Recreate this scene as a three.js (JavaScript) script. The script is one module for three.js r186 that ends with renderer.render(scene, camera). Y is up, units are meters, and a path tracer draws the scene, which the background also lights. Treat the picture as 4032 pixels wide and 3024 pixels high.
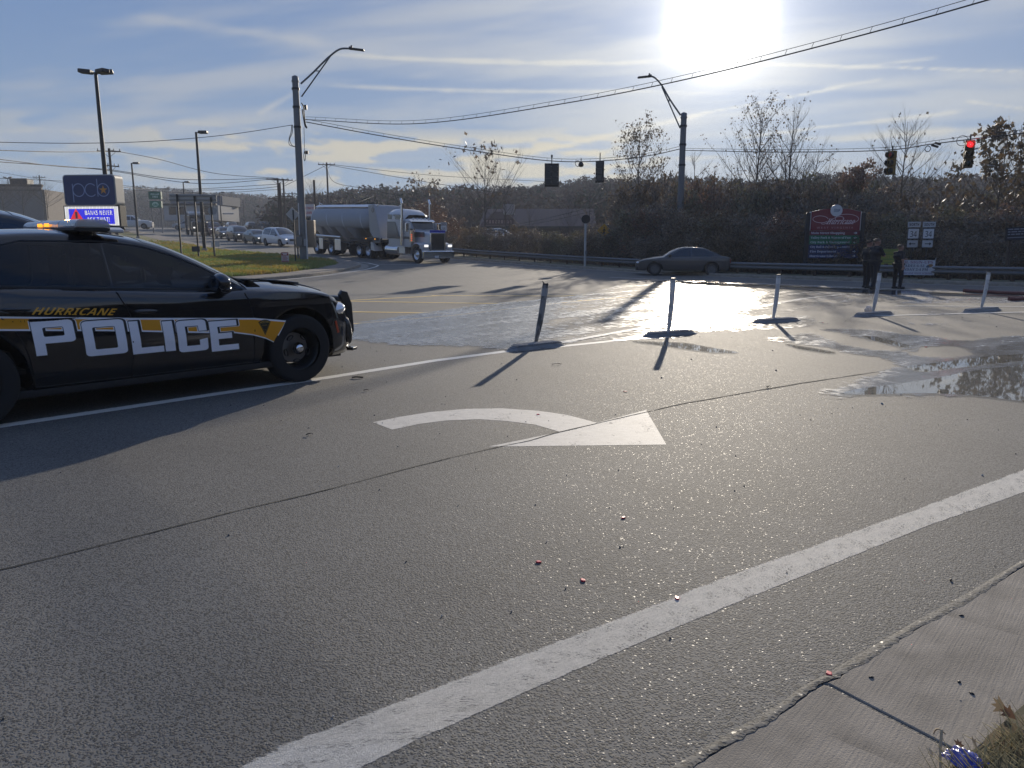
import * as THREE from 'three';
import { mergeGeometries, mergeVertices } from 'three/addons/utils/BufferGeometryUtils.js';
import { RoundedBoxGeometry } from 'three/addons/geometries/RoundedBoxGeometry.js';
import { MarchingCubes } from 'three/addons/objects/MarchingCubes.js';

// ---------------------------------------------------------------- camera, sky, sun, exposure
const EYE = 1.48, PITCH = Math.atan(542 / 2967), FPX = 2967;
const scene = new THREE.Scene();
const camera = new THREE.PerspectiveCamera((2 * Math.atan(1512 / FPX) * 180) / Math.PI, 4 / 3, 0.05, 4000);
camera.position.set(0, EYE, 0);
camera.rotation.set(-PITCH, 0, 0);
const renderer = new THREE.WebGLRenderer({ antialias: true });
renderer.toneMapping = THREE.LinearToneMapping;
renderer.toneMappingExposure = 1.06;
renderer.shadowMap.enabled = true;

const SUN_AZ = 14.5 * Math.PI / 180, SUN_EL = 15.0 * Math.PI / 180;
const SUN = new THREE.Vector3(Math.sin(SUN_AZ) * Math.cos(SUN_EL), Math.sin(SUN_EL), -Math.cos(SUN_AZ) * Math.cos(SUN_EL));
const sunLight = new THREE.DirectionalLight(new THREE.Color(1, 0.885, 0.72), 5.0);
sunLight.name = 'sun';
sunLight.position.copy(SUN).multiplyScalar(200);
sunLight.castShadow = true;
sunLight.shadow.mapSize.set(4096, 4096);
Object.assign(sunLight.shadow.camera, { left: -90, right: 60, top: 60, bottom: -60, near: 1, far: 500 });
scene.add(sunLight, sunLight.target);

// seeded random numbers and smooth noise
function rng(seed) { let a = seed * 2654435761 | 0; return () => { a = (a + 0x6d2b79f5) | 0; let t = Math.imul(a ^ (a >>> 15), 1 | a); t = (t + Math.imul(t ^ (t >>> 7), 61 | t)) ^ t; return ((t ^ (t >>> 14)) >>> 0) / 4294967296; }; }
const PERM = new Float32Array(65536); { const r = rng(77); for (let i = 0; i < 65536; i++) PERM[i] = r(); }
const hash2 = (x, y) => PERM[((x * 73) ^ (y * 19349 + 7919)) & 65535];
function vnoise(x, y) {
  const xi = Math.floor(x), yi = Math.floor(y); let u = x - xi, v = y - yi; u = u * u * (3 - 2 * u); v = v * v * (3 - 2 * v);
  const a = hash2(xi, yi), b = hash2(xi + 1, yi), c = hash2(xi, yi + 1), d = hash2(xi + 1, yi + 1);
  return a + (b - a) * u + (c - a) * v + (a - b - c + d) * u * v;
}
function fbm(x, y, n = 4) { let s = 0, a = 0.5, t = 0; for (let i = 0; i < n; i++) { s += a * vnoise(x, y); t += a; a *= 0.5; x = x * 2.03 + 17.1; y = y * 2.01 + 9.7; } return s / t; }
const sst = (a, b, x) => { const t = Math.min(1, Math.max(0, (x - a) / (b - a))); return t * t * (3 - 2 * t); };
const mix = (a, b, t) => a + (b - a) * t;
const table = (rows, x, k = 1) => { if (x <= rows[0][0]) return rows[0][k]; for (let i = 1; i < rows.length; i++) if (x <= rows[i][0]) { const t = (x - rows[i - 1][0]) / (rows[i][0] - rows[i - 1][0]); return mix(rows[i - 1][k], rows[i][k], t); } return rows[rows.length - 1][k]; };
const smoothTable = (rows, x, k = 1) => {  // Catmull-Rom through the rows
  const n = rows.length; if (x <= rows[0][0]) return rows[0][k]; if (x >= rows[n - 1][0]) return rows[n - 1][k];
  let i = 1; while (x > rows[i][0]) i++;
  const [x0, x1] = [rows[i - 1][0], rows[i][0]], y0 = rows[i - 1][k], y1 = rows[i][k], h = x1 - x0, t = (x - x0) / h;
  const m0 = i > 1 ? (y1 - rows[i - 2][k]) / (x1 - rows[i - 2][0]) : (y1 - y0) / h, m1 = i < n - 1 ? (rows[i + 1][k] - y0) / (rows[i + 1][0] - x0) : (y1 - y0) / h;
  return (2 * t ** 3 - 3 * t * t + 1) * y0 + (t ** 3 - 2 * t * t + t) * h * m0 + (-2 * t ** 3 + 3 * t * t) * y1 + (t ** 3 - t * t) * h * m1;
};

// ---- the sky: air, thin cirrus, a band of low cumulus and old contrails (azimuth from the camera axis, elevation; degrees)
{
  const W = 3072, H = 1536, data = new Float32Array(W * H * 4), D = Math.PI / 180;
  // contrails: az0, el0, az1, el1, half width, strength
  const trails = [[-13.1, 13.0, 12.3, 12.5, 0.22, 0.55], [-5.7, 13.0, 11.4, 12.7, 0.1, 0.35], [-12.9, 11.0, 8.8, 10.8, 0.22, 0.5], [7.0, 10.9, 20.4, 10.0, 0.12, 0.4], [0.1, 6.5, 14.1, 9.2, 0.25, 0.6], [12.4, 9.0, 22.3, 10.3, 0.12, 0.85], [21.5, 10.3, 25.0, 10.6, 0.2, 0.4], [16.0, 7.4, 22.5, 8.0, 0.12, 0.7], [21.7, 7.9, 29.6, 8.3, 0.2, 0.55], [16.5, 12.2, 25.3, 11.3, 0.18, 0.75], [25.3, 11.3, 32.7, 10.3, 0.12, 0.6], [22.2, 11.4, 28.1, 11.6, 0.15, 0.35], [29.8, 8.9, 33.3, 8.1, 0.12, 0.6], [-17.9, 8.9, -15.1, 10.5, 0.3, 0.35], [-25.5, 14.3, -12.8, 13.7, 0.6, 0.2], [21.0, 6.9, 29.9, 7.3, 0.25, 0.25]];
  for (let row = 0; row < H; row++) {
    const el = ((row + 0.5) / H - 0.5) * 180, up = Math.sin(el * D), ce = Math.cos(el * D);
    for (let col = 0; col < W; col++) {
      const round = ((col + 0.5) / W - 0.5) * 360, o = (row * W + col) * 4;
      data[o + 3] = 1;
      if (el < -1) { data[o] = 0.16; data[o + 1] = 0.155; data[o + 2] = 0.15; continue; }
      const az = ((round + 90 + 540) % 360) - 180;  // 0 straight ahead, right positive
      const x = Math.cos(round * D) * ce, z = Math.sin(round * D) * ce;
      const ang = Math.acos(Math.min(1, x * SUN.x + up * SUN.y + z * SUN.z)) / D;
      const e = Math.max(el, 0);
      const k = 1 - Math.exp(-e / 13);
      let r = mix(0.31, 0.050, k), g = mix(0.44, 0.145, k), b = mix(0.57, 0.40, k);
      const far = sst(60, 170, ang); r *= 1 - 0.25 * far; g *= 1 - 0.2 * far; b *= 1 - 0.12 * far;
      const glow = 0.17 * Math.exp(-ang / 24);
      r += glow * 1.0; g += glow * 0.86; b += glow * 0.6;
      // cirrus veil
      let cir = 0, low = 0;
      if (el > 0.3) {
        const q = 1 / (up + 0.09), px = x * q, pz = z * q;
        const wx = px * 0.8 + 0.5 * fbm(px * 0.7, pz * 0.7, 2), wz = pz * 0.8;
        const s1 = fbm(wx * 1.2 + wz * 0.5 + 3, wz * 4.2 - wx * 1.5, 5), s2 = fbm(wx * 0.6 + 11, wz * 1.1 + 4, 3) * 0.75 + 0.25 * fbm(wx * 4 + 2, wz * 13 + 8, 3);
        cir = sst(0.41, 0.70, s1 * 0.66 + s2 * 0.38) * sst(0.3, 9, el) * 1.15;
        const band = sst(3.0, 5.0, el) * (1 - sst(7.0, 9.0, el));
        if (band > 0 && Math.abs(az) < 180) {
          const n = fbm(az * 0.36 + 40, el * 2.1 + 3, 5), m = fbm(az * 0.05 + 2, el * 0.25, 2);
          low = band * sst(0.50, 0.62, n * 0.72 + m * 0.33) * (0.35 + 0.65 * sst(-30, -18, az) * (1 - sst(6, 15, az)));
        }
        for (const [a0, e0, a1, e1, w, s] of trails) {
          const dx = a1 - a0, dy = e1 - e0, L2 = dx * dx + dy * dy, t = ((az - a0) * dx + (el - e0) * dy) / L2;
          if (t < -0.05 || t > 1.05) continue;
          const d = Math.abs((az - a0) * dy - (el - e0) * dx) / Math.sqrt(L2), wn = 0.45 * w * (0.6 + 0.9 * vnoise(az * 0.9 + a0, e0 * 7 + el * 0.3));
          if (d > wn * 3) continue;
          cir = Math.max(cir, 0) + 3.6 * s * (1 - Math.exp(-ang * ang / 40)) * Math.exp(-(d * d) / (wn * wn)) * (0.6 + 0.6 * fbm(az * 1.3, el * 3 + e1, 3)) * sst(-0.05, 0.12, t) * (1 - sst(0.88, 1.05, t));
        }
      }
      const near = Math.exp(-ang / 24), cr = 0.40 + 0.42 * near, cg = 0.415 + 0.40 * near, cb = 0.45 + 0.30 * near;
      const c = Math.min(0.92, cir * 0.46);
      r = mix(r, cr, c); g = mix(g, cg, c); b = mix(b, cb, c);
      const l = low * 0.85;
      r = mix(r, 0.56 + 0.25 * near, l); g = mix(g, 0.52 + 0.22 * near, l); b = mix(b, 0.43 + 0.12 * near, l);
      const core = 34 * Math.exp(-((ang / 1.6) ** 2)) + 1.9 * Math.exp(-ang / 2.0) + 0.52 * Math.exp(-ang / 7);
      data[o] = r + core; data[o + 1] = g + core * 0.955; data[o + 2] = b + core * 0.87;
    }
  }
  const sky = new THREE.DataTexture(data, W, H, THREE.RGBAFormat, THREE.FloatType);
  sky.mapping = THREE.EquirectangularReflectionMapping; sky.magFilter = THREE.LinearFilter; sky.needsUpdate = true;
  scene.background = sky; scene.environment = sky;
}

// ---------------------------------------------------------------- ground shape and the view ray helpers
const elev = (X, Z) => { const u = -0.515 * X - 0.857 * Z; return u < 25 ? 0 : u < 41 ? 0.018 * (u - 25) ** 2 / 16 : 0.288 + 0.036 * (Math.min(u, 190) - 41) + 0.012 * Math.max(0, u - 190); };
const CP = Math.cos(PITCH), SP = Math.sin(PITCH);
const ray = (px, py) => { const a = (px - 2016) / FPX, b = (1512 - py) / FPX; return new THREE.Vector3(a, b * CP - SP, -(CP + b * SP)); };
const at = (px, py, d) => { const r = ray(px, py), t = d / -r.z; return new THREE.Vector3(r.x * t, EYE + r.y * t, r.z * t); };   // a point d metres ahead
const G = (px, py) => {  // the point of the road surface along that sight line
  const r = ray(px, py); let lo = 1, hi = 400;
  const f = (t) => EYE + r.y * t - elev(r.x * t, r.z * t);
  for (let t = 1; t < 400; t *= 1.03) if (f(t) < 0) { hi = t; break; } else lo = t;
  for (let i = 0; i < 40; i++) { const m = (lo + hi) / 2; if (f(m) > 0) lo = m; else hi = m; }
  return new THREE.Vector3(r.x * hi, elev(r.x * hi, r.z * hi), r.z * hi);
};

// ---------------------------------------------------------------- building helpers
const used = new Map();
function numbered(name) { const n = used.get(name) ?? 0; used.set(name, n + 1); return n ? name + '_' + String(n).padStart(3, '0') : name; }
function tag(o, label, category, group, kind) { if (label) o.userData.label = label; if (category) o.userData.category = category; if (group) o.userData.group = group; if (kind) o.userData.kind = kind; return o; }
function thing(name, label, category, pos = [0, 0, 0], turn = 0, group) {
  const o = new THREE.Group(); o.name = numbered(name); scene.add(o);
  if (pos.isVector3) o.position.copy(pos); else o.position.set(...pos);
  o.rotation.y = turn; return tag(o, label, category, group);
}
function clean(g) {
  g = g.index ? g.toNonIndexed() : g;
  for (const k of Object.keys(g.attributes)) if (!['position', 'normal', 'uv', 'color'].includes(k)) g.deleteAttribute(k);
  if (!g.attributes.normal) g.computeVertexNormals();
  if (!g.attributes.uv) g.setAttribute('uv', new THREE.BufferAttribute(new Float32Array(g.attributes.position.count * 2), 2));
  return g;
}
function merge(list) { list = list.map(clean); const c = list.some((g) => g.attributes.color); if (!c) return list.length > 1 ? mergeGeometries(list) : list[0]; for (const g of list) if (!g.attributes.color) g.setAttribute('color', new THREE.BufferAttribute(new Float32Array(g.attributes.position.count * 3).fill(1), 3)); return mergeGeometries(list); }
function mesh(name, geos, mat, parent = scene, label) {
  const m = new THREE.Mesh(Array.isArray(geos) ? merge(geos) : geos, mat);
  m.name = parent === scene ? numbered(name) : name; m.castShadow = m.receiveShadow = true; parent.add(m);
  if (label) m.userData.label = label;
  return m;
}
function struct(name, geos, mat) { const m = mesh(name, geos, mat); m.userData.kind = 'structure'; return m; }
const MX = new THREE.Matrix4(), EU = new THREE.Euler();
function put(g, x = 0, y = 0, z = 0, rx = 0, ry = 0, rz = 0) { MX.makeRotationFromEuler(EU.set(rx, ry, rz)); MX.setPosition(x, y, z); return g.applyMatrix4(MX); }
const box = (w, h, d, x, y, z, rx, ry, rz) => put(new THREE.BoxGeometry(w, h, d), x, y, z, rx, ry, rz);
const rbox = (w, h, d, r, x, y, z, rx, ry, rz) => put(new RoundedBoxGeometry(w, h, d, 2, Math.min(r, w / 2.01, h / 2.01, d / 2.01)), x, y, z, rx, ry, rz);
const cyl = (r0, r1, h, x, y, z, rx, ry, rz, seg = 14) => put(new THREE.CylinderGeometry(r1, r0, h, seg), x, y, z, rx, ry, rz);  // r0 at the foot
const V = (x, y, z) => new THREE.Vector3(x, y, z);
function bar(p, q, r0, r1 = r0, seg = 8) {
  const d = q.clone().sub(p), g = new THREE.CylinderGeometry(r1, r0, d.length(), seg);
  MX.makeRotationFromQuaternion(new THREE.Quaternion().setFromUnitVectors(V(0, 1, 0), d.clone().normalize())); MX.setPosition(p.clone().add(q).multiplyScalar(0.5));
  return g.applyMatrix4(MX);
}
function tube(pts, r, n = 24, seg = 6, closed = false) { return new THREE.TubeGeometry(new THREE.CatmullRomCurve3(pts, closed), n, r, seg, closed); }
const lathe = (pts, seg = 28) => new THREE.LatheGeometry(pts.map(([r, y]) => new THREE.Vector2(r, y)), seg);
function prism(pts, depth, bevel = 0) {  // outline in x, y extruded along z, centred
  const g = new THREE.ExtrudeGeometry(new THREE.Shape(pts.map(([x, y]) => new THREE.Vector2(x, y))), { depth: depth - 2 * bevel, bevelEnabled: bevel > 0, bevelThickness: bevel, bevelSize: bevel, bevelOffset: -bevel, bevelSegments: 2, curveSegments: 6 });
  return g.translate(0, 0, -depth / 2 + bevel);
}
// textures
const tex = (w, h, f, srgb = false, n = 4) => {
  const d = new Uint8Array(w * h * 4);
  for (let j = 0, o = 0; j < h; j++) for (let i = 0; i < w; i++, o += 4) { const c = f(i, j); d[o] = c[0] * 255; d[o + 1] = c[1] * 255; d[o + 2] = c[2] * 255; d[o + 3] = c.length > 3 ? c[3] * 255 : 255; }
  const t = new THREE.DataTexture(d, w, h); t.magFilter = t.minFilter = THREE.LinearFilter; t.wrapS = t.wrapT = THREE.RepeatWrapping; if (srgb) t.colorSpace = THREE.SRGBColorSpace; t.needsUpdate = true; return t;
};
const canvasTex = (w, h, draw) => { const c = document.createElement('canvas'); c.width = w; c.height = h; const g = c.getContext('2d'); draw(g, w, h); const t = new THREE.CanvasTexture(c); t.colorSpace = THREE.SRGBColorSpace; t.wrapS = t.wrapT = THREE.ClampToEdgeWrapping; return t; };
const lin = (r, g, b) => new THREE.Color().setRGB(r, g, b);
const mat = (r, g, b, rough = 0.7, extra = {}) => new (extra.clearcoat || extra.transmission || extra.sheen || extra.specularIntensity !== undefined ? THREE.MeshPhysicalMaterial : THREE.MeshStandardMaterial)({ color: lin(r, g, b), roughness: rough, side: THREE.DoubleSide, ...extra });
// fine mottling that breaks up flat colours
const grime = tex(256, 256, (i, j) => { const v = 0.80 + 0.2 * (0.6 * PERM[(i * 256 + j) & 65535] + 0.4 * PERM[((i >> 2) * 64 + (j >> 2) * 977) & 65535]); return [v, v, v]; });
const M = {
  galv: mat(0.16, 0.165, 0.17, 0.6, { metalness: 0.4 }), steelPole: mat(0.17, 0.185, 0.195, 0.6, { metalness: 0.3, map: grime }), darkMetal: mat(0.025, 0.027, 0.03, 0.5, { metalness: 0.3 }), black: mat(0.012, 0.012, 0.013, 0.6),
  chrome: mat(0.78, 0.78, 0.78, 0.12, { metalness: 1 }), alu: mat(0.66, 0.67, 0.69, 0.30, { metalness: 1 }), wood: mat(0.075, 0.055, 0.042, 0.9, { map: grime }), rubber: mat(0.014, 0.014, 0.015, 0.85), glass: mat(0.012, 0.014, 0.017, 0.04, { clearcoat: 1, clearcoatRoughness: 0.02 }),
  white: mat(0.70, 0.70, 0.69, 0.5, { map: grime }), cable: mat(0.012, 0.012, 0.013, 0.6), bark: mat(0.085, 0.07, 0.058, 0.95), concrete: mat(0.30, 0.28, 0.25, 0.9), signBack: mat(0.34, 0.35, 0.36, 0.5, { metalness: 0.6 }),
};
// ---------------------------------------------------------------- surface materials
const asphaltMaps = (() => {
  const N = 1024, h = new Float32Array(N * N), tone = new Float32Array(N * N), r = rng(5);
  // aggregate: many small stones as bumps
  for (let k = 0; k < 62000; k++) {
    const cx = r() * N, cy = r() * N, rad = 1.2 + r() * r() * 2.6, ht = 0.45 + 0.55 * r(), tn = r();
    const R = Math.ceil(rad), ex = 0.75 + 0.5 * r();
    for (let j = -R; j <= R; j++) for (let i = -R; i <= R; i++) {
      const d = (i * i * ex + j * j / ex) / (rad * rad); if (d > 1) continue;
      const o = ((Math.floor(cy) + j + N) % N) * N + ((Math.floor(cx) + i + N) % N), v = ht * Math.sqrt(1 - d);
      if (v > h[o]) { h[o] = v; tone[o] = tn; }
    }
  }
  const col = tex(N, N, (i, j) => { const o = j * N + i, t = tone[o], v = 0.15 + 0.82 * h[o] + 0.75 * (t - 0.5) + (t > 0.965 ? 0.7 : 0); return [Math.min(1, v * (0.90 + 0.04 * Math.sin(t * 40))) * 0.8, Math.min(1, v * 0.89) * 0.8, Math.min(1, v * (0.87 + 0.05 * Math.cos(t * 31))) * 0.8]; });
  const bump = tex(N, N, (i, j) => { const v = h[j * N + i]; return [v, v, v]; });
  const rough = tex(N, N, (i, j) => { const t = tone[j * N + i], v = t > 0.96 ? 0.6 : 0.92; return [v, v, v]; });
  return { col, bump, rough };
})();
const asphalt = mat(0.205, 0.196, 0.178, 1, { map: asphaltMaps.col, bumpMap: asphaltMaps.bump, bumpScale: 0.0014, roughnessMap: asphaltMaps.rough, vertexColors: true });
asphalt.roughness = 0.88;
const concreteTex = tex(512, 512, (i, j) => { const a = fbm(i / 60, j / 60, 3), l = fbm(i / 3 + 9, j / 90, 3), n = PERM[(i * 512 + j) & 65535]; const v = 0.72 + 0.5 * (a - 0.5) + 0.16 * (l - 0.5) + 0.12 * (n - 0.5); return [v, v * 0.965, v * 0.91]; });
const concreteBump = tex(512, 512, (i, j) => { const v = 0.5 * fbm(i / 2.2 + 9, j / 80, 2) + 0.5 * PERM[(i * 131 + j * 17) & 65535]; return [v, v, v]; });
const paving = mat(0.36, 0.325, 0.275, 0.9, { map: concreteTex, bumpMap: concreteBump, bumpScale: 0.002 });
const grassGround = mat(0.16, 0.145, 0.045, 1, { map: tex(512, 512, (i, j) => { const a = fbm(i / 40, j / 40, 4), n = PERM[(i * 512 + j) & 65535], k = sst(0.4, 0.7, a); return [0.75 + 0.25 * k * n, 0.80 - 0.1 * k + 0.15 * n, 0.75 - 0.2 * k]; }) });
// ---------------------------------------------------------------- ground sheets
function gridGeo(xs, rowsOf, yOf, uvScale, colorOf) {  // columns xs; rowsOf(x) gives the z of each row
  const pos = [], uv = [], col = [], idx = [], n = rowsOf(xs[0]).length;
  for (const x of xs) for (const z of rowsOf(x)) { pos.push(x, yOf(x, z), z); uv.push(x / uvScale, z / uvScale); if (colorOf) col.push(...colorOf(x, z)); }
  for (let i = 0; i + 1 < xs.length; i++) for (let j = 0; j + 1 < n; j++) { const a = i * n + j, b = a + n; idx.push(a, b, a + 1, b, b + 1, a + 1); }
  const g = new THREE.BufferGeometry(); g.setAttribute('position', new THREE.Float32BufferAttribute(pos, 3)); g.setAttribute('uv', new THREE.Float32BufferAttribute(uv, 2));
  if (colorOf) g.setAttribute('color', new THREE.Float32BufferAttribute(col, 3));
  g.setIndex(idx); g.computeVertexNormals();
  const nn = g.attributes.normal; if (nn.getY(0) < 0) { for (let i = 0; i < idx.length; i += 3) { const t = idx[i]; idx[i] = idx[i + 1]; idx[i + 1] = t; } g.setIndex(idx); g.computeVertexNormals(); }
  return g;
}
// far edge of the roadway (kerb under the guardrail, then the right edge of the road that climbs away)
const farEdge = [[-230, 420], [-130, 262], [-84, 186], [-41, 117], [-20, 82], [-4.2, 55], [4.7, 45], [12, 35.6], [16.6, 30.4], [19.2, 28], [26, 22], [40, 9], [70, -14]];
const zFar = (x) => -table(farEdge, x);
{
  const xs = []; for (let x = -200; x < -50; x += 5) xs.push(x); for (let x = -50; x < -20; x += 1.5) xs.push(x); for (let x = -20; x <= 26; x += 0.6) xs.push(x); for (let x = 28; x <= 70; x += 3) xs.push(x);
  const N = 130, edgePx = [[2720, 3024], [3250, 2700], [3320, 2640], [4032, 2230]].map(([a, b]) => G(a, b));
  const rows = (x) => { const f = zFar(x), a = 12, out = []; for (let j = 0; j <= N; j++) { const t = j / N; out.push(mix(a + Math.max(0, x - 40) * 0.9, f, t * 0.75 + t * t * 0.25)); } return out; };
  const tone = (x, z) => {
    let v = 0.88 + 0.28 * (fbm(x * 0.35 + 50, z * 0.35 + 50, 4) - 0.5) + 0.16 * (fbm(x * 2.1, z * 2.1, 2) - 0.5);
    const lane = x * 0.70 + z * 0.72; v += 0.055 * Math.sin(lane * 3.5 + 0.8 * fbm(x * 0.2, z * 0.2, 2)) - 0.10 * sst(0.58, 0.72, fbm(x * 0.9 + 7, z * 0.9, 3));   // worn wheel paths, dark stains
    if (z > -4.5 && x > 0.3 * (z + 6)) v *= 0.95;
    return [v, v * 0.995, v * 0.985];
  };
  struct('road', gridGeo(xs, rows, elev, 1.75, tone), asphalt);
}
// open ground round everything, out to the horizon
const railDist = (x, z) => x > -4 ? (zFar(x) - z) * 0.7 : (x + 4.2) * 0.857 + (-z - 55) * 0.515;
const groundY = (x, z) => {
  const beyond = railDist(x, z), e = elev(x, z);
  const drop = beyond > 0 ? 4.2 * sst(1.0, 16, beyond) : 0.25;
  const far = Math.hypot(x, z);
  return (beyond > 0 ? mix(e, Math.min(e, 1.2), sst(5, 60, beyond)) : e) - 0.06 - drop * (1 - 0.0 * far);
};
{
  const xs = [], zs = []; for (let x = -440; x < -120; x += 40) xs.push(x); for (let x = -120; x < 80; x += 2.5) xs.push(x); for (let x = 80; x <= 440; x += 40) xs.push(x);
  for (let z = 150; z > 20; z -= 26) zs.push(z); for (let z = 20; z > -130; z -= 2.0) zs.push(z); for (let z = -130; z >= -570; z -= 40) zs.push(z);
  struct('ground', gridGeo(xs, () => zs, groundY, 9, (x, z) => { const n = fbm(x * 0.2, z * 0.2, 4); return [0.9 + 0.5 * n, 0.75 + 0.35 * n, 0.7]; }), mat(0.062, 0.055, 0.035, 1, { vertexColors: true, map: grassGround.map }));
}
// ---------------------------------------------------------------- ribbons and sheets that follow the road
function resample(pts, step) { const out = [pts[0].clone()]; for (let i = 1; i < pts.length; i++) { const n = Math.max(1, Math.ceil(pts[i].distanceTo(pts[i - 1]) / step)); for (let k = 1; k <= n; k++) out.push(pts[i - 1].clone().lerp(pts[i], k / n)); } return out; }
function stripBetween(A, B, lift, across = 1, base = elev) {  // two lists of equal length
  const pos = [], uv = [], idx = []; let s = 0;
  A.forEach((a, i) => { if (i) s += a.distanceTo(A[i - 1]); for (let k = 0; k <= across; k++) { const p = a.clone().lerp(B[i], k / across); pos.push(p.x, base(p.x, p.z) + lift, p.z); uv.push(s, k / across); } });
  const n = across + 1;
  for (let i = 0; i + 1 < A.length; i++) for (let k = 0; k < across; k++) { const a = i * n + k; idx.push(a, a + 1, a + n, a + 1, a + n + 1, a + n); }
  const g = new THREE.BufferGeometry(); g.setAttribute('position', new THREE.Float32BufferAttribute(pos, 3)); g.setAttribute('uv', new THREE.Float32BufferAttribute(uv, 2)); g.setIndex(idx); g.computeVertexNormals();
  if (g.attributes.normal.getY(0) < 0) { for (let i = 0; i < idx.length; i += 3) [idx[i], idx[i + 1]] = [idx[i + 1], idx[i]]; g.setIndex(idx); g.computeVertexNormals(); }
  return g;
}
function offsets(pts, side) { return pts.map((p, i) => { const a = pts[Math.max(0, i - 1)], b = pts[Math.min(pts.length - 1, i + 1)], d = V(b.x - a.x, 0, b.z - a.z).normalize(); return V(p.x + d.z * side, 0, p.z - d.x * side); }); }
function ribbon(pts, width, lift, step = 0.5) { const c = resample(pts, step); return stripBetween(offsets(c, width / 2), offsets(c, -width / 2), lift); }
const paintAlpha = tex(1024, 128, (i, j) => { const v = j / 128, n = fbm(i / 7, j / 4, 4), big = fbm(i / 60 + 3, j / 30, 3), fade = sst(0.0, 0.13, v) * (1 - sst(0.95, 1.0, v)); const a = sst(0.30, 0.62, fade * 0.72 + 0.75 * (n - 0.5) + 0.5 * (big - 0.45) - 0.22 * (PERM[(i * 128 + j) & 65535] > 0.8 ? 1 : 0)) * 0.97; return [a, a, a]; });
const lineAlpha = tex(1024, 64, (i, j) => { const v = Math.abs(j / 63 - 0.5) * 2, n = fbm(i / 9, j / 6, 4), big = fbm(i / 90 + 30, j / 40, 3); const a = sst(0.34, 0.50, (1 - sst(0.8, 1, v)) * 0.70 + 0.5 * (n - 0.42) + 0.8 * (big - 0.5)); return [a, a, a]; });
const wearTone = tex(512, 512, (i, j) => { const v = 0.74 + 0.26 * fbm(i / 20, j / 20, 4) - 0.22 * (PERM[(i * 512 + j) & 65535] > 0.9 ? 1 : 0); return [v, v * 0.985, v * 0.95]; });
const stripeWhite = mat(0.74, 0.71, 0.645, 0.75, { map: wearTone, alphaMap: paintAlpha, transparent: true, bumpMap: asphaltMaps.bump, bumpScale: 0.002 });
const lineWhite = mat(0.78, 0.76, 0.70, 0.7, { map: wearTone, alphaMap: lineAlpha, transparent: true }), lineYellow = mat(0.85, 0.58, 0.17, 0.7, { map: wearTone, alphaMap: lineAlpha, transparent: true });
// the wide edge line in front
{
  const top = [[500, 3190], [911, 3024], [1058, 2939], [1383, 2825], [1800, 2663], [2400, 2442], [2843, 2269], [3285, 2114], [3580, 2011], [3876, 1900], [4150, 1800], [4700, 1630]];
  const bot = [[1050, 3230], [1432, 3024], [1627, 2927], [1900, 2805], [2130, 2703], [2560, 2517], [2960, 2352], [3370, 2187], [3660, 2070], [3960, 1967], [4230, 1866], [4800, 1685]];
  const A = resample(top.map(([x, y]) => G(x, y)), 9), B = bot.map(([x, y]) => G(x, y));
  const a2 = [], b2 = [], T = top.map(([x, y]) => G(x, y));
  for (let i = 0; i + 1 < T.length; i++) for (let k = 0; k < 6; k++) { a2.push(T[i].clone().lerp(T[i + 1], k / 6)); b2.push(B[i].clone().lerp(B[i + 1], k / 6)); }
  const g = stripBetween(a2, b2, 0.0012, 4);
  struct('edge_line', g, stripeWhite);
}
const marks = (name, list, width, m, lift = 0.004) => struct(name, list.map((l) => ribbon(l.map(([x, y]) => G(x, y)), width, lift)), m);
marks('lane_line', [[[-700, 1780], [0, 1678], [475, 1608], [814, 1557], [1288, 1487], [1705, 1421], [1996, 1383], [2237, 1361], [2439, 1340], [2630, 1327]]], 0.17, lineWhite, 0.0016);
marks('lane_line', [[[2200, 1352], [2600, 1279], [2898, 1226], [3157, 1177], [3330, 1158]], [[3440, 1245], [3785, 1236], [4200, 1226]], [[3526, 1206], [4032, 1208], [4300, 1209]], [[2400, 1092], [2960, 1116], [3435, 1135], [4032, 1160]]], 0.16, lineWhite, 0.008);
marks('lane_line', [[[1100, 1103], [1240, 1091], [1350, 1077], [1440, 1062], [1478, 1052], [1490, 1046], [1450, 1036], [1250, 1019], [1000, 998]], [[1440, 1040], [1700, 1044], [1950, 1049]], [[1500, 1032], [1800, 1038], [2060, 1050]]], 0.14, lineWhite, 0.012);
marks('centre_line', [[[900, 1198], [1382, 1183], [1743, 1164]], [[1700, 1164], [2224, 1166], [2330, 1160]], [[900, 1186], [1382, 1187], [2000, 1196]], [[900, 1221], [1385, 1228], [1768, 1234]], [[900, 1298], [1385, 1276], [1780, 1243], [2250, 1188], [2566, 1162], [2700, 1150]]], 0.2, lineYellow, 0.004);
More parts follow.
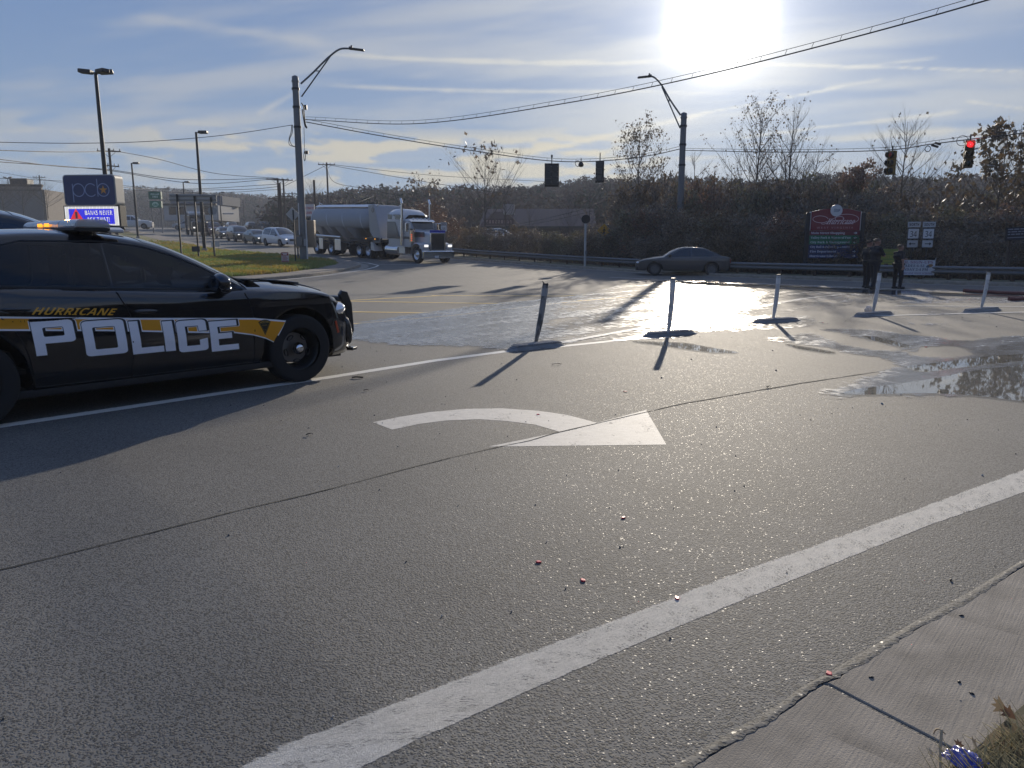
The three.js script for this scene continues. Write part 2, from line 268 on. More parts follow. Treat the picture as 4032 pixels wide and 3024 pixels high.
// the painted turn arrow
{
  const px = [[1468, 1663], [1572, 1642], [1692, 1623], [1838, 1610], [1977, 1608], [2123, 1618], [2237, 1635], [2351, 1665], [2544, 1615], [2624, 1751], [2280, 1755], [1923, 1759], [2060, 1731], [2205, 1701], [2110, 1673], [1996, 1658], [1889, 1651], [1756, 1656], [1654, 1669], [1544, 1692]];
  const p = px.map(([x, y]) => G(x, y)), s = new THREE.Shape(p.map((q) => new THREE.Vector2(q.x, -q.z))), g = new THREE.ShapeGeometry(s);
  g.rotateX(-Math.PI / 2); g.translate(0, 0.0012, 0);
  const arrowAlpha = tex(512, 512, (i, j) => { const n = fbm(i / 6, j / 6, 4), b = fbm(i / 60, j / 60 + 7, 3), a = sst(0.25, 0.46, 0.37 + 0.5 * n + 0.42 * (b - 0.5) - 0.1 * PERM[(i + j * 512) & 65535]); return [a, a, a]; });
  struct('turn_arrow', g, mat(0.66, 0.62, 0.55, 0.72, { map: wearTone, alphaMap: arrowAlpha, transparent: true }));
}
// crack along the paving joint: a narrow jagged groove, darker than the road
{
  const pts = resample([[-300, 2310], [55, 2233], [638, 2087], [1100, 1975], [1610, 1846], [1781, 1804], [1971, 1760], [2091, 1735], [2205, 1702], [2351, 1668], [2541, 1624], [2700, 1589], [3014, 1533], [3338, 1481], [3506, 1456], [3700, 1428]].map(([x, y]) => G(x, y)), 0.035), r = rng(31);
  const A = [], B = []; const o1 = offsets(pts, 1); let w = 0.008, off = 0;
  pts.forEach((p, i) => { const d = o1[i].clone().sub(V(p.x, 0, p.z)); w = 0.0015 + 0.014 * fbm(i * 0.11, 3, 3) * fbm(i * 0.013, 9, 2) * (p.x < -1.5 ? 0.6 : 1) * 2; off = 0.05 * (fbm(i * 0.05, 1, 3) - 0.5); A.push(V(p.x, 0, p.z).addScaledVector(d, off + w)); B.push(V(p.x, 0, p.z).addScaledVector(d, off - w * (0.6 + 0.8 * r()))); });
  struct('crack', stripBetween(A, B, 0.003), mat(0.006, 0.010, 0.010, 0.95));
}
// ---------------------------------------------------------------- water lying on the road
{
  const X0 = -10, X1 = 26, D0 = 6, D1 = 36, W = 1800, H = 1500;
  const fill = (polys, grey) => { const c = document.createElement('canvas'); c.width = W; c.height = H; const g = c.getContext('2d'); g.fillStyle = '#000'; g.fillRect(0, 0, W, H);
    for (const [v, pts] of polys) { g.fillStyle = `rgb(${v},${v},${v})`; g.beginPath(); pts.forEach(([x, y], i) => { const q = G(x, y), a = (q.x - X0) / (X1 - X0) * W, b = (-q.z - D0) / (D1 - D0) * H; i ? g.lineTo(a, b) : g.moveTo(a, b); }); g.closePath(); g.fill(); }
    const im = g.getImageData(0, 0, W, H).data, a = new Float32Array(W * H); for (let i = 0; i < W * H; i++) a[i] = im[i * 4] / 255; return a; };
  const blur = (a, R) => { const b = new Float32Array(W * H); for (const pass of [0, 1]) { const src = pass ? b.slice() : a, stride = pass ? W : 1, n = pass ? H : W, m = pass ? W : H, ls = pass ? 1 : W; for (let l = 0; l < m; l++) { let s = 0; for (let i = -R; i < n; i++) { if (i + R < n) s += src[l * ls + (i + R) * stride]; if (i - R - 1 >= 0) s -= src[l * ls + (i - R - 1) * stride]; if (i >= 0) b[l * ls + i * stride] = s / (2 * R + 1); } } } return b; };
  const film = blur(fill([
    [235, [[1330, 1330], [1400, 1272], [1640, 1237], [1900, 1202], [2250, 1168], [2600, 1112], [2660, 1330], [2200, 1352], [2000, 1378], [1820, 1366], [1640, 1362], [1480, 1352]]],
    [118, [[2200, 1176], [2560, 1098], [3400, 1134], [3700, 1154], [4300, 1172], [4300, 1192], [3500, 1196], [3150, 1235], [3300, 1280], [3050, 1300], [2600, 1310], [2250, 1360], [2100, 1366]]], [255, [[2590, 1104], [2850, 1108], [2960, 1140], [2930, 1190], [2840, 1235], [2660, 1255], [2580, 1225], [2610, 1170]]],
    [250, [[3000, 1340], [3250, 1296], [3420, 1300], [3560, 1318], [3800, 1345], [4032, 1325], [4400, 1318], [4500, 1640], [3900, 1566], [3400, 1560], [3250, 1564], [3300, 1538], [3480, 1470], [3580, 1438], [3420, 1405], [3250, 1372], [3100, 1352]]],
    [0, [[3180, 1300], [3330, 1312], [3480, 1352], [3560, 1388], [3420, 1378], [3250, 1342]]], [0, [[3640, 1360], [3800, 1372], [3850, 1404], [3700, 1412], [3560, 1400]]], [60, [[3450, 1225], [3800, 1225], [3900, 1300], [3560, 1290]]],
  ]), 9);
  const pool = blur(fill([
    [255, [[3286, 1561], [3377, 1535], [3558, 1513], [3662, 1497], [3830, 1464], [4032, 1438], [4500, 1420], [4600, 1640], [4032, 1587], [3830, 1561], [3636, 1552], [3442, 1558]]],
    [255, [[3560, 1448], [3700, 1430], [3900, 1405], [4300, 1380], [4300, 1405], [4032, 1424], [3780, 1452], [3620, 1470]]],
    [235, [[3040, 1346], [3200, 1372], [3300, 1392], [3270, 1396], [3140, 1376]]], [235, [[3380, 1320], [3500, 1340], [3600, 1368], [3560, 1374], [3440, 1344]]],
    [245, [[2460, 1345], [2700, 1352], [2930, 1394], [2800, 1392], [2600, 1364]]], [245, [[2650, 1108], [3400, 1140], [4032, 1166], [4032, 1176], [3400, 1158], [2700, 1120]]],
  ]), 4);
  const alphaD = new Uint8Array(W * H * 4), roughD = new Uint8Array(W * H * 4), poolD = new Uint8Array(W * H * 4);
  for (let j = 0; j < H; j++) for (let i = 0; i < W; i++) {
    const o = (j * W + i) * 4, x = X0 + (X1 - X0) * i / W, d = D0 + (D1 - D0) * j / H;
    const n = fbm(x * 1.6, d * 1.6, 5) - 0.5, fine = fbm(x * 14, d * 14, 3) - 0.5, streak = fbm((x * 0.75 - d * 0.66) * 3.2, (x * 0.66 + d * 0.75) * 0.5, 4) - 0.5;
    const p = sst(0.47, 0.56, pool[j * W + i] + 0.35 * n + 0.12 * fine), f = sst(0.34, 0.62, film[j * W + i] + 0.6 * n + 0.6 * streak + 0.85 * fine);
    const a = f * sst(0.03, 0.2, film[j * W + i]) * (0.9 + 0.25 * fine) * (1 - p), hot = sst(3.0, 6.0, x) * (1 - sst(9.5, 13, x)), r = mix(mix(0.235, 0.165, hot) + (0.14 + 0.10 * hot) * streak + 0.26 * fine, 0.02, 0); poolD[o] = poolD[o + 1] = poolD[o + 2] = p * 255; poolD[o + 3] = 255;
    alphaD[o] = alphaD[o + 1] = alphaD[o + 2] = Math.min(1, a) * 255; alphaD[o + 3] = 255; roughD[o] = roughD[o + 1] = roughD[o + 2] = Math.max(0.015, Math.min(0.7, r)) * 255; roughD[o + 3] = 255;
  }
  const T = (d) => { const t = new THREE.DataTexture(d, W, H); t.magFilter = t.minFilter = THREE.LinearFilter; t.needsUpdate = true; return t; };
  const waterBump = asphaltMaps.bump.clone(); waterBump.repeat.set((X1 - X0) / 2.3, (D1 - D0) / 2.3); waterBump.needsUpdate = true;
  const g = new THREE.PlaneGeometry(X1 - X0, D1 - D0, 24, 24); g.rotateX(-Math.PI / 2); g.translate((X0 + X1) / 2, 0, -(D0 + D1) / 2);
  const q = g.attributes.position; for (let i = 0; i < q.count; i++) q.setY(i, elev(q.getX(i), q.getZ(i)) + 0.010);
  const uv = g.attributes.uv; for (let i = 0; i < uv.count; i++) uv.setXY(i, (q.getX(i) - X0) / (X1 - X0), (-q.getZ(i) - D0) / (D1 - D0));
  struct('water', g, new THREE.MeshPhysicalMaterial({ color: lin(0.62, 0.62, 0.63), transmission: 1, thickness: 0, ior: 1.34, roughness: 1, bumpMap: waterBump, bumpScale: 0.0004, roughnessMap: T(roughD), alphaMap: T(alphaD), transparent: true, side: THREE.DoubleSide }));
  struct('puddle', g.clone().translate(0, 0.003, 0), new THREE.MeshPhysicalMaterial({ color: lin(0.8, 0.81, 0.82), transmission: 1, thickness: 0, ior: 1.5, roughness: 0.02, alphaMap: T(poolD), transparent: true, side: THREE.DoubleSide }));
}
// ---------------------------------------------------------------- concrete gutter at the lower right
{
  const edge = [[2480, 3170], [2720, 3024], [2960, 2880], [3110, 2790], [3190, 2727], [3250, 2694], [3305, 2672], [3325, 2650], [3480, 2557], [3640, 2460], [3830, 2355], [4032, 2232], [4500, 1985]].map(([x, y]) => G(x, y));
  const joint = [G(3243, 2697), G(3760, 2968)], out = joint[1].clone().sub(joint[0]).normalize();
  const slab = (pts, name, parent, y0) => { const s = new THREE.Shape(pts.map((q) => new THREE.Vector2(q.x, -q.z))), g = new THREE.ExtrudeGeometry(s, { depth: 0.05, bevelEnabled: true, bevelSize: 0.006, bevelThickness: 0.006, bevelSegments: 2, bevelOffset: -0.006 }); g.rotateX(-Math.PI / 2); g.translate(0, y0 - 0.056, 0);
    const q = g.attributes.position, uv = g.attributes.uv; for (let i = 0; i < q.count; i++) uv.setXY(i, (q.getX(i) * 0.75 + q.getZ(i) * 0.66) / 1.1, (q.getX(i) * 0.66 - q.getZ(i) * 0.75) / 1.1); return mesh(name, g, paving, parent); };
  const gut = new THREE.Group(); gut.name = numbered('gutter'); gut.userData.kind = 'structure'; scene.add(gut);
  const wide = joint[0].distanceTo(joint[1]) + 0.03, far = (p) => p.clone().addScaledVector(out, wide), back = edge.slice(0, 6), fore = edge.slice(5), gap = V(out.z, 0, -out.x).multiplyScalar(0.007);
  const nearSide = back.map((p) => p.clone().add(gap.clone().multiplyScalar(0))), sgn = gap.dot(fore[1].clone().sub(fore[0])) > 0 ? 1 : -1;
  fore[0] = fore[0].clone().addScaledVector(gap, sgn); back[5] = back[5].clone().addScaledVector(gap, -sgn);
  slab([...back, far(back[5]), far(back[0])], 'slab', gut, 0.003);
  slab([...fore, far(fore[fore.length - 1]), far(fore[0])], 'slab', gut, 0.004);
  // ragged lip of asphalt along the slab
  const e = resample(edge, 0.03), r = rng(8), A = [], B = [], C = []; const o1 = offsets(e, 1), side = o1[5].clone().sub(V(e[5].x, 0, e[5].z)).dot(out) > 0 ? 1 : -1;
  e.forEach((p, i) => { const n = o1[i].clone().sub(V(p.x, 0, p.z)).multiplyScalar(side), w = 0.03 * (fbm(i * 0.09, 2, 3) - 0.35) + 0.012 * (r() - 0.5); A.push(V(p.x, 0, p.z).addScaledVector(n, -0.035)); B.push(V(p.x, 0, p.z).addScaledVector(n, w - 0.012)); C.push(V(p.x, 0, p.z).addScaledVector(n, w)); });
  const pos = [], idx = [], uv = [], col = []; A.forEach((a, i) => { const h = 0.0065 + 0.003 * (r() - 0.5); for (const [q, y] of [[a, 0.0015], [B[i].clone().lerp(a, 0.4), h * 0.8], [B[i], h], [C[i], 0.0045]]) { pos.push(q.x, y, q.z); uv.push(q.x / 2.6, q.z / 2.6); const t = 0.72; col.push(t, t, t); } });
  for (let i = 0; i + 1 < A.length; i++) for (let k = 0; k < 3; k++) { const a = i * 4 + k; idx.push(a, a + 4, a + 1, a + 1, a + 4, a + 5); }
  const g = new THREE.BufferGeometry(); g.setAttribute('position', new THREE.Float32BufferAttribute(pos, 3)); g.setAttribute('uv', new THREE.Float32BufferAttribute(uv, 2)); g.setAttribute('color', new THREE.Float32BufferAttribute(col, 3)); g.setIndex(idx); g.computeVertexNormals();
  struct('road_lip', g, asphalt);
  // soil bank past the slabs
  const b0 = edge.map((p) => far(p)), b1 = edge.map((p) => p.clone().addScaledVector(out, 3.5)), n = 10, soilA = resample(b0, 0.25), soilB = []; { const bb = resample(b1, 0.25); for (let i = 0; i < soilA.length; i++) soilB.push(bb[Math.min(bb.length - 1, Math.round(i * bb.length / soilA.length))]); }
  const soilY = (x, z) => { const d = V(x, 0, z).sub(joint[0]).dot(out) - wide; return 0.02 + 0.09 * sst(0, 0.5, d) + 0.05 * (fbm(x * 6, z * 6, 3) - 0.5) * sst(0, 0.1, d); };
  struct('verge', stripBetween(soilA, soilB, 0, 14, soilY), mat(0.10, 0.078, 0.05, 1, { map: grassGround.map }));
  scene.userData.verge = { edge, out, joint, far, soilY, wide };
}
// ---------------------------------------------------------------- kerbs, corner island with pavement and grass
function kerbGeo(pts, h, side, base = elev) {  // rounded kerb 0.16 wide whose road face follows pts
  const c = resample(pts, 0.6), prof = [[0, 0], [0.012, h * 0.82], [0.035, h], [0.16, h]], pos = [], idx = [], uv = []; const off = prof.map(([w]) => offsets(c, w * side)); let s = 0;
  c.forEach((p, i) => { if (i) s += p.distanceTo(c[i - 1]); prof.forEach(([w, y], k) => { const q = off[k][i]; pos.push(q.x, base(p.x, p.z) + y, q.z); uv.push(s / 1.1, (w + y) / 1.1); }); });
  for (let i = 0; i + 1 < c.length; i++) for (let k = 0; k < 3; k++) { const a = i * 4 + k; idx.push(a, a + 4, a + 1, a + 1, a + 4, a + 5); }
  const g = new THREE.BufferGeometry(); g.setAttribute('position', new THREE.Float32BufferAttribute(pos, 3)); g.setAttribute('uv', new THREE.Float32BufferAttribute(uv, 2)); g.setIndex(idx); return clean(toSmooth(g));
}
function toSmooth(g) { g.computeVertexNormals(); return g; }
const islandEdge = [V(-75, 0, -3), V(-38, 0, -11), V(-19, 0, -20.5), G(700, 1137), G(950, 1114), G(1100, 1101), G(1240, 1087), G(1340, 1072), G(1402, 1057), G(1420, 1050), G(1412, 1042), G(1370, 1033), G(1300, 1025), G(1190, 1013), G(940, 992), G(831, 974), G(683, 943), V(-62, 0, -127), V(-110, 0, -205)];
const islandCurve = new THREE.CatmullRomCurve3(islandEdge.map((p) => V(p.x, 0, p.z)), false, 'centripetal').getPoints(220);
const inIsland = (x, z) => { let c = false; const p = [...islandCurve, V(-200, 0, -205), V(-200, 0, 10)]; for (let i = 0, j = p.length - 1; i < p.length; j = i++) if (p[i].z > z !== p[j].z > z && x < (p[j].x - p[i].x) * (z - p[i].z) / (p[j].z - p[i].z) + p[i].x) c = !c; return c; };
const islandY = (x, z) => elev(x, z) + 0.14;
{
  struct('kerb', kerbGeo(islandCurve, 0.15, 1), paving);
  const road = struct('gutter_pan', stripBetween(offsets(resample(islandCurve, 0.6), 0), offsets(resample(islandCurve, 0.6), -0.45), 0.004), mat(0.36, 0.34, 0.30, 0.9, { map: concreteTex }));
  const c = resample(islandCurve, 0.7), inner = offsets(c, 0.16), outer = c.map((p, i) => { const w = table([[0, 2.4], [0.28, 2.3], [0.42, 2.6], [0.5, 3.0], [0.6, 2.2], [1, 2.0]], i / c.length); return offsets(c, w)[i]; });
  struct('pavement', stripBetween(inner, outer, 0.151, 3), mat(0.27, 0.235, 0.20, 0.9, { map: concreteTex, bumpMap: concreteBump, bumpScale: 0.002 }));
  const pos = [], uv = [], idx = [], S = 0.9, key = new Map(); const vert = (x, z) => { const k = x.toFixed(2) + ',' + z.toFixed(2); if (!key.has(k)) { key.set(k, pos.length / 3); pos.push(x, islandY(x, z) - 0.012 + 0.03 * fbm(x * 0.7, z * 0.7, 3), z); uv.push(x / 5, z / 5); } return key.get(k); };
  const insetPoly = outer, ins = (x, z) => { let cc = false; const p = [...offsets(c, 1.2), V(-200, 0, -205), V(-200, 0, 10)]; for (let i = 0, j = p.length - 1; i < p.length; j = i++) if (p[i].z > z !== p[j].z > z && x < (p[j].x - p[i].x) * (z - p[i].z) / (p[j].z - p[i].z) + p[i].x) cc = !cc; return cc; };
  for (let x = -110; x < -6; x += S) for (let z = -4; z > -150; z -= S) if (ins(x + S / 2, z - S / 2)) { const a = vert(x, z), b = vert(x + S, z), d = vert(x, z - S), e = vert(x + S, z - S); idx.push(a, b, d, b, e, d); }
  const g = new THREE.BufferGeometry(); g.setAttribute('position', new THREE.Float32BufferAttribute(pos, 3)); g.setAttribute('uv', new THREE.Float32BufferAttribute(uv, 2)); g.setIndex(idx); g.computeVertexNormals();
  struct('lawn', g, grassGround);
  // grass blades
  const blade = (() => { const p = [], cidx = []; const r = rng(3); for (let k = 0; k < 7; k++) { const a = r() * 6.28, w = 0.012, h = 0.05 + 0.07 * r(), lx = (r() - 0.5) * 0.09, lz = (r() - 0.5) * 0.09, ox = (r() - 0.5) * 0.12, oz = (r() - 0.5) * 0.12; p.push(ox - Math.cos(a) * w, 0, oz - Math.sin(a) * w, ox + Math.cos(a) * w, 0, oz + Math.sin(a) * w, ox + lx, h, oz + lz); } const gg = new THREE.BufferGeometry(); gg.setAttribute('position', new THREE.Float32BufferAttribute(p, 3)); gg.computeVertexNormals(); return gg; })();
  const r = rng(12), list = [];
  for (let tries = 0; tries < 200000 && list.length < 52000; tries++) { const d = 26 + 45 * r() * r() + 10 * r(), x = -9 - 34 * r(), z = -d; if (ins(x + 0.2, z) && Math.abs(x / z) < 0.9) list.push([x, z]); }
  const im = new THREE.InstancedMesh(blade, mat(0.30, 0.27, 0.07, 0.9, { transmission: 0.4 }), list.length); im.name = 'grass'; tag(im, 'short yellow-green lawn grass on the corner island', 'grass', null, 'stuff');
  const col = new THREE.Color();
  list.forEach(([x, z], i) => { const s = 0.8 + 1.0 * r(), a = r() * 6.28, sc = 1.3 + Math.max(0, -z - 30) * 0.03; im.setMatrixAt(i, new THREE.Matrix4().compose(V(x, islandY(x, z) - 0.012 + 0.03 * fbm(x * 0.7, z * 0.7, 3), z), new THREE.Quaternion().setFromAxisAngle(V(0, 1, 0), a), V(s * sc, s, s * sc))); const k = sst(0.35, 0.65, fbm(x * 0.5, z * 0.5, 3)); im.setColorAt(i, col.setRGB(mix(0.75, 1.25, k) * (0.8 + 0.4 * r()), mix(1, 1.05, k), mix(0.9, 0.75, k))); });
  scene.add(im);
}
// kerb under the guardrail
const railCurve = farEdge.filter(([x]) => x > -135).map(([x, d]) => V(x, 0, -d));
{
  struct('kerb', kerbGeo(railCurve, 0.15, 1), paving);
  const c = resample(railCurve, 0.8); struct('gutter_pan', stripBetween(offsets(c, 0), offsets(c, -0.5), 0.004), mat(0.36, 0.34, 0.30, 0.9, { map: concreteTex }));
  struct('verge', stripBetween(offsets(c, 0.16), offsets(c, 2.4), 0.145, 2), mat(0.17, 0.15, 0.11, 1, { map: grassGround.map }));
}
// ---------------------------------------------------------------- guardrail
{
  const run = new THREE.CatmullRomCurve3(railCurve.filter((p) => p.x > -50).map((p) => p.clone()), false, 'centripetal').getPoints(160), line = offsets(resample(run, 0.5), 0.95);
  const t = thing('guardrail', 'long grey corrugated steel guardrail along the far kerb', 'guardrail', [0, 0, 0]);
  const prof = [[0, -0.155], [0.05, -0.12], [0.08, -0.085], [0.05, -0.045], [0, -0.012], [0, 0.012], [0.05, 0.045], [0.08, 0.085], [0.05, 0.12], [0, 0.155]];
  const beamOf = (pts) => { const off = prof.map(([w]) => offsets(pts, -w)), pos = [], idx = []; pts.forEach((p, i) => prof.forEach(([, y], k) => { const q = off[k][i]; pos.push(q.x, elev(p.x, p.z) + 0.145 + 0.40 + y, q.z); })); const n = prof.length; for (let i = 0; i + 1 < pts.length; i++) for (let k = 0; k + 1 < n; k++) { const a = i * n + k; idx.push(a, a + n, a + 1, a + 1, a + n, a + n + 1); } const g = new THREE.BufferGeometry(); g.setAttribute('position', new THREE.Float32BufferAttribute(pos, 3)); g.setIndex(idx); g.computeVertexNormals(); return g; };
  for (let i = 0; i + 1 < line.length; i += 8) mesh('beam', beamOf(line.slice(i, i + 9)), M.galv, t);
  for (let i = 2; i < line.length; i += 4) { const p = line[i], y = elev(p.x, p.z) + 0.14; mesh('post', [box(0.1, 0.98, 0.16, p.x + 0.13, y + 0.13, p.z - 0.13), box(0.11, 0.3, 0.12, p.x + 0.05, y + 0.4, p.z - 0.05)], M.wood, t); }
}
// ---------------------------------------------------------------- poles
function lampPole(px, py, d, heads, label, base, name = 'light_pole') {  // px, py: the top of the pole
  const top = at(px, py, d), y0 = base ?? islandY(top.x, top.z), h = top.y - y0, t = thing(name, label, 'light pole', [top.x, y0, top.z], 0, 'parking area light poles');
  mesh('pole', lathe([[0.12, 0], [0.12, h * 0.3], [0.08, h], [0, h]], 12).scale(1, 1, 1), M.darkMetal, t);
  mesh('base', cyl(0.2, 0.19, 0.3, 0, 0.1, 0), M.concrete, t);
  for (const [ang, len, up, roll] of heads) {
    const g = [rbox(0.62, 0.2, 0.42, 0.05, len, 0.04, 0), box(len * 0.7, 0.07, 0.07, len * 0.35, 0.0, 0)].map((q) => { q = clean(q); MX.makeRotationFromEuler(EU.set(roll || 0, ang, up, 'YXZ')); q.applyMatrix4(MX); return q.translate(0, h - 0.05, 0); });
    mesh('lamp_head', g, M.darkMetal, t);
  }
}
lampPole(376, 285, 40, [[Math.PI, 0.5, 0.1], [0.35, 0.5, 0.12], [-0.5, 0.55, 0.02]], 'tall dark light pole with three box heads behind the blue bank sign');
lampPole(772, 520, 56, [[0, 0.5, 0.0]], 'dark light pole with one box head right of the bank sign');
lampPole(518, 642, 85, [[0, 0.5, 0.0]], 'thin far light pole with one box head just right of the bank sign');
lampPole(721, 716, 112, [[0, 0.55, 0]], 'small far light pole with one box head left of the queue');
lampPole(864, 757, 140, [[0, 0.6, 0]], 'very distant light pole with one box head above the queue of cars');
lampPole(30, 702, 150, [[0, 0.5, 0.3], [Math.PI, 0.5, 0.3]], 'far twin-headed light pole at the left edge by the big store');
lampPole(930, 790, 190, [[0, 0.7, 0]], 'tiny distant light pole in front of the wooded hill');

function mastPole(base, topY, armPts, armLow, headAt, headDir, label) {
  const h = topY - base.y, t = thing('steel_mast', label, 'mast', base);
  mesh('pole', lathe([[0.30, 0], [0.30, 0.05], [0.245, 0.05], [0.185, h - 0.35], [0, h - 0.35]], 12), M.steelPole, t);
  mesh('cap', lathe([[0.22, h - 0.36], [0.22, h - 0.28], [0.19, h - 0.27], [0.19, h - 0.07], [0.06, h], [0, h]], 12), M.steelPole, t);
  mesh('base_plate', rbox(0.75, 0.06, 0.75, 0.01, 0, 0.02, 0), M.steelPole, t);
  for (const k of [0.93, 0.835, 0.73]) mesh('band', cyl(0.225, 0.225, 0.12, 0, h * k, 0), M.darkMetal, t);
  const L = (p) => p.clone().sub(base);
  const pts = armPts.map(L);
  mesh('lamp_arm', [tube(pts, 0.055, 40, 8), bar(L(armLow[0]), L(armLow[1]), 0.045, 0.04), bar(pts[1].clone().lerp(L(armLow[1]), 0.15), L(armLow[0]).lerp(L(armLow[1]), 0.62), 0.03)], M.steelPole, t);
  const hd = mesh('lamp_head', [rbox(0.85, 0.1, 0.3, 0.04, 0.42, 0, 0), rbox(0.22, 0.16, 0.22, 0.04, 0.08, 0.02, 0), cyl(0.05, 0.05, 0.1, 0.1, 0.13, 0)], M.darkMetal, t);
  hd.position.copy(L(headAt)); hd.rotation.set(0, headDir[0], headDir[1]);
  return t;
}
const mastL = (() => { const b = at(1197, 1022, 46); return V(b.x, islandY(b.x, b.z), b.z); })();
const mL = mastPole(mastL, at(1170, 297, 46).y, [at(1184, 330, 46), at(1228, 290, 46), at(1300, 220, 46), at(1340, 193, 46), at(1378, 191, 46)], [at(1187, 381, 46), at(1304, 217, 46)], at(1376, 191, 46), [0, -0.12], 'tall grey steel mast at the corner carrying a street lamp arm and span wires');
{
  const L = (px, py, d = 45.6) => at(px, py, d).sub(mastL);
  mesh('cabinet', rbox(1.16, 1.62, 0.45, 0.03, 0.06, (at(1183, 868, 46).y + at(1183, 973, 46).y) / 2 - mastL.y, -0.42), mat(0.36, 0.27, 0.185, 0.6, { map: grime }), mL);
  mesh('junction_box', [rbox(0.28, 0.3, 0.2, 0.02, L(1176, 917).x, L(1176, 917).y, 0.3), rbox(0.32, 0.55, 0.2, 0.02, L(1178, 950).x, L(1178, 950).y, 0.3)], mat(0.14, 0.145, 0.15, 0.6), mL);
  mesh('meter_box', rbox(0.2, 0.42, 0.16, 0.02, L(1202, 955).x, L(1202, 955).y, 0.3), mat(0.36, 0.36, 0.36, 0.6), mL);
  mesh('conduit', [bar(L(1204, 866), L(1211, 1020), 0.04), bar(L(1175, 800), L(1179, 925), 0.03)], mat(0.55, 0.55, 0.55, 0.6), mL);
  mesh('cabinet_leg', bar(L(1172, 970, 46.4), L(1174, 1016, 46.4), 0.05), M.galv, mL);
  mesh('drip_cable', [tube([L(1187, 405), L(1195, 420), L(1198, 450), L(1203, 490), L(1210, 505), L(1203, 500), L(1196, 470), L(1190, 430)], 0.035, 40), tube([L(1149, 492), L(1146, 520), L(1138, 550), L(1140, 570), L(1160, 578)], 0.02, 24), tube([L(1152, 492), L(1150, 525), L(1141, 548), L(1150, 572), L(1164, 578)], 0.02, 24), bar(L(1197, 500), L(1199, 590), 0.015), tube([L(1200, 590), L(1203, 610), L(1200, 635), L(1196, 612), L(1199, 596)], 0.02, 24)], M.cable, mL);
  mesh('wire_clamp', [box(0.18, 0.26, 0.14, L(1195, 418).x, L(1195, 418).y, 0), box(0.2, 0.18, 0.16, L(1200, 597).x, L(1200, 597).y, 0)], M.darkMetal, mL);
}
const mastR = (() => { const b = at(2670, 1040, 50); return V(b.x, groundY(b.x, b.z) + 0.1, b.z); })();
mastPole(mastR, at(2692, 442, 50).y, [at(2680, 454, 50), at(2640, 395, 50), at(2600, 328, 50), at(2575, 304, 50), at(2562, 300, 50)], [at(2678, 505, 50), at(2606, 342, 50)], at(2564, 300, 50), [Math.PI, -0.1], 'grey steel mast under the sun with a street lamp arm leaning left');

function utilityPole(px, py, d, arms, label, base) {
  const top = at(px, py, d), y0 = base ?? elev(top.x, top.z), h = top.y - y0, t = thing('utility_pole', label, 'utility pole', [top.x, y0, top.z], 0.2);
  mesh('pole', lathe([[0.17, 0], [0.11, h], [0, h]], 9), M.wood, t);
  for (const [dy, w, turn = 0] of arms) {
    mesh('crossarm', [put(box(w, 0.11, 0.09, 0, 0, 0.12), 0, h - dy, 0, 0, turn, 0), put(merge([bar(V(-w * 0.3, 0, 0.1), V(0, -0.6, 0.1), 0.02), bar(V(w * 0.3, 0, 0.1), V(0, -0.6, 0.1), 0.02)]), 0, h - dy, 0, 0, turn, 0)], M.wood, t);
    mesh('insulator', [-0.46, -0.2, 0.2, 0.46].map((k) => put(cyl(0.05, 0.03, 0.2, k * w, 0.16, 0.12), 0, h - dy, 0, 0, turn, 0)), M.darkMetal, t);
  }
  return [t, h];
}
{ const [t, h] = utilityPole(429, 584, 78, [[0.3, 2.2], [1.7, 1.6, 0.8]], 'wooden utility pole with two crossarms and a transformer behind the bank sign'); mesh('transformer', [cyl(0.2, 0.2, 0.65, -0.33, h - 3.1, 0.1), cyl(0.04, 0.03, 0.2, -0.33, h - 2.68, 0.1)], M.darkMetal, t); }
utilityPole(154, 690, 150, [[0.4, 2.2], [3.2, 3.4]], 'far wooden utility pole above the dark store roof');
{ const [t, h] = utilityPole(1093, 701, 100, [[0.2, 2.8], [2.6, 2.6]], 'left one of the two crossarm poles at the top of the queue'); mesh('transformer', cyl(0.2, 0.2, 0.7, 0.3, h - 5.4, 0.1), M.darkMetal, t); }
utilityPole(1115, 704, 108, [[0.2, 2.6], [2.4, 2.4]], 'right one of the two crossarm poles at the top of the queue');
utilityPole(1101, 720, 88, [], 'bare thick wooden pole in front of the crossarm poles');
utilityPole(1286, 640, 112, [[0.3, 2.4]], 'wooden utility pole with one crossarm behind the tank trailer');
utilityPole(1236, 709, 82, [], 'short bare wooden stub pole just right of the steel mast');
utilityPole(1150, 756, 135, [[0.3, 2.4]], 'small distant utility pole left of the steel mast');
for (const [x, y, d] of [[920, 788, 175], [957, 790, 205]]) utilityPole(x, y, d, [], 'thin distant wooden pole in front of the wooded hill, ' + (x < 940 ? 'left one' : 'right one'));
// ---------------------------------------------------------------- wires
function wire(pts, r, label, extra) {  // pts: [px, py, d] in order; a smooth line through them
  const p = pts.map(([x, y, d]) => at(x, y, d)), c = new THREE.CatmullRomCurve3(p), g = [new THREE.TubeGeometry(c, 70, r, 5)];
  if (extra) {  // a messenger wire above with lashing loops
    const up = p.map((q) => q.clone().add(V(0, extra, 0))); const cu = new THREE.CatmullRomCurve3(up); g.push(new THREE.TubeGeometry(cu, 70, r * 0.45, 4));
    const n = Math.floor(c.getLength() / 0.9); for (let i = 1; i < n; i++) g.push(bar(c.getPointAt(i / n), cu.getPointAt(Math.min(1, i / n + 0.002)), 0.009, 0.009, 3));
  }
  const m = mesh('overhead_cable', g, M.cable); tag(m, label, 'cable');
}
wire([[1203, 471, 46], [1640, 487, 40], [2187, 413, 33.5], [2698, 313, 28.5], [3463, 120, 23], [4150, -75, 19.5]], 0.021, 'thick lashed cable crossing the whole sky from the mast past the sun', 0.16);
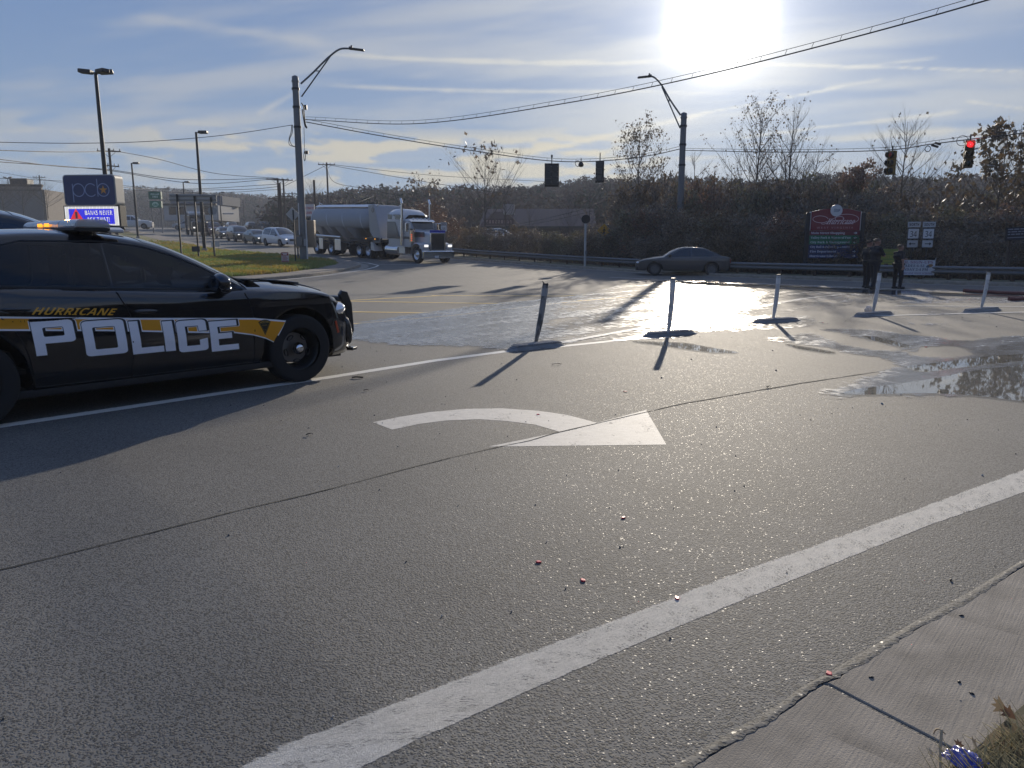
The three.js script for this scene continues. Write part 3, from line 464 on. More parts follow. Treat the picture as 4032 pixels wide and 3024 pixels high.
wire([[1203, 480, 46], [1500, 535, 46.5], [1800, 584, 47], [2175, 634, 48], [2362, 634, 48.5], [2560, 612, 49.4], [2684, 585, 50]], 0.026, 'span cable between the two masts holding the two dark signal backs', 0.16);
wire([[2690, 592, 50], [3100, 599, 42.5], [3510, 590, 37], [3650, 570, 34.6], [3815, 549, 32], [4120, 512, 28.5], [4500, 440, 24]], 0.023, 'span cable from the right mast holding the two yellow signals', 0.13);
wire([[1152, 492, 46], [900, 530, 44], [600, 556, 42], [300, 564, 40.5], [-200, 556, 38]], 0.017, 'single twisted cable running left from the corner mast');
const far = [
  [[[-60, 620, 60], [230, 655, 70], [430, 668, 78], [700, 705, 86], [1093, 702, 100]], 'upper thin power line running from the left past the transformer pole'],
  [[[-60, 633, 60], [430, 672, 78], [770, 722, 88], [1093, 704, 100]], 'second thin power line just below the upper one'],
  [[[430, 590, 78], [620, 626, 86], [850, 683, 96], [1093, 702, 104]], 'power line falling from the transformer pole top to the crossarm poles'],
  [[[-60, 590, 56], [220, 598, 66], [430, 596, 78]], 'power line from the left edge to the transformer pole top'],
  [[[-60, 700, 90], [300, 716, 100], [700, 744, 100], [1101, 725, 100]], 'low service cable along the left skyline'],
  [[[440, 735, 78], [700, 748, 90], [1000, 744, 95], [1101, 734, 96]], 'black low cable sagging above the queue of cars'],
  [[[-60, 668, 140], [154, 705, 150], [440, 742, 130], [800, 760, 120], [1115, 745, 108]], 'far cable sloping across the left skyline'],
  [[[1115, 735, 108], [1286, 650, 112]], 'line rising from the crossarm poles to the pole behind the trailer'],
  [[[1286, 648, 112], [1420, 672, 105], [1700, 720, 98], [2000, 765, 92]], 'power line falling right from the pole behind the tank trailer'],
  [[[1286, 655, 112], [1310, 712, 108], [1450, 745, 100], [1640, 785, 95]], 'looped service line right of the pole behind the tank trailer'],
  [[[1286, 646, 112], [1700, 690, 120], [2150, 715, 130]], 'faint high line above the wooded ridge'],
  [[[1940, 900, 100], [2150, 860, 80], [2350, 805, 64], [2500, 735, 54]], 'upper of two dark cables rising across the pink roof'],
  [[[1940, 908, 100], [2150, 872, 80], [2350, 825, 64], [2520, 762, 54]], 'lower of two dark cables rising across the pink roof'],
  [[[1215, 795, 82], [1350, 808, 84], [1480, 770, 92]], 'slack cable behind the tank trailer'],
];
for (const [p, l] of far) wire(p, 0.032, l);
{ const q = at(2288, 636, 48.3), t = thing('camera_pod', 'small round detector camera hanging on the span cable between the signal backs', 'detector', q); mesh('housing', put(lathe([[0, -0.34], [0.14, -0.3], [0.17, -0.18], [0.12, -0.06], [0.03, 0], [0.03, 0.2], [0, 0.2]], 12), 0, 0, 0), M.darkMetal, t); mesh('coil', put(new THREE.TorusGeometry(0.17, 0.02, 6, 18), -0.2, -0.12, 0, 0, 0.3, 0), M.cable, t); }
{ const q = at(3653, 586, 34.5), t = thing('cable_coil', 'loop of spare cable tied to the span wire between the yellow signals', 'cable coil', q); mesh('coil', new THREE.TorusGeometry(0.12, 0.018, 6, 20), M.cable, t); mesh('splice', [put(cyl(0.05, 0.05, 0.3, 0, 0, 0), 0.3, 0.12, 0, 0, 0, 1.3), put(cyl(0.05, 0.05, 0.25, 0, 0, 0), 0.42, 0.22, 0, 0, 0, 1.3)], M.darkMetal, t); }
// ---------------------------------------------------------------- traffic signals
const lens = (c, e) => new THREE.MeshStandardMaterial({ color: lin(...c), roughness: 0.25, emissive: e ? lin(...e) : lin(0, 0, 0) });
const L_OFF = { r: lens([0.05, 0.006, 0.006]), y: lens([0.05, 0.035, 0.006]), g: lens([0.006, 0.035, 0.028]) };
const visor = (r, l) => { const g = new THREE.CylinderGeometry(r, r, l, 18, 1, true, -2.35, 4.7); return put(g, 0, 0, 0, Math.PI / 2, 0, 0); };
function signalHead(t, x, y, w, bodyM, lights, visorM) {  // three lenses facing +z, centre of the middle one at x, y
  const s = w / 0.34;
  lights.forEach((lm, k) => {
    const cy = y + (1 - k) * 0.355 * s;
    mesh('housing', rbox(0.34 * s, 0.35 * s, 0.22, 0.03, x, cy, -0.02), bodyM, t);
    mesh('lens', put(new THREE.SphereGeometry(0.15 * s, 20, 8, 0, 6.2832, 0, 0.75), x, cy, 0.0, Math.PI / 2, 0, 0).scale(1, 1, 1), lm, t);
    mesh('visor', put(visor(0.16 * s, 0.24), x, cy, 0.2), visorM, t);
  });
}
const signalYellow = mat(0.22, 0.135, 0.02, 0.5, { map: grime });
{ // seen from the back: five sections with a back plate
  const q = at(2172, 690, 47), t = thing('traffic_signal', 'wide double-column traffic signal seen from behind on the span cable', 'traffic signal', q, Math.PI + 0.1);
  mesh('backplate', [rbox(0.86, 1.36, 0.02, 0.008, 0, 0, -0.02)], M.black, t);
  mesh('frame', [box(0.86, 0.03, 0.05, 0, 0.67, -0.05), box(0.86, 0.03, 0.05, 0, -0.67, -0.05), box(0.03, 1.36, 0.05, 0.42, 0, -0.05), box(0.03, 1.36, 0.05, -0.42, 0, -0.05)], M.darkMetal, t);
  signalHead(t, -0.19, 0, 0.36, mat(0.03, 0.033, 0.033, 0.4), [L_OFF.r, L_OFF.y, L_OFF.g], M.black); signalHead(t, 0.2, 0, 0.36, mat(0.03, 0.033, 0.033, 0.4), [L_OFF.r, L_OFF.y, lens([0.01, 0.2, 0.12], [0.02, 0.5, 0.3])], M.black);
  mesh('hanger', [cyl(0.03, 0.03, 0.55, 0, 0.92, -0.02), box(0.1, 0.14, 0.1, 0, 1.1, -0.02)], M.darkMetal, t); mesh('latch', [-0.19, 0.2].flatMap((x) => [0.5, 0.2, -0.1, -0.4].map((y) => box(0.05, 0.06, 0.03, x - 0.15, y, -0.16))), M.galv, t);
}
{ const q = at(2362, 676, 48.5), t = thing('traffic_signal', 'narrow single-column traffic signal seen from behind on the span cable', 'traffic signal', q, Math.PI - 0.35);
  mesh('backplate', rbox(0.54, 1.32, 0.02, 0.008, 0, 0, -0.02), M.black, t); signalHead(t, 0, 0, 0.38, mat(0.03, 0.033, 0.033, 0.4), [L_OFF.r, L_OFF.y, L_OFF.g], M.black); mesh('hanger', cyl(0.03, 0.03, 0.5, 0, 0.88, -0.02), M.darkMetal, t); mesh('latch', [0.5, 0.25, 0, -0.25, -0.5].map((y) => box(0.06, 0.08, 0.03, 0.2, y, -0.14)), M.galv, t); }
{ const q = at(3510, 641, 37), t = thing('traffic_signal', 'yellow traffic signal turned left with a dim red arrow', 'traffic signal', q, -1.0);
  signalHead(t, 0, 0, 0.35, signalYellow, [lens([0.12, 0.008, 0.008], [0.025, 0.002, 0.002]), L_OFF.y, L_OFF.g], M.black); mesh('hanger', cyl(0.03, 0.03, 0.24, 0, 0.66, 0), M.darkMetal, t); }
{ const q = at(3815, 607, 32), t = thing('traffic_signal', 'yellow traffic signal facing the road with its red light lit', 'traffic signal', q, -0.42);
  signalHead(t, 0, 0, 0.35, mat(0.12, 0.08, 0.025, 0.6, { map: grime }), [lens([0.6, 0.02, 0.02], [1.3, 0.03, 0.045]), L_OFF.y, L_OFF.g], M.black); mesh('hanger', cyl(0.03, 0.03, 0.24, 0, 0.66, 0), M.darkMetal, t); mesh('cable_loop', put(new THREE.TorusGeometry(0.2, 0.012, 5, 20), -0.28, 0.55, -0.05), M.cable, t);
  const p = new THREE.PointLight(new THREE.Color(1, 0.05, 0.05), 0.5); p.position.set(0, 0.38, 0.25); p.castShadow = true; p.name = 'signal_lamp'; t.add(p); }
// ---------------------------------------------------------------- signs
const face = (w, h, x, y, z, m, name, parent, ry = 0) => mesh(name, put(new THREE.PlaneGeometry(w, h), x, y, z, 0, ry, 0), m, parent);
const print = (w, h, draw, rough = 0.6, extra = {}) => new THREE.MeshStandardMaterial({ map: canvasTex(w, h, draw), roughness: rough, ...extra });
const fit = (g, s, x, y, w, font, align = 'left') => { g.font = font; g.textAlign = 'left'; const m = g.measureText(s).width; g.save(); g.translate(align === 'center' ? x - w / 2 : x, y); g.scale(w / m, 1); g.fillText(s, 0, 0); g.restore(); };
{ // bank sign with an LED board
  const d = 37, c = at(352, 749, d), t = thing('bank_sign', 'blue bank sign with pale letters above a bright LED message board', 'sign', [c.x, islandY(c.x, c.z), c.z], -0.1), Y = (py) => at(352, py, d).y - islandY(c.x, c.z);
  const s = 2967 / (d * CP + 0.3), w = 214 / s, h = (808 - 690) / s, cy = (Y(690) + Y(808)) / 2;
  mesh('cabinet', put(new THREE.ExtrudeGeometry((() => { const q = new THREE.Shape(), r = 0.2, a = w / 2, b = h / 2; q.moveTo(-a + r, -b); q.lineTo(a - r, -b); q.quadraticCurveTo(a, -b, a, -b + r); q.lineTo(a, b - r); q.quadraticCurveTo(a, b, a - r, b); q.lineTo(-a + r, b); q.quadraticCurveTo(-a, b, -a, b - r); q.lineTo(-a, -b + r); q.quadraticCurveTo(-a, -b, -a + r, -b); return q; })(), { depth: 0.6, bevelEnabled: true, bevelSize: 0.03, bevelThickness: 0.03, bevelSegments: 2, bevelOffset: -0.03 }), 0, cy, -0.63), mat(0.42, 0.41, 0.38, 0.5, { map: grime }), t);
  const pf = print(512, 280, (g, W, H) => { g.fillStyle = '#1f3566'; g.fillRect(0, 0, W, H); g.strokeStyle = '#8fa0c4'; g.lineWidth = 8;
    const ring = (x, y, r, a0 = 0, a1 = 7) => { g.beginPath(); g.arc(x, y, r, a0, a1); g.stroke(); }; const ln = (a, b, c2, e) => { g.beginPath(); g.moveTo(a, b); g.lineTo(c2, e); g.stroke(); };
    ring(150, 138, 56); ln(94, 82, 94, 246); ring(270, 138, 56, 0.75, 5.55); ring(392, 138, 56); ln(336, 40, 336, 196);
    g.fillStyle = '#d09030'; g.beginPath(); for (let k = 0; k < 10; k++) { const a = -Math.PI / 2 + k * Math.PI / 5, r = k % 2 ? 17 : 42; g.lineTo(392 + r * Math.cos(a), 138 + r * Math.sin(a)); } g.fill(); }, 0.4);
  const rr = mesh('face', put(new THREE.ShapeGeometry((() => { const q = new THREE.Shape(), r = 0.17, a = w / 2 - 0.05, b = h / 2 - 0.05; q.moveTo(-a + r, -b); q.lineTo(a - r, -b); q.quadraticCurveTo(a, -b, a, -b + r); q.lineTo(a, b - r); q.quadraticCurveTo(a, b, a - r, b); q.lineTo(-a + r, b); q.quadraticCurveTo(-a, b, -a, b - r); q.lineTo(-a, -b + r); q.quadraticCurveTo(-a, -b, -a + r, -b); return q; })()), 0, cy, 0.004), pf, t);
  { const p = rr.geometry.attributes.position, uv = rr.geometry.attributes.uv; for (let i = 0; i < p.count; i++) uv.setXY(i, p.getX(i) / w + 0.5, (p.getY(i) - cy) / h + 0.5); }
  const lw = 222 / s, lh = 72 / s, ly = (Y(814) + Y(887)) / 2;
  mesh('led_cabinet', rbox(lw + 0.12, lh + 0.1, 0.5, 0.02, 0, ly, -0.27), M.black, t);
  const led = canvasTex(512, 176, (g, W, H) => { g.fillStyle = '#fff'; g.fillRect(0, 0, W, H); g.fillStyle = '#1414ff'; g.fillRect(40, 22, 430, 140); g.fillStyle = '#ff1020'; g.beginPath(); g.moveTo(108, 18); g.lineTo(196, 160); g.lineTo(24, 160); g.fill(); g.fillStyle = '#140406'; g.fillRect(98, 50, 22, 62); g.fillRect(98, 122, 22, 22);
    g.fillStyle = '#fff'; fit(g, 'BANKS NEVER', 190, 78, 262, 'bold 56px sans-serif'); fit(g, 'ASK THAT!', 206, 140, 220, 'bold 56px sans-serif'); g.fillStyle = 'rgba(0,0,20,0.55)'; for (let x = 0; x < W; x += 11) g.fillRect(x + (x * 7 % 3), 0, 4, H); });
  face(lw, lh, 0, ly, 0.004, new THREE.MeshStandardMaterial({ color: 0x000000, emissive: lin(1, 1, 1), emissiveMap: led, emissiveIntensity: 0.9, roughness: 0.5 }), 'led_screen', t);
  mesh('post', [box(0.55, Y(880) - 0.0, 0.3, 0.55, Y(880) / 2, -0.27), box(0.55, Y(880), 0.3, -0.6, Y(880) / 2, -0.27)], M.darkMetal, t);
  const la = new THREE.RectAreaLight(new THREE.Color(0.8, 0.75, 1), 0.9, lw, lh); la.position.set(0, ly, 0.03); la.lookAt(0, ly, 5); la.rotation.y = Math.PI; la.name = 'led_light'; t.add(la);
}
{ // store pylon sign
  const d = 120, c = at(610, 785, d), s = 2967 / (d * CP), y0 = elev(c.x, c.z), t = thing('store_sign', 'far green pylon sign with white lettering and a round tree mark', 'sign', [c.x, y0, c.z], 0.05), Y = (py) => at(610, py, d).y - y0, w = 47 / s;
  const a = print(128, 96, (g, W, H) => { g.fillStyle = '#0d5c46'; g.fillRect(0, 0, W, H); g.fillStyle = '#bcd2c8'; fit(g, 'DOLLAR', 20, 46, 90, 'bold italic 34px sans-serif'); fit(g, 'TREE', 34, 80, 62, 'bold italic 34px sans-serif'); });
  const b = print(128, 96, (g, W, H) => { g.fillStyle = '#0f6a50'; g.fillRect(0, 0, W, H); g.fillStyle = '#9fc4b4'; g.beginPath(); g.arc(64, 48, 36, 0, 7); g.fill(); g.fillStyle = '#2c7c62'; for (const [x, r] of [[46, 10], [64, 14], [82, 10]]) { g.beginPath(); g.moveTo(x, 48 - r * 1.9); g.lineTo(x + r, 68); g.lineTo(x - r, 68); g.fill(); } });
  const h1 = Y(754) - Y(784), h2 = Y(791) - Y(818); mesh('panel', [box(w, h1, 0.5, 0, (Y(754) + Y(784)) / 2, -0.26), box(w * 0.96, h2, 0.5, 0, (Y(791) + Y(818)) / 2, -0.26)], mat(0.01, 0.09, 0.06, 0.5), t);
  face(w * 0.98, h1 * 0.96, 0, (Y(754) + Y(784)) / 2, 0.004, a, 'face', t); face(w * 0.92, h2 * 0.96, 0, (Y(791) + Y(818)) / 2, 0.004, b, 'face', t); mesh('post', [bar(V(-0.7, 0, -0.26), V(-0.7, Y(791), -0.26), 0.09), bar(V(0.7, 0, -0.26), V(0.7, Y(791), -0.26), 0.09)], M.galv, t);
}
{ // back of the wide guide sign on three posts
  const t = thing('guide_sign', 'wide road guide sign seen from behind on three thin posts', 'sign', [0, 0, 0]), d = 47, tops = [[696, 764], [765, 771], [829, 776]], bots = [[707, 987], [774, 1007], [846, 992]], pts = tops.map(([x, y]) => at(x, y, d));
  pts.forEach((p, i) => { const y0 = islandY(p.x, p.z) - 0.05; mesh('post', box(0.09, p.y - y0, 0.07, p.x, (p.y + y0) / 2, p.z), M.darkMetal, t); });
  const a = at(667, 777, d + 0.1), b = at(853, 782, d + 0.1), w = b.x - a.x; mesh('panel', box(w, 0.44, 0.02, (a.x + b.x) / 2, (a.y + b.y) / 2, a.z, 0, 0, -0.02), M.signBack, t); mesh('rail', [box(w, 0.05, 0.04, (a.x + b.x) / 2, (a.y + b.y) / 2 + 0.12, a.z + 0.04), box(w, 0.05, 0.04, (a.x + b.x) / 2, (a.y + b.y) / 2 - 0.12, a.z + 0.04)], M.galv, t);
  const o = at(833, 830, d - 0.06); mesh('octagon_panel', put(new THREE.CylinderGeometry(0.26, 0.26, 0.015, 8), o.x, o.y, o.z - 0.1, Math.PI / 2, Math.PI / 8, 0), M.signBack, t);
}
function yardSign(px0, py0, px1, py1, m, d, label, y0) { const a = at(px0, py0, d), b = at(px1, py1, d), c = a.clone().add(b).multiplyScalar(0.5), gy = islandY(c.x, c.z), w = b.x - a.x, h = a.y - b.y, t = thing('yard_sign', label, 'sign', [c.x, gy, c.z]); mesh('panel', box(w, h, 0.012, 0, c.y - gy, 0), M.white, t); face(w, h, 0, c.y - gy, 0.009, m, 'face', t); mesh('stake', [bar(V(-w * 0.32, -0.02, -0.01), V(-w * 0.32, c.y - gy + h * 0.3, -0.01), 0.008), bar(V(w * 0.32, -0.02, -0.01), V(w * 0.32, c.y - gy + h * 0.3, -0.01), 0.008)], M.galv, t); }
yardSign(1107, 993, 1138, 1031, print(128, 160, (g, W, H) => { g.fillStyle = '#b8b0b0'; g.fillRect(0, 0, W, H); g.fillStyle = '#8c2026'; g.fillRect(4, 4, W - 8, 50); g.fillRect(4, 140, W - 8, 16); g.fillStyle = '#d8d0d0'; g.fillRect(20, 14, 88, 12); g.fillRect(30, 32, 68, 12); g.fillStyle = '#9a4a50'; for (let y = 64; y < 132; y += 18) g.fillRect(16, y, 96 - (y % 5) * 6, 8); }), 41, 'small red and white yard sign in the grass left of the steel mast');
yardSign(831, 950, 866, 972, mat(0.42, 0.44, 0.47, 0.6), 50, 'blank pale yard sign behind the guide sign posts');
yardSign(755, 970, 788, 991, mat(0.03, 0.035, 0.05, 0.6), 47, 'dark little yard sign at the middle guide sign post');
{ const c = at(1152, 844, 44), gy = islandY(c.x, c.z), t = thing('warning_sign', 'diamond road sign seen from behind, left of the steel mast', 'sign', [c.x, gy, c.z]); const r = 0.37; mesh('panel', put(prism([[0, r], [r, 0], [0, -r], [-r, 0]].map(([x, y]) => [x * 1.05, y * 1.12]), 0.012), 0, c.y - gy, 0), mat(0.42, 0.42, 0.42, 0.5, { metalness: 0.4 }), t); mesh('post', box(0.06, c.y - gy + 0.25, 0.05, 0.05, (c.y - gy + 0.25) / 2, 0.04), M.darkMetal, t); }
{ const c = at(1216, 828, 76), gy = elev(c.x, c.z), t = thing('shop_sign', 'small white roadside sign with red lettering just right of the mast', 'sign', [c.x, gy, c.z]), w = 1.1, h = 1.15; mesh('panel', box(w, h, 0.1, 0, c.y - gy, -0.06), M.white, t); face(w, h, 0, c.y - gy, 0.004, print(96, 96, (g, W, H) => { g.fillStyle = '#c4bebe'; g.fillRect(0, 0, W, H); g.fillStyle = '#a03030'; fit(g, 'ULTIMATE', 6, 40, 84, 'bold 26px sans-serif'); fit(g, 'LAWN', 22, 78, 52, 'bold 28px sans-serif'); }), 'face', t); mesh('post', bar(V(0, 0, -0.06), V(0, c.y - gy - h / 2, -0.06), 0.06), M.darkMetal, t); const c2 = mesh('lower_panel', box(w, 0.9, 0.1, 0, c.y - gy - h / 2 - 0.6, -0.06), M.darkMetal, t); }
// town entrance sign: red head with a script name, then coloured direction boards
{
  const d = 36, c = at(3279, 1017, d), gy = groundY(c.x, c.z), t = thing('town_sign', 'large town sign with red arched head and coloured direction boards', 'sign', [c.x, gy, c.z], -0.06), Y = (py) => at(3279, py, d).y - gy, s = 2967 / (d * CP + 0.25), w = 192 / s;
  const arch = (k = 1) => { const q = new THREE.Shape(), a = w / 2 * k, y0 = Y(907), y1 = Y(833), y2 = Y(822) + 0.02 * (k - 1); q.moveTo(-a, y0); q.lineTo(a, y0); q.lineTo(a, y1); q.bezierCurveTo(a * 0.8, y1, a * 0.6, y2 + 0.02, a * 0.3, y2); q.lineTo(-a * 0.3, y2); q.bezierCurveTo(-a * 0.6, y2 + 0.02, -a * 0.8, y1, -a, y1); q.lineTo(-a, y0); return q; };
  mesh('head', put(new THREE.ExtrudeGeometry(arch(1.02), { depth: 0.12, bevelEnabled: false }), 0, 0, -0.13), M.white, t);
  const hp = print(512, 230, (g, W, H) => { g.fillStyle = '#7e2d35'; g.fillRect(0, 0, W, H); g.strokeStyle = '#d9c4c6'; g.fillStyle = '#d9c4c6'; g.lineWidth = 5; g.beginPath(); g.ellipse(W * 0.2, H * 0.52, 78, 34, 0.05, 0.4, 6.1); g.stroke(); g.beginPath(); g.ellipse(W * 0.72, H * 0.5, 118, 46, 0.02, 2.4, 8.0); g.stroke(); g.beginPath(); g.moveTo(110, 162); g.bezierCurveTo(170, 190, 210, 100, 290, 92); g.bezierCurveTo(330, 90, 350, 110, 330, 130); g.stroke();
    g.save(); g.translate(160, 168); g.transform(1, 0, -0.35, 1, 0, 0); fit(g, 'Hurricane', 0, 0, 280, 'italic bold 76px serif'); g.restore(); g.fillStyle = '#c79aa0'; fit(g, 'W E S T   V I R G I N I A', 70, 212, 370, '24px sans-serif'); });
  const hf = mesh('head_face', put(new THREE.ShapeGeometry(arch(0.975)), 0, 0, 0.004), hp, t); { const p = hf.geometry.attributes.position, uv = hf.geometry.attributes.uv; for (let i = 0; i < p.count; i++) uv.setXY(i, p.getX(i) / w + 0.5, (p.getY(i) - Y(907)) / (Y(816) - Y(907))); }
  mesh('emblem', put(new THREE.CylinderGeometry(0.27, 0.27, 0.08, 28), 0, Y(829), 0.0, Math.PI / 2, 0, 0), mat(0.62, 0.62, 0.62, 0.5), t); face(0.44, 0.4, 0, Y(829), 0.046, new THREE.MeshStandardMaterial({ roughness: 0.6, transparent: true, map: canvasTex(96, 96, (g) => { g.strokeStyle = '#8f97a4'; g.lineWidth = 5; for (let k = 0; k < 4; k++) { g.beginPath(); g.moveTo(20, 64 - k * 10); g.bezierCurveTo(40, 50 - k * 8, 60, 76 - k * 10, 82, 44 - k * 5); g.stroke(); } }) }), 'emblem_print', t);
  const rows = [['Main Street Shopping', '#6b2c34', 1], ['Valley Park & Waves of Fun', '#1f6a48', -1], ['City Park & Sprayground', '#1f6a48', -1], ['City Hall & Police Department', '#25335c', -1], ['Fire Department', '#25335c', 1], ['Hurricane Library', '#25335c', 1]];
  const y0 = Y(908), y1 = Y(1017), rh = (y0 - y1) / 6;
  rows.forEach(([txt, bg, dir], i) => { const yc = y0 - rh * (i + 0.5); mesh('board', box(w, rh - 0.012, 0.1, 0, yc, -0.06), mat(0.05, 0.05, 0.06, 0.6), t);
    face(w * 0.995, rh - 0.016, 0, yc, -0.006, print(512, 48, (g, W, H) => { g.fillStyle = bg; g.fillRect(0, 0, W, H); g.fillStyle = '#c8ced6'; g.font = 'bold 32px serif'; g.textAlign = 'left'; const m = g.measureText(txt).width; fit(g, txt, 14, 36, Math.min(m, 410), 'bold 33px serif'); const x = 470, o = dir * 18; g.lineWidth = 9; g.strokeStyle = '#c8ced6'; g.beginPath(); g.moveTo(x - o, 25); g.lineTo(x + o * 0.4, 25); g.stroke(); g.beginPath(); g.moveTo(x + o, 25); g.lineTo(x, 10); g.lineTo(x, 40); g.fill(); }), 'board_face', t); });
  for (const k of [-1, 1]) mesh('post', rbox(0.18, Y(838), 0.2, 0.02, k * (w / 2 + 0.1), Y(838) / 2, -0.06), M.darkMetal, t);
}
// route markers
const shield = (g, W, H) => { g.fillStyle = '#0d0d0f'; g.fillRect(0, 0, W, H); g.fillStyle = '#c9ccce'; g.fillRect(7, 7, W - 14, H - 14); g.fillStyle = '#101012'; fit(g, '34', 26, 92, W - 52, '84px sans-serif'); };
for (const [k, word, dir, label] of [[0, 'NORTH', -1, 'route 34 marker reading north with a left arrow'], [1, 'SOUTH', 1, 'route 34 marker reading south with a right arrow']]) {
  const d = 32.9 - k * 0.5, cx = 3593 + k * 59, c = at(cx, 960, d), gy = groundY(c.x, c.z), t = thing('route_marker', label, 'road sign', [c.x, gy, c.z], -0.05), P = (py) => at(cx, py, d).y - gy, s = 2967 / (d * CP);
  mesh('post', box(0.07, P(872), 0.05, 0, P(872) / 2, -0.05), M.darkMetal, t);
  const plate = (y0, y1, wpx, draw, name) => { const h = P(y0) - P(y1), w = wpx / s; mesh(name, rbox(w, h, 0.012, 0.005, 0, (P(y0) + P(y1)) / 2, -0.01), M.signBack, t); face(w - 0.01, h - 0.01, 0, (P(y0) + P(y1)) / 2, 0.002, print(128, Math.round(128 * h / w), draw, 0.5), name + '_face', t); };
  plate(873, 895, 49, (g, W, H) => { g.fillStyle = '#b3b6b8'; g.fillRect(0, 0, W, H); g.fillStyle = '#17181a'; fit(g, word, 12, H - 13, W - 24, `bold ${H - 14}px sans-serif`); }, 'word_plate');
  plate(898, 942, 47, shield, 'number_plate');
  plate(946, 974, 41, (g, W, H) => { g.fillStyle = '#b3b6b8'; g.fillRect(0, 0, W, H); g.fillStyle = '#17181a'; const x = W / 2, y = H / 2; g.fillRect(x - 34, y - 5, 68, 10); g.beginPath(); g.moveTo(x + dir * 48, y); g.lineTo(x + dir * 22, y - 20); g.lineTo(x + dir * 22, y + 20); g.fill(); }, 'arrow_plate');
}
{ const d = 58, c = at(1747, 896, d), gy = groundY(c.x, c.z), t = thing('route_marker', 'route 34 marker half hidden behind the truck radiator', 'road sign', [c.x, gy, c.z]), s = 2967 / (d * CP), hy = (py) => at(1747, py, d).y - gy; mesh('post', box(0.07, hy(874), 0.05, -0.2, hy(874) / 2, -0.05), M.galv, t); mesh('plate', [box(0.5, 0.24, 0.012, 0, hy(882), -0.01), box(0.52, 0.5, 0.012, 0, hy(900), -0.01)], M.signBack, t); face(0.5, 0.48, 0, hy(900), 0.002, print(128, 128, shield, 0.5), 'number_plate', t); face(0.48, 0.22, 0, hy(882), 0.002, print(96, 48, (g, W, H) => { g.fillStyle = '#aaadb0'; g.fillRect(0, 0, W, H); g.fillStyle = '#222'; fit(g, 'NORTH', 14, 36, 68, 'bold 32px sans-serif'); }), 'word_plate', t); }
{ // banner on the guardrail
  const d = 31.3, a = at(3546, 1024, d), b = at(3670, 1083, d), w = b.x - a.x, h = a.y - b.y, c = a.clone().add(b).multiplyScalar(0.5), t = thing('banner', 'white sports sign-up banner tied to the guardrail', 'banner', [c.x, c.y - h / 2, c.z], -0.35);
  const g = new THREE.PlaneGeometry(w, h, 16, 6), p = g.attributes.position; for (let i = 0; i < p.count; i++) p.setZ(i, 0.015 * Math.sin(p.getX(i) * 7) + 0.012 * Math.sin(p.getY(i) * 9 + p.getX(i) * 3)); g.computeVertexNormals(); g.translate(0, h / 2, 0);
  mesh('sheet', g, new THREE.MeshStandardMaterial({ roughness: 0.6, side: THREE.DoubleSide, map: canvasTex(512, 256, (q, W, H) => { q.fillStyle = '#b9bdc2'; q.fillRect(0, 0, W, H); q.fillStyle = '#7c4a5c'; fit(q, 'BBL SIGN-UPS', 16, 58, 470, 'bold 62px serif'); q.fillStyle = '#3c3f55'; fit(q, 'GRADES 6-12', 14, 118, 350, 'bold 58px serif'); fit(q, 'SUNDAY 2-4 PM', 10, 182, 410, 'bold 58px serif'); q.fillStyle = '#6d5a7c'; fit(q, 'HURRICANE HIGH SCHOOL', 10, 240, 480, 'bold 44px serif'); q.fillStyle = '#8c6a46'; q.beginPath(); q.ellipse(440, 96, 46, 28, -0.3, 0, 7); q.fill(); q.fillStyle = '#4a566a'; q.beginPath(); q.ellipse(412, 110, 24, 20, 0, 0, 7); q.fill(); }) }), t);
  mesh('tie', [bar(V(-w / 2, h, 0), V(-w / 2 - 0.02, h + 0.08, -0.1), 0.008), bar(V(w / 2, h, 0), V(w / 2 + 0.02, h + 0.08, -0.1), 0.008)], M.white, t);
}
{ const d = 33, a = at(3455, 980, d), b = at(3530, 1050, d), c = a.clone().add(b).multiplyScalar(0.5), gy = groundY(c.x, c.z), w = b.x - a.x, h = a.y - b.y, t = thing('notice_board', 'faded yellow-green notice board behind the officers', 'sign', [c.x, gy, c.z], -0.1); mesh('panel', box(w, h, 0.03, 0, c.y - gy, -0.02), mat(0.2, 0.2, 0.08, 0.6), t); face(w, h, 0, c.y - gy, 0.004, print(128, 128, (g, W, H) => { g.fillStyle = '#74813a'; g.fillRect(0, 0, W, H); g.fillStyle = '#a59a3c'; fit(g, 'Hurricane', 20, 34, 88, '24px serif'); fit(g, 'CHRISTMAS', 6, 68, 116, 'bold 30px serif'); g.fillRect(24, 84, 80, 6); g.fillRect(34, 102, 60, 6); }), 'face', t); mesh('post', [bar(V(-w * 0.4, 0, -0.04), V(-w * 0.4, c.y - gy, -0.04), 0.04), bar(V(w * 0.4, 0, -0.04), V(w * 0.4, c.y - gy, -0.04), 0.04)], M.wood, t); }
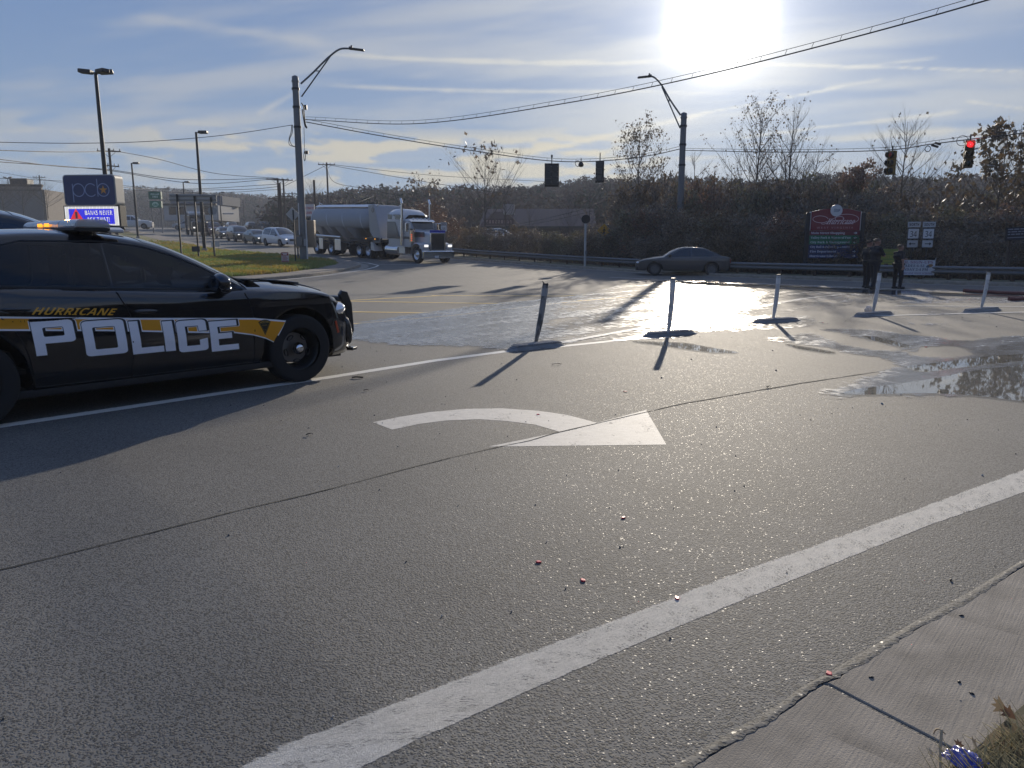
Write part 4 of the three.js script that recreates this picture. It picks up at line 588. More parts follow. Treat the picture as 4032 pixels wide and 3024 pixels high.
{ const d = 30.3, a = at(3966, 899, d), c = at(4040, 918, d), gy = groundY(c.x, c.z), w = (c.x - a.x) * 2, h = 0.52, t = thing('info_sign', 'dark slanted information sign with an arrow at the right edge', 'sign', [c.x, gy, c.z], -0.1), y = c.y - gy; mesh('panel', box(w, h, 0.04, 0, y, -0.025, 0, 0, 0.05), M.black, t); mesh('face', put(new THREE.PlaneGeometry(w * 0.98, h * 0.94), 0, y, 0.004, 0, 0, 0.05), print(512, 160, (g, W, H) => { g.fillStyle = '#1a1d28'; g.fillRect(0, 0, W, H); g.fillStyle = '#7f8896'; for (let k = 0; k < 3; k++) { const r = rng(k + 4); let x = 24; while (x < 440) { const l = 20 + r() * 60; g.fillRect(x, 16 + k * 32, Math.min(l, 460 - x), 13); x += l + 12; } } g.fillRect(20, 124, 400, 9); g.beginPath(); g.moveTo(470, 128); g.lineTo(410, 108); g.lineTo(410, 148); g.fill(); }), t); mesh('post', [bar(V(-w * 0.35, 0, -0.08), V(-w * 0.35, y + 0.2, -0.08), 0.05), bar(V(w * 0.35, 0, -0.08), V(w * 0.35, y + 0.2, -0.08), 0.05)], M.wood, t); }
{ const d = 49, c = at(2379, 908, d), gy = groundY(c.x, c.z), t = thing('crossing_sign', 'yellow diamond pedestrian sign on an orange post', 'road sign', [c.x, gy, c.z], 0.0), y = c.y - gy, r = 0.47; mesh('panel', put(prism([[0, r], [r, 0], [0, -r], [-r, 0]], 0.012), 0, y, -0.01), M.signBack, t); const f = mesh('face', put(new THREE.PlaneGeometry(r * 1.36, r * 1.36), 0, y, 0.002, 0, 0, Math.PI / 4), print(128, 128, (g, W, H) => { g.fillStyle = '#b98a26'; g.fillRect(0, 0, W, H); g.save(); g.translate(64, 64); g.rotate(Math.PI / 4); g.strokeStyle = g.fillStyle = '#1c1710'; g.lineWidth = 9; g.beginPath(); g.arc(0, -38, 8, 0, 7); g.fill(); for (const l of [[0, -26, -2, 6], [-2, 6, -18, 42], [-2, 6, 16, 40], [0, -22, -18, 2], [0, -22, 16, 4]]) { g.beginPath(); g.moveTo(l[0], l[1]); g.lineTo(l[2], l[3]); g.stroke(); } g.restore(); }), t); mesh('post', box(0.09, y - 0.3, 0.06, 0, (y - 0.3) / 2, -0.05), mat(0.42, 0.2, 0.02, 0.6), t); }
{ const d = 46, c = at(2303, 1045, d), gy = elev(c.x, c.z) + 0.1, t = thing('pedestal_post', 'pale grey pedestal post with a dark round head by the guardrail', 'post', [c.x, gy, c.z]), y = at(2303, 880, d).y - gy; mesh('post', cyl(0.075, 0.07, y, 0, y / 2, 0), mat(0.42, 0.42, 0.41, 0.5, { metalness: 0.3 }), t); mesh('head', [put(new THREE.CylinderGeometry(0.26, 0.26, 0.2, 16), 0, y + 0.25, 0, Math.PI / 2, 0, 0), cyl(0.06, 0.06, 0.2, 0, y + 0.03, 0)], M.black, t); mesh('push_button', rbox(0.12, 0.25, 0.1, 0.02, 0.06, y * 0.33, 0.1), M.galv, t); }
{ const d = 44, c = at(2803, 914, d), gy = groundY(c.x, c.z), t = thing('round_sign', 'round road sign seen from behind under the sun', 'road sign', [c.x, gy, c.z]), y = c.y - gy; mesh('panel', put(new THREE.CylinderGeometry(0.31, 0.31, 0.015, 24), 0, y, 0, Math.PI / 2, 0, 0), M.signBack, t); mesh('rim', put(new THREE.TorusGeometry(0.3, 0.02, 6, 28), 0, y, 0.01), M.galv, t); mesh('post', [box(0.06, y + 0.25, 0.04, 0, (y + 0.25) / 2, -0.04)], M.darkMetal, t); }
// ---------------------------------------------------------------- vehicles
// local axes of a vehicle: x ahead, y up, z to its right; az is the heading, clockwise from straight ahead of the camera
function setCourse(o, p, az, base = elev) {
  const f = V(Math.sin(az), 0, -Math.cos(az)), e = 1.4, a = V(p.x + f.x * e, 0, p.z + f.z * e), b = V(p.x - f.x * e, 0, p.z - f.z * e);
  f.y = (base(a.x, a.z) - base(b.x, b.z)) / (2 * e); f.normalize();
  const r = V(-f.z, 0, f.x).normalize(), up = r.clone().cross(f);
  o.quaternion.setFromRotationMatrix(new THREE.Matrix4().makeBasis(f, up, r)); o.position.set(p.x, base(p.x, p.z), p.z);
}
function surface(rows, closed) {  // rows of equal length -> smooth indexed surface
  const pos = [], idx = [], n = rows[0].length; for (const r of rows) for (const p of r) pos.push(p.x, p.y, p.z);
  for (let i = 0; i + 1 < rows.length; i++) for (let k = 0; k + 1 < n; k++) { const a = i * n + k; idx.push(a, a + 1, a + n, a + 1, a + n + 1, a + n); }
  const g = new THREE.BufferGeometry(); g.setAttribute('position', new THREE.Float32BufferAttribute(pos, 3)); g.setIndex(idx); g.computeVertexNormals(); return g;
}
function holed(rows, skip) { const g = surface(rows), n = rows[0].length, idx = []; for (let i = 0; i + 1 < rows.length; i++) for (let k = 0; k + 1 < n; k++) { if (skip(rows[i], k) && skip(rows[i + 1], k)) continue; const a = i * n + k; idx.push(a, a + 1, a + n, a + 1, a + n + 1, a + n); } g.setIndex(idx); return g; }
function carShape(S) {
  const inset = (y) => table(S.inset, y), hw = (x) => Math.max(0.02, smoothTable(S.plan, x)), arch = (x) => { let z = S.floor; for (const w of S.wheels) { const d = Math.abs(x - w); if (d < S.archR) z = Math.max(z, S.archY + Math.sqrt(S.archR ** 2 - d * d)); } return z; };
  const edge = (x) => smoothTable(S.edge, x), mid = (x) => smoothTable(S.edge, x, 2);
  const shiftX = (x, y) => (S.noseLean && x > S.noseFrom ? x - S.noseLean * sst(S.noseFrom, S.noseTo, x) * sst(S.noseY[0], S.noseY[1], y) : x);
  const side = (x, y) => hw(x) - inset(y) * Math.min(1, hw(x) / 0.5);
  const xs = []; const N = S.n ?? 110, x0 = S.plan[0][0], x1 = S.plan[S.plan.length - 1][0];
  for (let i = 0; i <= N; i++) { const t = i / N; xs.push(mix(x0, x1, 0.5 - 0.5 * Math.cos(Math.PI * (0.10 + 0.80 * t)) / Math.cos(Math.PI * 0.10))); }
  for (const w of S.wheels) for (const k of [-1, -0.97, -0.9, -0.75, -0.5, 0, 0.5, 0.75, 0.9, 0.97, 1]) xs.push(w + k * S.archR * 0.9999);
  xs.sort((a, b) => a - b);
  const half = (sg) => xs.map((x) => { const b = Math.min(arch(x), edge(x) - 0.06), e = edge(x), m = mid(x), r = [V(shiftX(x, b), b, 0)]; const NY = 12; for (let k = 0; k <= NY; k++) { const y = mix(b, e, k / NY); r.push(V(shiftX(x, y), y, sg * side(x, y))); } const w = side(x, e); for (let k = 1; k <= 8; k++) { const s = k / 8, y = e + (m - e) * (1 - (1 - s) ** (S.crownPow ?? 2.4)); r.push(V(shiftX(x, y), y, sg * w * (1 - s))); } return r; });
  const body = [];
  for (const sg of [1, -1]) { const rows = half(sg), g = surface(rows); body.push(g); const cap = (row) => { const p = [], c = V(row[0].x, (row[0].y + row[row.length - 1].y) / 2, 0); for (let k = 0; k + 1 < row.length; k++) p.push(c.x, c.y, c.z, row[k].x, row[k].y, row[k].z, row[k + 1].x, row[k + 1].y, row[k + 1].z); const q = new THREE.BufferGeometry(); q.setAttribute('position', new THREE.Float32BufferAttribute(p, 3)); q.computeVertexNormals(); return q; }; body.push(cap(rows[0]), cap(rows[rows.length - 1])); }
  // greenhouse
  const H = S.roof, gx0 = H[0][0], gx1 = H[H.length - 1][0], T = (x) => smoothTable(H, x, 1), C = (x) => smoothTable(H, x, 2), belt = (x) => edge(x) - 0.015;
  const gw = (x, y) => Math.max(0.05, Math.min(side(x, edge(x)) - (S.shoulder ?? 0.05), smoothTable(S.roofPlan, x)) - S.tumble * Math.max(0, y - belt(x)) ** 1.25);
  const gx = [], GN = S.holes ? 200 : 70; for (let i = 0; i <= GN; i++) gx.push(mix(gx0, gx1, i / GN));
  const crown = (x, s) => { const t = T(x), w = gw(x, t); return V(x, t + (C(x) - t) * (1 - (1 - s) ** 2.3), w * (1 - s)); };
  const top = [];
  const hole = (x, y, isSide, s) => (S.holes ?? []).some((h) => x > h[0] + 0.015 && x < h[1] - 0.015 && (h[2] ? isSide && y > table(h[2], x) + 0.012 && y < table(h[3], x) - 0.012 : !isSide && s > h[4] + 0.03));
  for (const sg of [1, -1]) top.push(holed(gx.map((x) => { const b = Math.min(belt(x), T(x) - 0.01), r = []; for (let k = 0; k <= 16; k++) { const y = mix(b, T(x), k / 16); r.push(V(x, y, sg * gw(x, y))); } for (let k = 1; k <= 8; k++) { const p = crown(x, k / 8); r.push(V(p.x, p.y, sg * p.z)); } return r; }), (row, k) => hole(row[k].x, (row[k].y + row[k + 1].y) / 2, k < 16, (k - 16 + 0.5) / 8)));
  const pane = (xa, xb, bot, up, sg, off = 0.004, n = 18) => surface(Array.from({ length: n + 1 }, (_, i) => { const x = mix(xa, xb, i / n), y0 = table(bot, x), y1 = Math.max(y0 + 0.002, table(up, x)); return Array.from({ length: 7 }, (_, k) => { const y = mix(y0, y1, k / 6); return V(x, y, sg * (gw(x, y) + off)); }); }));
  const screen = (xa, xb, s0, off = 0.004) => { const rows = []; for (let i = 0; i <= 14; i++) { const x = mix(xa, xb, i / 14), r = []; for (let k = -10; k <= 10; k++) { const s = 1 - (1 - s0) * Math.abs(k) / 10, p = crown(x, s), p2 = crown(x + 0.02, s), n = V(-(p2.y - p.y), 0.02, 0).normalize(); r.push(V(p.x + n.x * off, p.y + n.y * off, Math.sign(k) * p.z)); } rows.push(r); } return surface(rows); };
  const strip = (pts, sg, w, off = 0.0025) => { const rows = pts.map(([x, y], i) => { const a = pts[Math.max(0, i - 1)], b = pts[Math.min(pts.length - 1, i + 1)], l = Math.hypot(b[0] - a[0], b[1] - a[1]), nx = -(b[1] - a[1]) / l * w / 2, ny = (b[0] - a[0]) / l * w / 2; const P = (X, Y) => V(shiftX(X, Y), Y, sg * ((Y > edge(X) + 0.002 ? gw(X, Y) : side(X, Y)) + off)); return [P(x + nx, y + ny), P(x - nx, y - ny)]; }); return surface(rows); };
  const patch = (xa, xb, ya, yb, sg, off, nx = 60, ny = 10) => { const g = surface(Array.from({ length: nx + 1 }, (_, i) => { const x = mix(xa, xb, i / nx); return Array.from({ length: ny + 1 }, (_, k) => { const y = mix(ya, yb, k / ny); return V(shiftX(x, y), y, sg * (side(x, y) + off)); }); })); const uv = []; for (let i = 0; i <= nx; i++) for (let k = 0; k <= ny; k++) uv.push(i / nx, k / ny); g.setAttribute('uv', new THREE.Float32BufferAttribute(uv, 2)); return g; };
  return { body, top, pane, screen, strip, patch, side, gw, crown, edge, shiftX, T, C };
}
const glossPaint = (r, g, b, extra = {}) => mat(r, g, b, 0.35, { clearcoat: 1, clearcoatRoughness: 0.05, ...extra });
const tyreProfile = (R, w) => [[R * 0.62, -w * 0.5], [R * 0.9, -w * 0.52], [R * 0.965, -w * 0.47], [R, -w * 0.36], [R, -w * 0.12], [R * 0.985, -w * 0.1], [R * 0.985, -w * 0.06], [R, -w * 0.04], [R, w * 0.04], [R * 0.985, w * 0.06], [R * 0.985, w * 0.1], [R, w * 0.12], [R, w * 0.36], [R * 0.965, w * 0.47], [R * 0.9, w * 0.52], [R * 0.62, w * 0.5]];
const rimSimple = (() => { const g = [put(lathe([[0.0, 0.02], [0.07, 0.02], [0.1, -0.02], [0.22, 0.0], [0.235, 0.05], [0.25, 0.05], [0.25, -0.06], [0, -0.06]], 20), 0, 0, 0, Math.PI / 2, 0, 0)]; for (let k = 0; k < 5; k++) { const a = k * Math.PI * 0.4; g.push(put(new RoundedBoxGeometry(0.2, 0.05, 0.03, 1, 0.01), Math.cos(a) * 0.13, Math.sin(a) * 0.13, 0.02, 0, 0, a)); } return merge(g); })();
const tyreGeo = clean(put(lathe(tyreProfile(0.34, 0.22), 32), 0, 0, 0, Math.PI / 2, 0, 0)), rimM = mat(0.14, 0.145, 0.15, 0.45, { metalness: 0.6 });
function addWheels(t, xs, track, R = 0.34) { for (const x of xs) for (const s of [1, -1]) { const w = mesh('wheel', tyreGeo, M.rubber, t); w.position.set(x, R, s * track); w.scale.setScalar(R / 0.34); if (s < 0) w.rotation.y = Math.PI; const r = mesh('rim', rimSimple, rimM, w); r.position.z = 0.065; r.scale.set(1, 1, 1); } }
const KIND = {
  sedan: { L: 4.75, wheels: [1.42, -1.38], R: 0.335, edge: [[-2.36, 0.85, 0.90], [-2.1, 0.95, 1.0], [-1.5, 0.96, 1.02], [0, 0.93, 1.0], [0.9, 0.90, 1.0], [1.5, 0.84, 0.94], [2.1, 0.74, 0.8], [2.36, 0.62, 0.66]], roof: [[-1.95, 0.95, 1.0], [-1.5, 1.16, 1.22], [-1.0, 1.35, 1.41], [-0.4, 1.40, 1.46], [0.1, 1.36, 1.44], [0.55, 1.17, 1.3], [1.05, 0.88, 0.99]], win: [-1.45, 0.72, [[-1.45, 0.98], [0.72, 0.94]], [[-1.45, 1.13], [-1.0, 1.3], [-0.4, 1.35], [0.1, 1.31], [0.72, 0.99]]], plan: 0.9 },
  suv: { L: 4.7, wheels: [1.42, -1.35], R: 0.36, edge: [[-2.33, 0.9, 0.92], [-2.2, 1.05, 1.08], [-1.5, 1.06, 1.1], [0, 1.03, 1.1], [0.9, 1.02, 1.12], [1.5, 0.98, 1.08], [2.05, 0.9, 0.97], [2.33, 0.74, 0.78]], roof: [[-2.27, 1.05, 1.1], [-2.1, 1.4, 1.45], [-1.8, 1.6, 1.66], [-0.8, 1.65, 1.71], [0.1, 1.61, 1.69], [0.6, 1.36, 1.5], [1.12, 1.0, 1.12]], win: [-1.95, 0.76, [[-1.95, 1.1], [0.76, 1.05]], [[-1.95, 1.5], [-1.6, 1.58], [-0.8, 1.59], [0.1, 1.54], [0.76, 1.12]]], plan: 0.94 },
  minivan: { L: 5.1, wheels: [1.62, -1.42], R: 0.35, edge: [[-2.5, 0.9, 0.92], [-2.35, 1.03, 1.06], [-1.5, 1.03, 1.08], [0.4, 1.0, 1.08], [1.2, 0.98, 1.1], [1.8, 0.92, 1.02], [2.3, 0.8, 0.86], [2.55, 0.66, 0.7]], roof: [[-2.45, 1.03, 1.08], [-2.3, 1.4, 1.45], [-2.0, 1.65, 1.7], [-0.8, 1.71, 1.77], [0.1, 1.66, 1.75], [0.8, 1.34, 1.5], [1.5, 0.96, 1.09]], win: [-2.1, 1.1, [[-2.1, 1.1], [1.1, 1.0]], [[-2.1, 1.52], [-1.7, 1.6], [-0.8, 1.64], [0.1, 1.58], [1.1, 1.07]]], plan: 0.98 },
  pickup: { L: 5.8, wheels: [1.85, -1.8], R: 0.4, edge: [[-2.9, 1.15, 1.16], [-2.7, 1.2, 1.2], [-0.85, 1.2, 1.2], [0.4, 1.2, 1.25], [1.1, 1.2, 1.28], [1.9, 1.18, 1.27], [2.55, 1.1, 1.18], [2.9, 0.92, 0.95]], roof: [[-0.95, 1.2, 1.22], [-0.85, 1.6, 1.64], [-0.7, 1.84, 1.9], [0, 1.88, 1.95], [0.4, 1.83, 1.92], [0.8, 1.55, 1.68], [1.25, 1.18, 1.28]], win: [-0.74, 0.95, [[-0.74, 1.26], [0.95, 1.24]], [[-0.74, 1.74], [-0.4, 1.79], [0.35, 1.76], [0.95, 1.3]]], plan: 1.0 },
};
const PAR = mat(0.9, 0.9, 0.9, 0.15, { clearcoat: 1 }), headOn = new THREE.MeshStandardMaterial({ color: lin(0.8, 0.8, 0.8), emissive: lin(1.1, 1.05, 0.95), roughness: 0.2 }), tailM = mat(0.25, 0.01, 0.01, 0.25, { clearcoat: 1 }), tailOn = new THREE.MeshStandardMaterial({ color: lin(0.4, 0.02, 0.02), emissive: lin(0.9, 0.02, 0.02), roughness: 0.3 });
const shapes = {};
function makeCar(kind, color, label, { lights = true, braking = false, group, name } = {}) {
  const K = KIND[kind], h = K.L / 2, p = K.plan;
  const S = shapes[kind] ?? (shapes[kind] = carShape({ n: 60, floor: 0.24, archR: K.R + 0.06, archY: K.R - 0.02, wheels: K.wheels, inset: [[0.2, 0.1], [0.3, 0.03], [0.5, 0.0], [0.75, 0.0], [0.95, 0.025], [1.25, 0.05]], plan: [[-h, p * 0.72], [-h + 0.12, p * 0.9], [-h + 0.45, p * 0.97], [-h + 1, p], [h - 1.1, p], [h - 0.5, p * 0.95], [h - 0.18, p * 0.84], [h, p * 0.6]], edge: K.edge, roof: K.roof, roofPlan: [[-h, p], [h, p]], tumble: 0.42, shoulder: 0.04 }));
  const t = thing(name ?? { sedan: 'sedan', suv: 'suv', minivan: 'minivan', pickup: 'pickup_truck' }[kind], label, { sedan: 'car', suv: 'suv', minivan: 'minivan', pickup: 'pickup truck' }[kind], [0, 0, 0], 0, group);
  const paint = Array.isArray(color) ? glossPaint(...color) : color, cache = S.cache ?? (S.cache = {});
  const part = (n, key, f, m) => mesh(n, cache[key] ?? (cache[key] = merge(f())), m, t);
  part('body', 'body', () => S.body, paint); part('cabin', 'top', () => S.top, paint);
  const [xa, xb, bot, up] = K.win, mid1 = mix(xa, xb, 0.5), q = K.roof, n = q.length;
  for (const s of [1, -1]) { part('side_window', 'w1' + s, () => [S.pane(mid1 + 0.04, xb, bot, up, s)], M.glass); part('side_window', 'w2' + s, () => [S.pane(xa, mid1 - 0.04, bot, up, s)], M.glass); }
  part('windshield', 'ws', () => [S.screen(q[n - 1][0] - 0.12, q[n - 3][0] + 0.02, 0.1)], M.glass); part('rear_window', 'rw', () => [S.screen(q[0][0] + 0.06, q[kind === 'sedan' ? 2 : 2][0] - 0.05, 0.14, 0.006)], M.glass);
  const ye = S.edge(h - 0.25);
  for (const s of [1, -1]) { part('headlight', 'hl' + s, () => [put(new THREE.SphereGeometry(1, 14, 10), h - 0.22, ye - 0.06, s * p * 0.68).scale(1, 1, 1)].map(() => put(new THREE.SphereGeometry(1, 14, 10).scale(0.16, 0.06, 0.12), h - 0.17, ye - 0.1, s * p * 0.68)), lights ? headOn : PAR); part('taillight', 'tl' + s, () => [rbox(0.12, 0.22, 0.26, 0.04, -h + 0.1, S.edge(-h + 0.1) - 0.14, s * p * 0.72)], braking ? tailOn : tailM); part('mirror', 'mi' + s, () => [rbox(0.16, 0.14, 0.2, 0.05, xb - 0.02, table(bot, xb) + 0.05, s * (p + 0.08))], M.black); }
  part('grille', 'gr', () => [rbox(0.08, 0.2, p * 0.85, 0.03, h - 0.03, ye - 0.16, 0)], M.black); part('bumper', 'bu', () => [rbox(0.2, 0.16, p * 1.45, 0.06, h - 0.1, 0.36, 0), rbox(0.16, 0.16, p * 1.5, 0.06, -h + 0.06, 0.4, 0)], M.black);
  part('licence_plate', 'lp', () => [box(0.02, 0.13, 0.3, -h + 0.0, 0.66, 0)], M.white);
  addWheels(t, K.wheels, p - 0.12, K.R);
  if (kind === 'pickup') part('bed', 'bed', () => [box(1.75, 0.02, 1.6, -1.85, 1.205, 0)], M.black);
  return t;
}
const carAt = (t, px, py, az, yOff = 0) => { const g = G(px, py); setCourse(t, g, az * Math.PI / 180); t.position.y += yOff; return t; };
const carOn = (t, px, py, d, az) => { const g = at(px, py, d); setCourse(t, g, az * Math.PI / 180, () => g.y); return t; };
const QUEUE = 'vehicles queuing down the hill road';
{
  const heading = 149;
  carAt(makeCar('minivan', [0.62, 0.62, 0.62], 'white minivan at the head of the queue beside the mast cabinet', { group: QUEUE }), 1108, 969, 137);
  carAt(makeCar('sedan', [0.09, 0.12, 0.12], 'grey-green sedan second in the queue behind the white minivan', { group: QUEUE }), 1015, 960, 143);
  carAt(makeCar('suv', [0.015, 0.017, 0.02], 'black SUV third in the queue behind the grey-green sedan', { group: QUEUE }), 943, 950, 145);
  carAt(makeCar('sedan', [0.012, 0.014, 0.015], 'black sedan in the queue between the black SUV and the red pickup', { group: QUEUE }), 888, 939, 148);
  carAt(makeCar('pickup', [0.075, 0.012, 0.014], 'dark red pickup truck with lit headlights in the queue', { group: QUEUE }), 842, 929, 150);
  carAt(makeCar('pickup', [0.012, 0.012, 0.014], 'black pickup truck driving away up the hill, tail towards the camera', { lights: false, braking: false, group: QUEUE }), 1040, 917, -33);
  carAt(makeCar('suv', [0.02, 0.022, 0.026], 'dark SUV driving away just ahead of the black pickup', { lights: false, group: QUEUE }), 985, 906, -32);
  carAt(makeCar('suv', [0.06, 0.015, 0.018], 'dark red SUV uphill behind the red pickup', { group: QUEUE }), 915, 905, 150);
  carAt(makeCar('suv', [0.12, 0.12, 0.13], 'silver SUV far up the queue above the black sedan', { group: QUEUE }), 862, 905, 150);
  carAt(makeCar('sedan', [0.03, 0.03, 0.035], 'small dark sedan far up the queue', { group: QUEUE }), 945, 892, 150);
  carAt(makeCar('pickup', [0.4, 0.4, 0.4], 'white pickup far up the queue', { group: QUEUE }), 878, 893, 150);
  carAt(makeCar('suv', [0.018, 0.018, 0.02], 'farthest dark SUV at the crest of the queue', { group: QUEUE }), 832, 890, 150);
  carAt(makeCar('suv', [0.02, 0.02, 0.022], 'black SUV alone in the far lane left of the steel mast', { lights: false, group: QUEUE }), 1048, 890, -33);
  carAt(makeCar('suv', [0.30, 0.32, 0.33], 'pale SUV seen from the side left of the queue', { lights: false }), 738, 912, -95, 0.3);
  carOn(makeCar('pickup', [0.5, 0.5, 0.5], 'white pickup truck seen from the side right of the bank sign', { lights: false }), 520, 902, 112, 78);
  carOn(makeCar('sedan', [0.22, 0.23, 0.24], 'grey car roof showing behind the police light bar', { lights: false }), 205, 941, 62, 85);
  carOn(makeCar('suv', [0.55, 0.55, 0.55], 'white off-road car parked far off in front of the pink-roofed building', { lights: false }), 1974, 953, 98, 80);
  carAt(makeCar('sedan', [0.05, 0.052, 0.055], 'grey sedan turning left below the sun', { lights: false }), 2683, 1083, -83);
  { // dark delivery truck with a pale cap
    const t = thing('box_truck', 'dark truck with a pale roof cap beside the red pickup', 'truck', [0, 0, 0], 0, QUEUE); carAt(t, 778, 926, 150);
    mesh('body', [rbox(5.2, 2.2, 2.2, 0.12, -1.6, 1.75, 0), rbox(1.9, 1.5, 2.0, 0.2, 1.9, 1.25, 0)], glossPaint(0.01, 0.011, 0.013), t); mesh('roof_cap', rbox(4.4, 0.5, 2.1, 0.2, -1.6, 3.05, 0), glossPaint(0.55, 0.55, 0.55), t); mesh('windshield', box(0.06, 0.6, 1.8, 1.15, 2.1, 0, 0, 0, 0.4), M.glass, t); for (const s of [1, -1]) mesh('headlight', rbox(0.08, 0.18, 0.25, 0.03, 2.84, 1.1, s * 0.75), headOn, t); mesh('grille', rbox(0.06, 0.5, 0.9, 0.02, 2.84, 1.15, 0), M.darkMetal, t); addWheels(t, [1.9, -2.4], 0.95, 0.45);
  }
}
// ---------------------------------------------------------------- police car
const policeAz = 42.5 * Math.PI / 180;
const POLICE_WIN = [[[-1.845, 1.118], [-0.66, 1.055]], [[-1.845, 1.508], [-1.5, 1.465], [-1.25, 1.385], [-1.0, 1.27], [-0.66, 1.075]], [[-3.0, 1.215], [-2.7, 1.165], [-1.86, 1.118]], [[-3.0, 1.33], [-2.8, 1.44], [-2.5, 1.515], [-1.86, 1.509]]];
function makePolice() {
  const t = thing('police_car', 'black police sedan with gold stripe, roof light bar and front push bumper', 'police car');
  const S = carShape({ n: 190, floor: 0.235, archR: 0.452, archY: 0.372, wheels: [0.0, -3.06], crownPow: 2.6, shoulder: 0.055, tumble: 0.56,
    inset: [[0.16, 0.15], [0.24, 0.075], [0.3, 0.03], [0.36, 0.02], [0.5, 0.012], [0.62, 0.0], [0.74, 0.008], [0.86, 0.022], [0.9, 0.016], [1.0, 0.03], [1.08, 0.05], [1.2, 0.085]],
    plan: [[-4.12, 0.60], [-4.0, 0.76], [-3.8, 0.87], [-3.4, 0.93], [-2.8, 0.94], [-1.8, 0.935], [-0.8, 0.935], [-0.2, 0.945], [0.15, 0.94], [0.4, 0.90], [0.6, 0.835], [0.76, 0.74], [0.88, 0.60], [0.96, 0.42]],
    holes: [[-1.845, -0.66, POLICE_WIN[0], POLICE_WIN[1]], [-3.0, -1.86, POLICE_WIN[2], POLICE_WIN[3]], [-1.46, -0.56, null, null, 0.06], [-3.82, -3.05, null, null, 0.12]],
    noseLean: 0.16, noseFrom: 0.35, noseTo: 0.95, noseY: [0.5, 0.95],
    edge: [[-4.12, 1.0, 1.06], [-3.9, 1.11, 1.17], [-3.4, 1.14, 1.2], [-2.75, 1.128, 1.2], [-1.8, 1.07, 1.15], [-0.92, 1.012, 1.13], [-0.5, 1.015, 1.135], [-0.2, 1.008, 1.125], [0.14, 0.985, 1.085], [0.4, 0.945, 1.035], [0.62, 0.875, 0.975], [0.8, 0.775, 0.90], [0.9, 0.70, 0.82], [0.96, 0.655, 0.74]],
    roof: [[-3.95, 1.13, 1.19], [-3.6, 1.27, 1.34], [-3.2, 1.44, 1.50], [-2.8, 1.55, 1.605], [-2.4, 1.585, 1.64], [-1.95, 1.575, 1.635], [-1.6, 1.535, 1.605], [-1.3, 1.455, 1.545], [-1.0, 1.31, 1.43], [-0.7, 1.13, 1.285], [-0.48, 1.0, 1.15]], roofPlan: [[-4.1, 0.80], [-3.4, 0.87], [-2.4, 0.89], [-1.2, 0.885], [-0.48, 0.84]] });
  const paint = mat(0.0035, 0.0048, 0.008, 0.06, { ior: 1.6, clearcoat: 0.6, clearcoatRoughness: 0.03 });
  mesh('body', S.body, paint, t); mesh('cabin', S.top, paint, t);
  const tint = mat(0.16, 0.17, 0.185, 0.0, { transmission: 1, ior: 1.5 });
  for (const s of [1, -1]) {
    mesh('front_side_window', S.pane(-1.845, -0.66, [[-1.845, 1.118], [-0.66, 1.055]], [[-1.845, 1.508], [-1.5, 1.465], [-1.25, 1.385], [-1.0, 1.27], [-0.66, 1.075]], s, 0.004, 30), tint, t);
    mesh('rear_side_window', S.pane(-3.0, -1.86, [[-3.0, 1.215], [-2.7, 1.165], [-1.86, 1.118]], [[-3.0, 1.33], [-2.8, 1.44], [-2.5, 1.515], [-1.86, 1.509]], s, 0.004, 26), tint, t);
    mesh('quarter_window', S.pane(-3.34, -3.05, [[-3.34, 1.235], [-3.05, 1.215]], [[-3.34, 1.25], [-3.05, 1.36]], s, 0.004, 8), tint, t);
    mesh('window_trim', [S.strip(Array.from({ length: 36 }, (_, i) => { const x = mix(-3.3, -0.6, i / 35); return [x, table([[-3.3, 1.225], [-2.7, 1.15], [-1.85, 1.1], [-0.6, 1.04]], x)]; }), s, 0.02, 0.006), S.strip([[-3.02, 1.345], [-2.8, 1.455], [-2.5, 1.53], [-1.85, 1.526], [-1.5, 1.48], [-1.25, 1.4], [-1.0, 1.285], [-0.66, 1.09]], s, 0.014, 0.006)], M.black, t);
    const seamM = mat(0.001, 0.001, 0.001, 0.9), smooth = (pts) => new THREE.CatmullRomCurve3(pts.map(([x, y]) => V(x, y, 0))).getPoints(40).map((p) => [p.x, p.y]);
    mesh('door_seam', [S.strip(smooth([[-1.86, 1.1], [-1.82, 1.0], [-1.755, 0.84], [-1.76, 0.66], [-1.77, 0.46], [-1.79, 0.27]]), s, 0.009), S.strip(smooth([[-0.62, 1.02], [-0.57, 0.9], [-0.545, 0.74], [-0.55, 0.5], [-0.56, 0.27]]), s, 0.009), S.strip(smooth([[-2.98, 1.14], [-2.9, 1.0], [-2.72, 0.84], [-2.62, 0.6], [-2.58, 0.28]]), s, 0.009), S.strip(smooth([[-2.6, 0.275], [-1.6, 0.27], [-0.56, 0.27]]), s, 0.008)], seamM, t);
    mesh('seam', [S.strip(smooth([[0.42, 0.93], [0.44, 0.82], [0.46, 0.72], [0.47, 0.66], [0.40, 0.58]]), s, 0.007)], seamM, t);
    for (const hx of [-1.62, -2.66]) mesh('door_handle', put(new THREE.SphereGeometry(1, 16, 10).scale(0.11, 0.022, 0.03), hx, hx < -2 ? 0.965 : 0.885, s * (S.side(hx, 0.9) + 0.012), 0, 0, -0.04), paint, t);
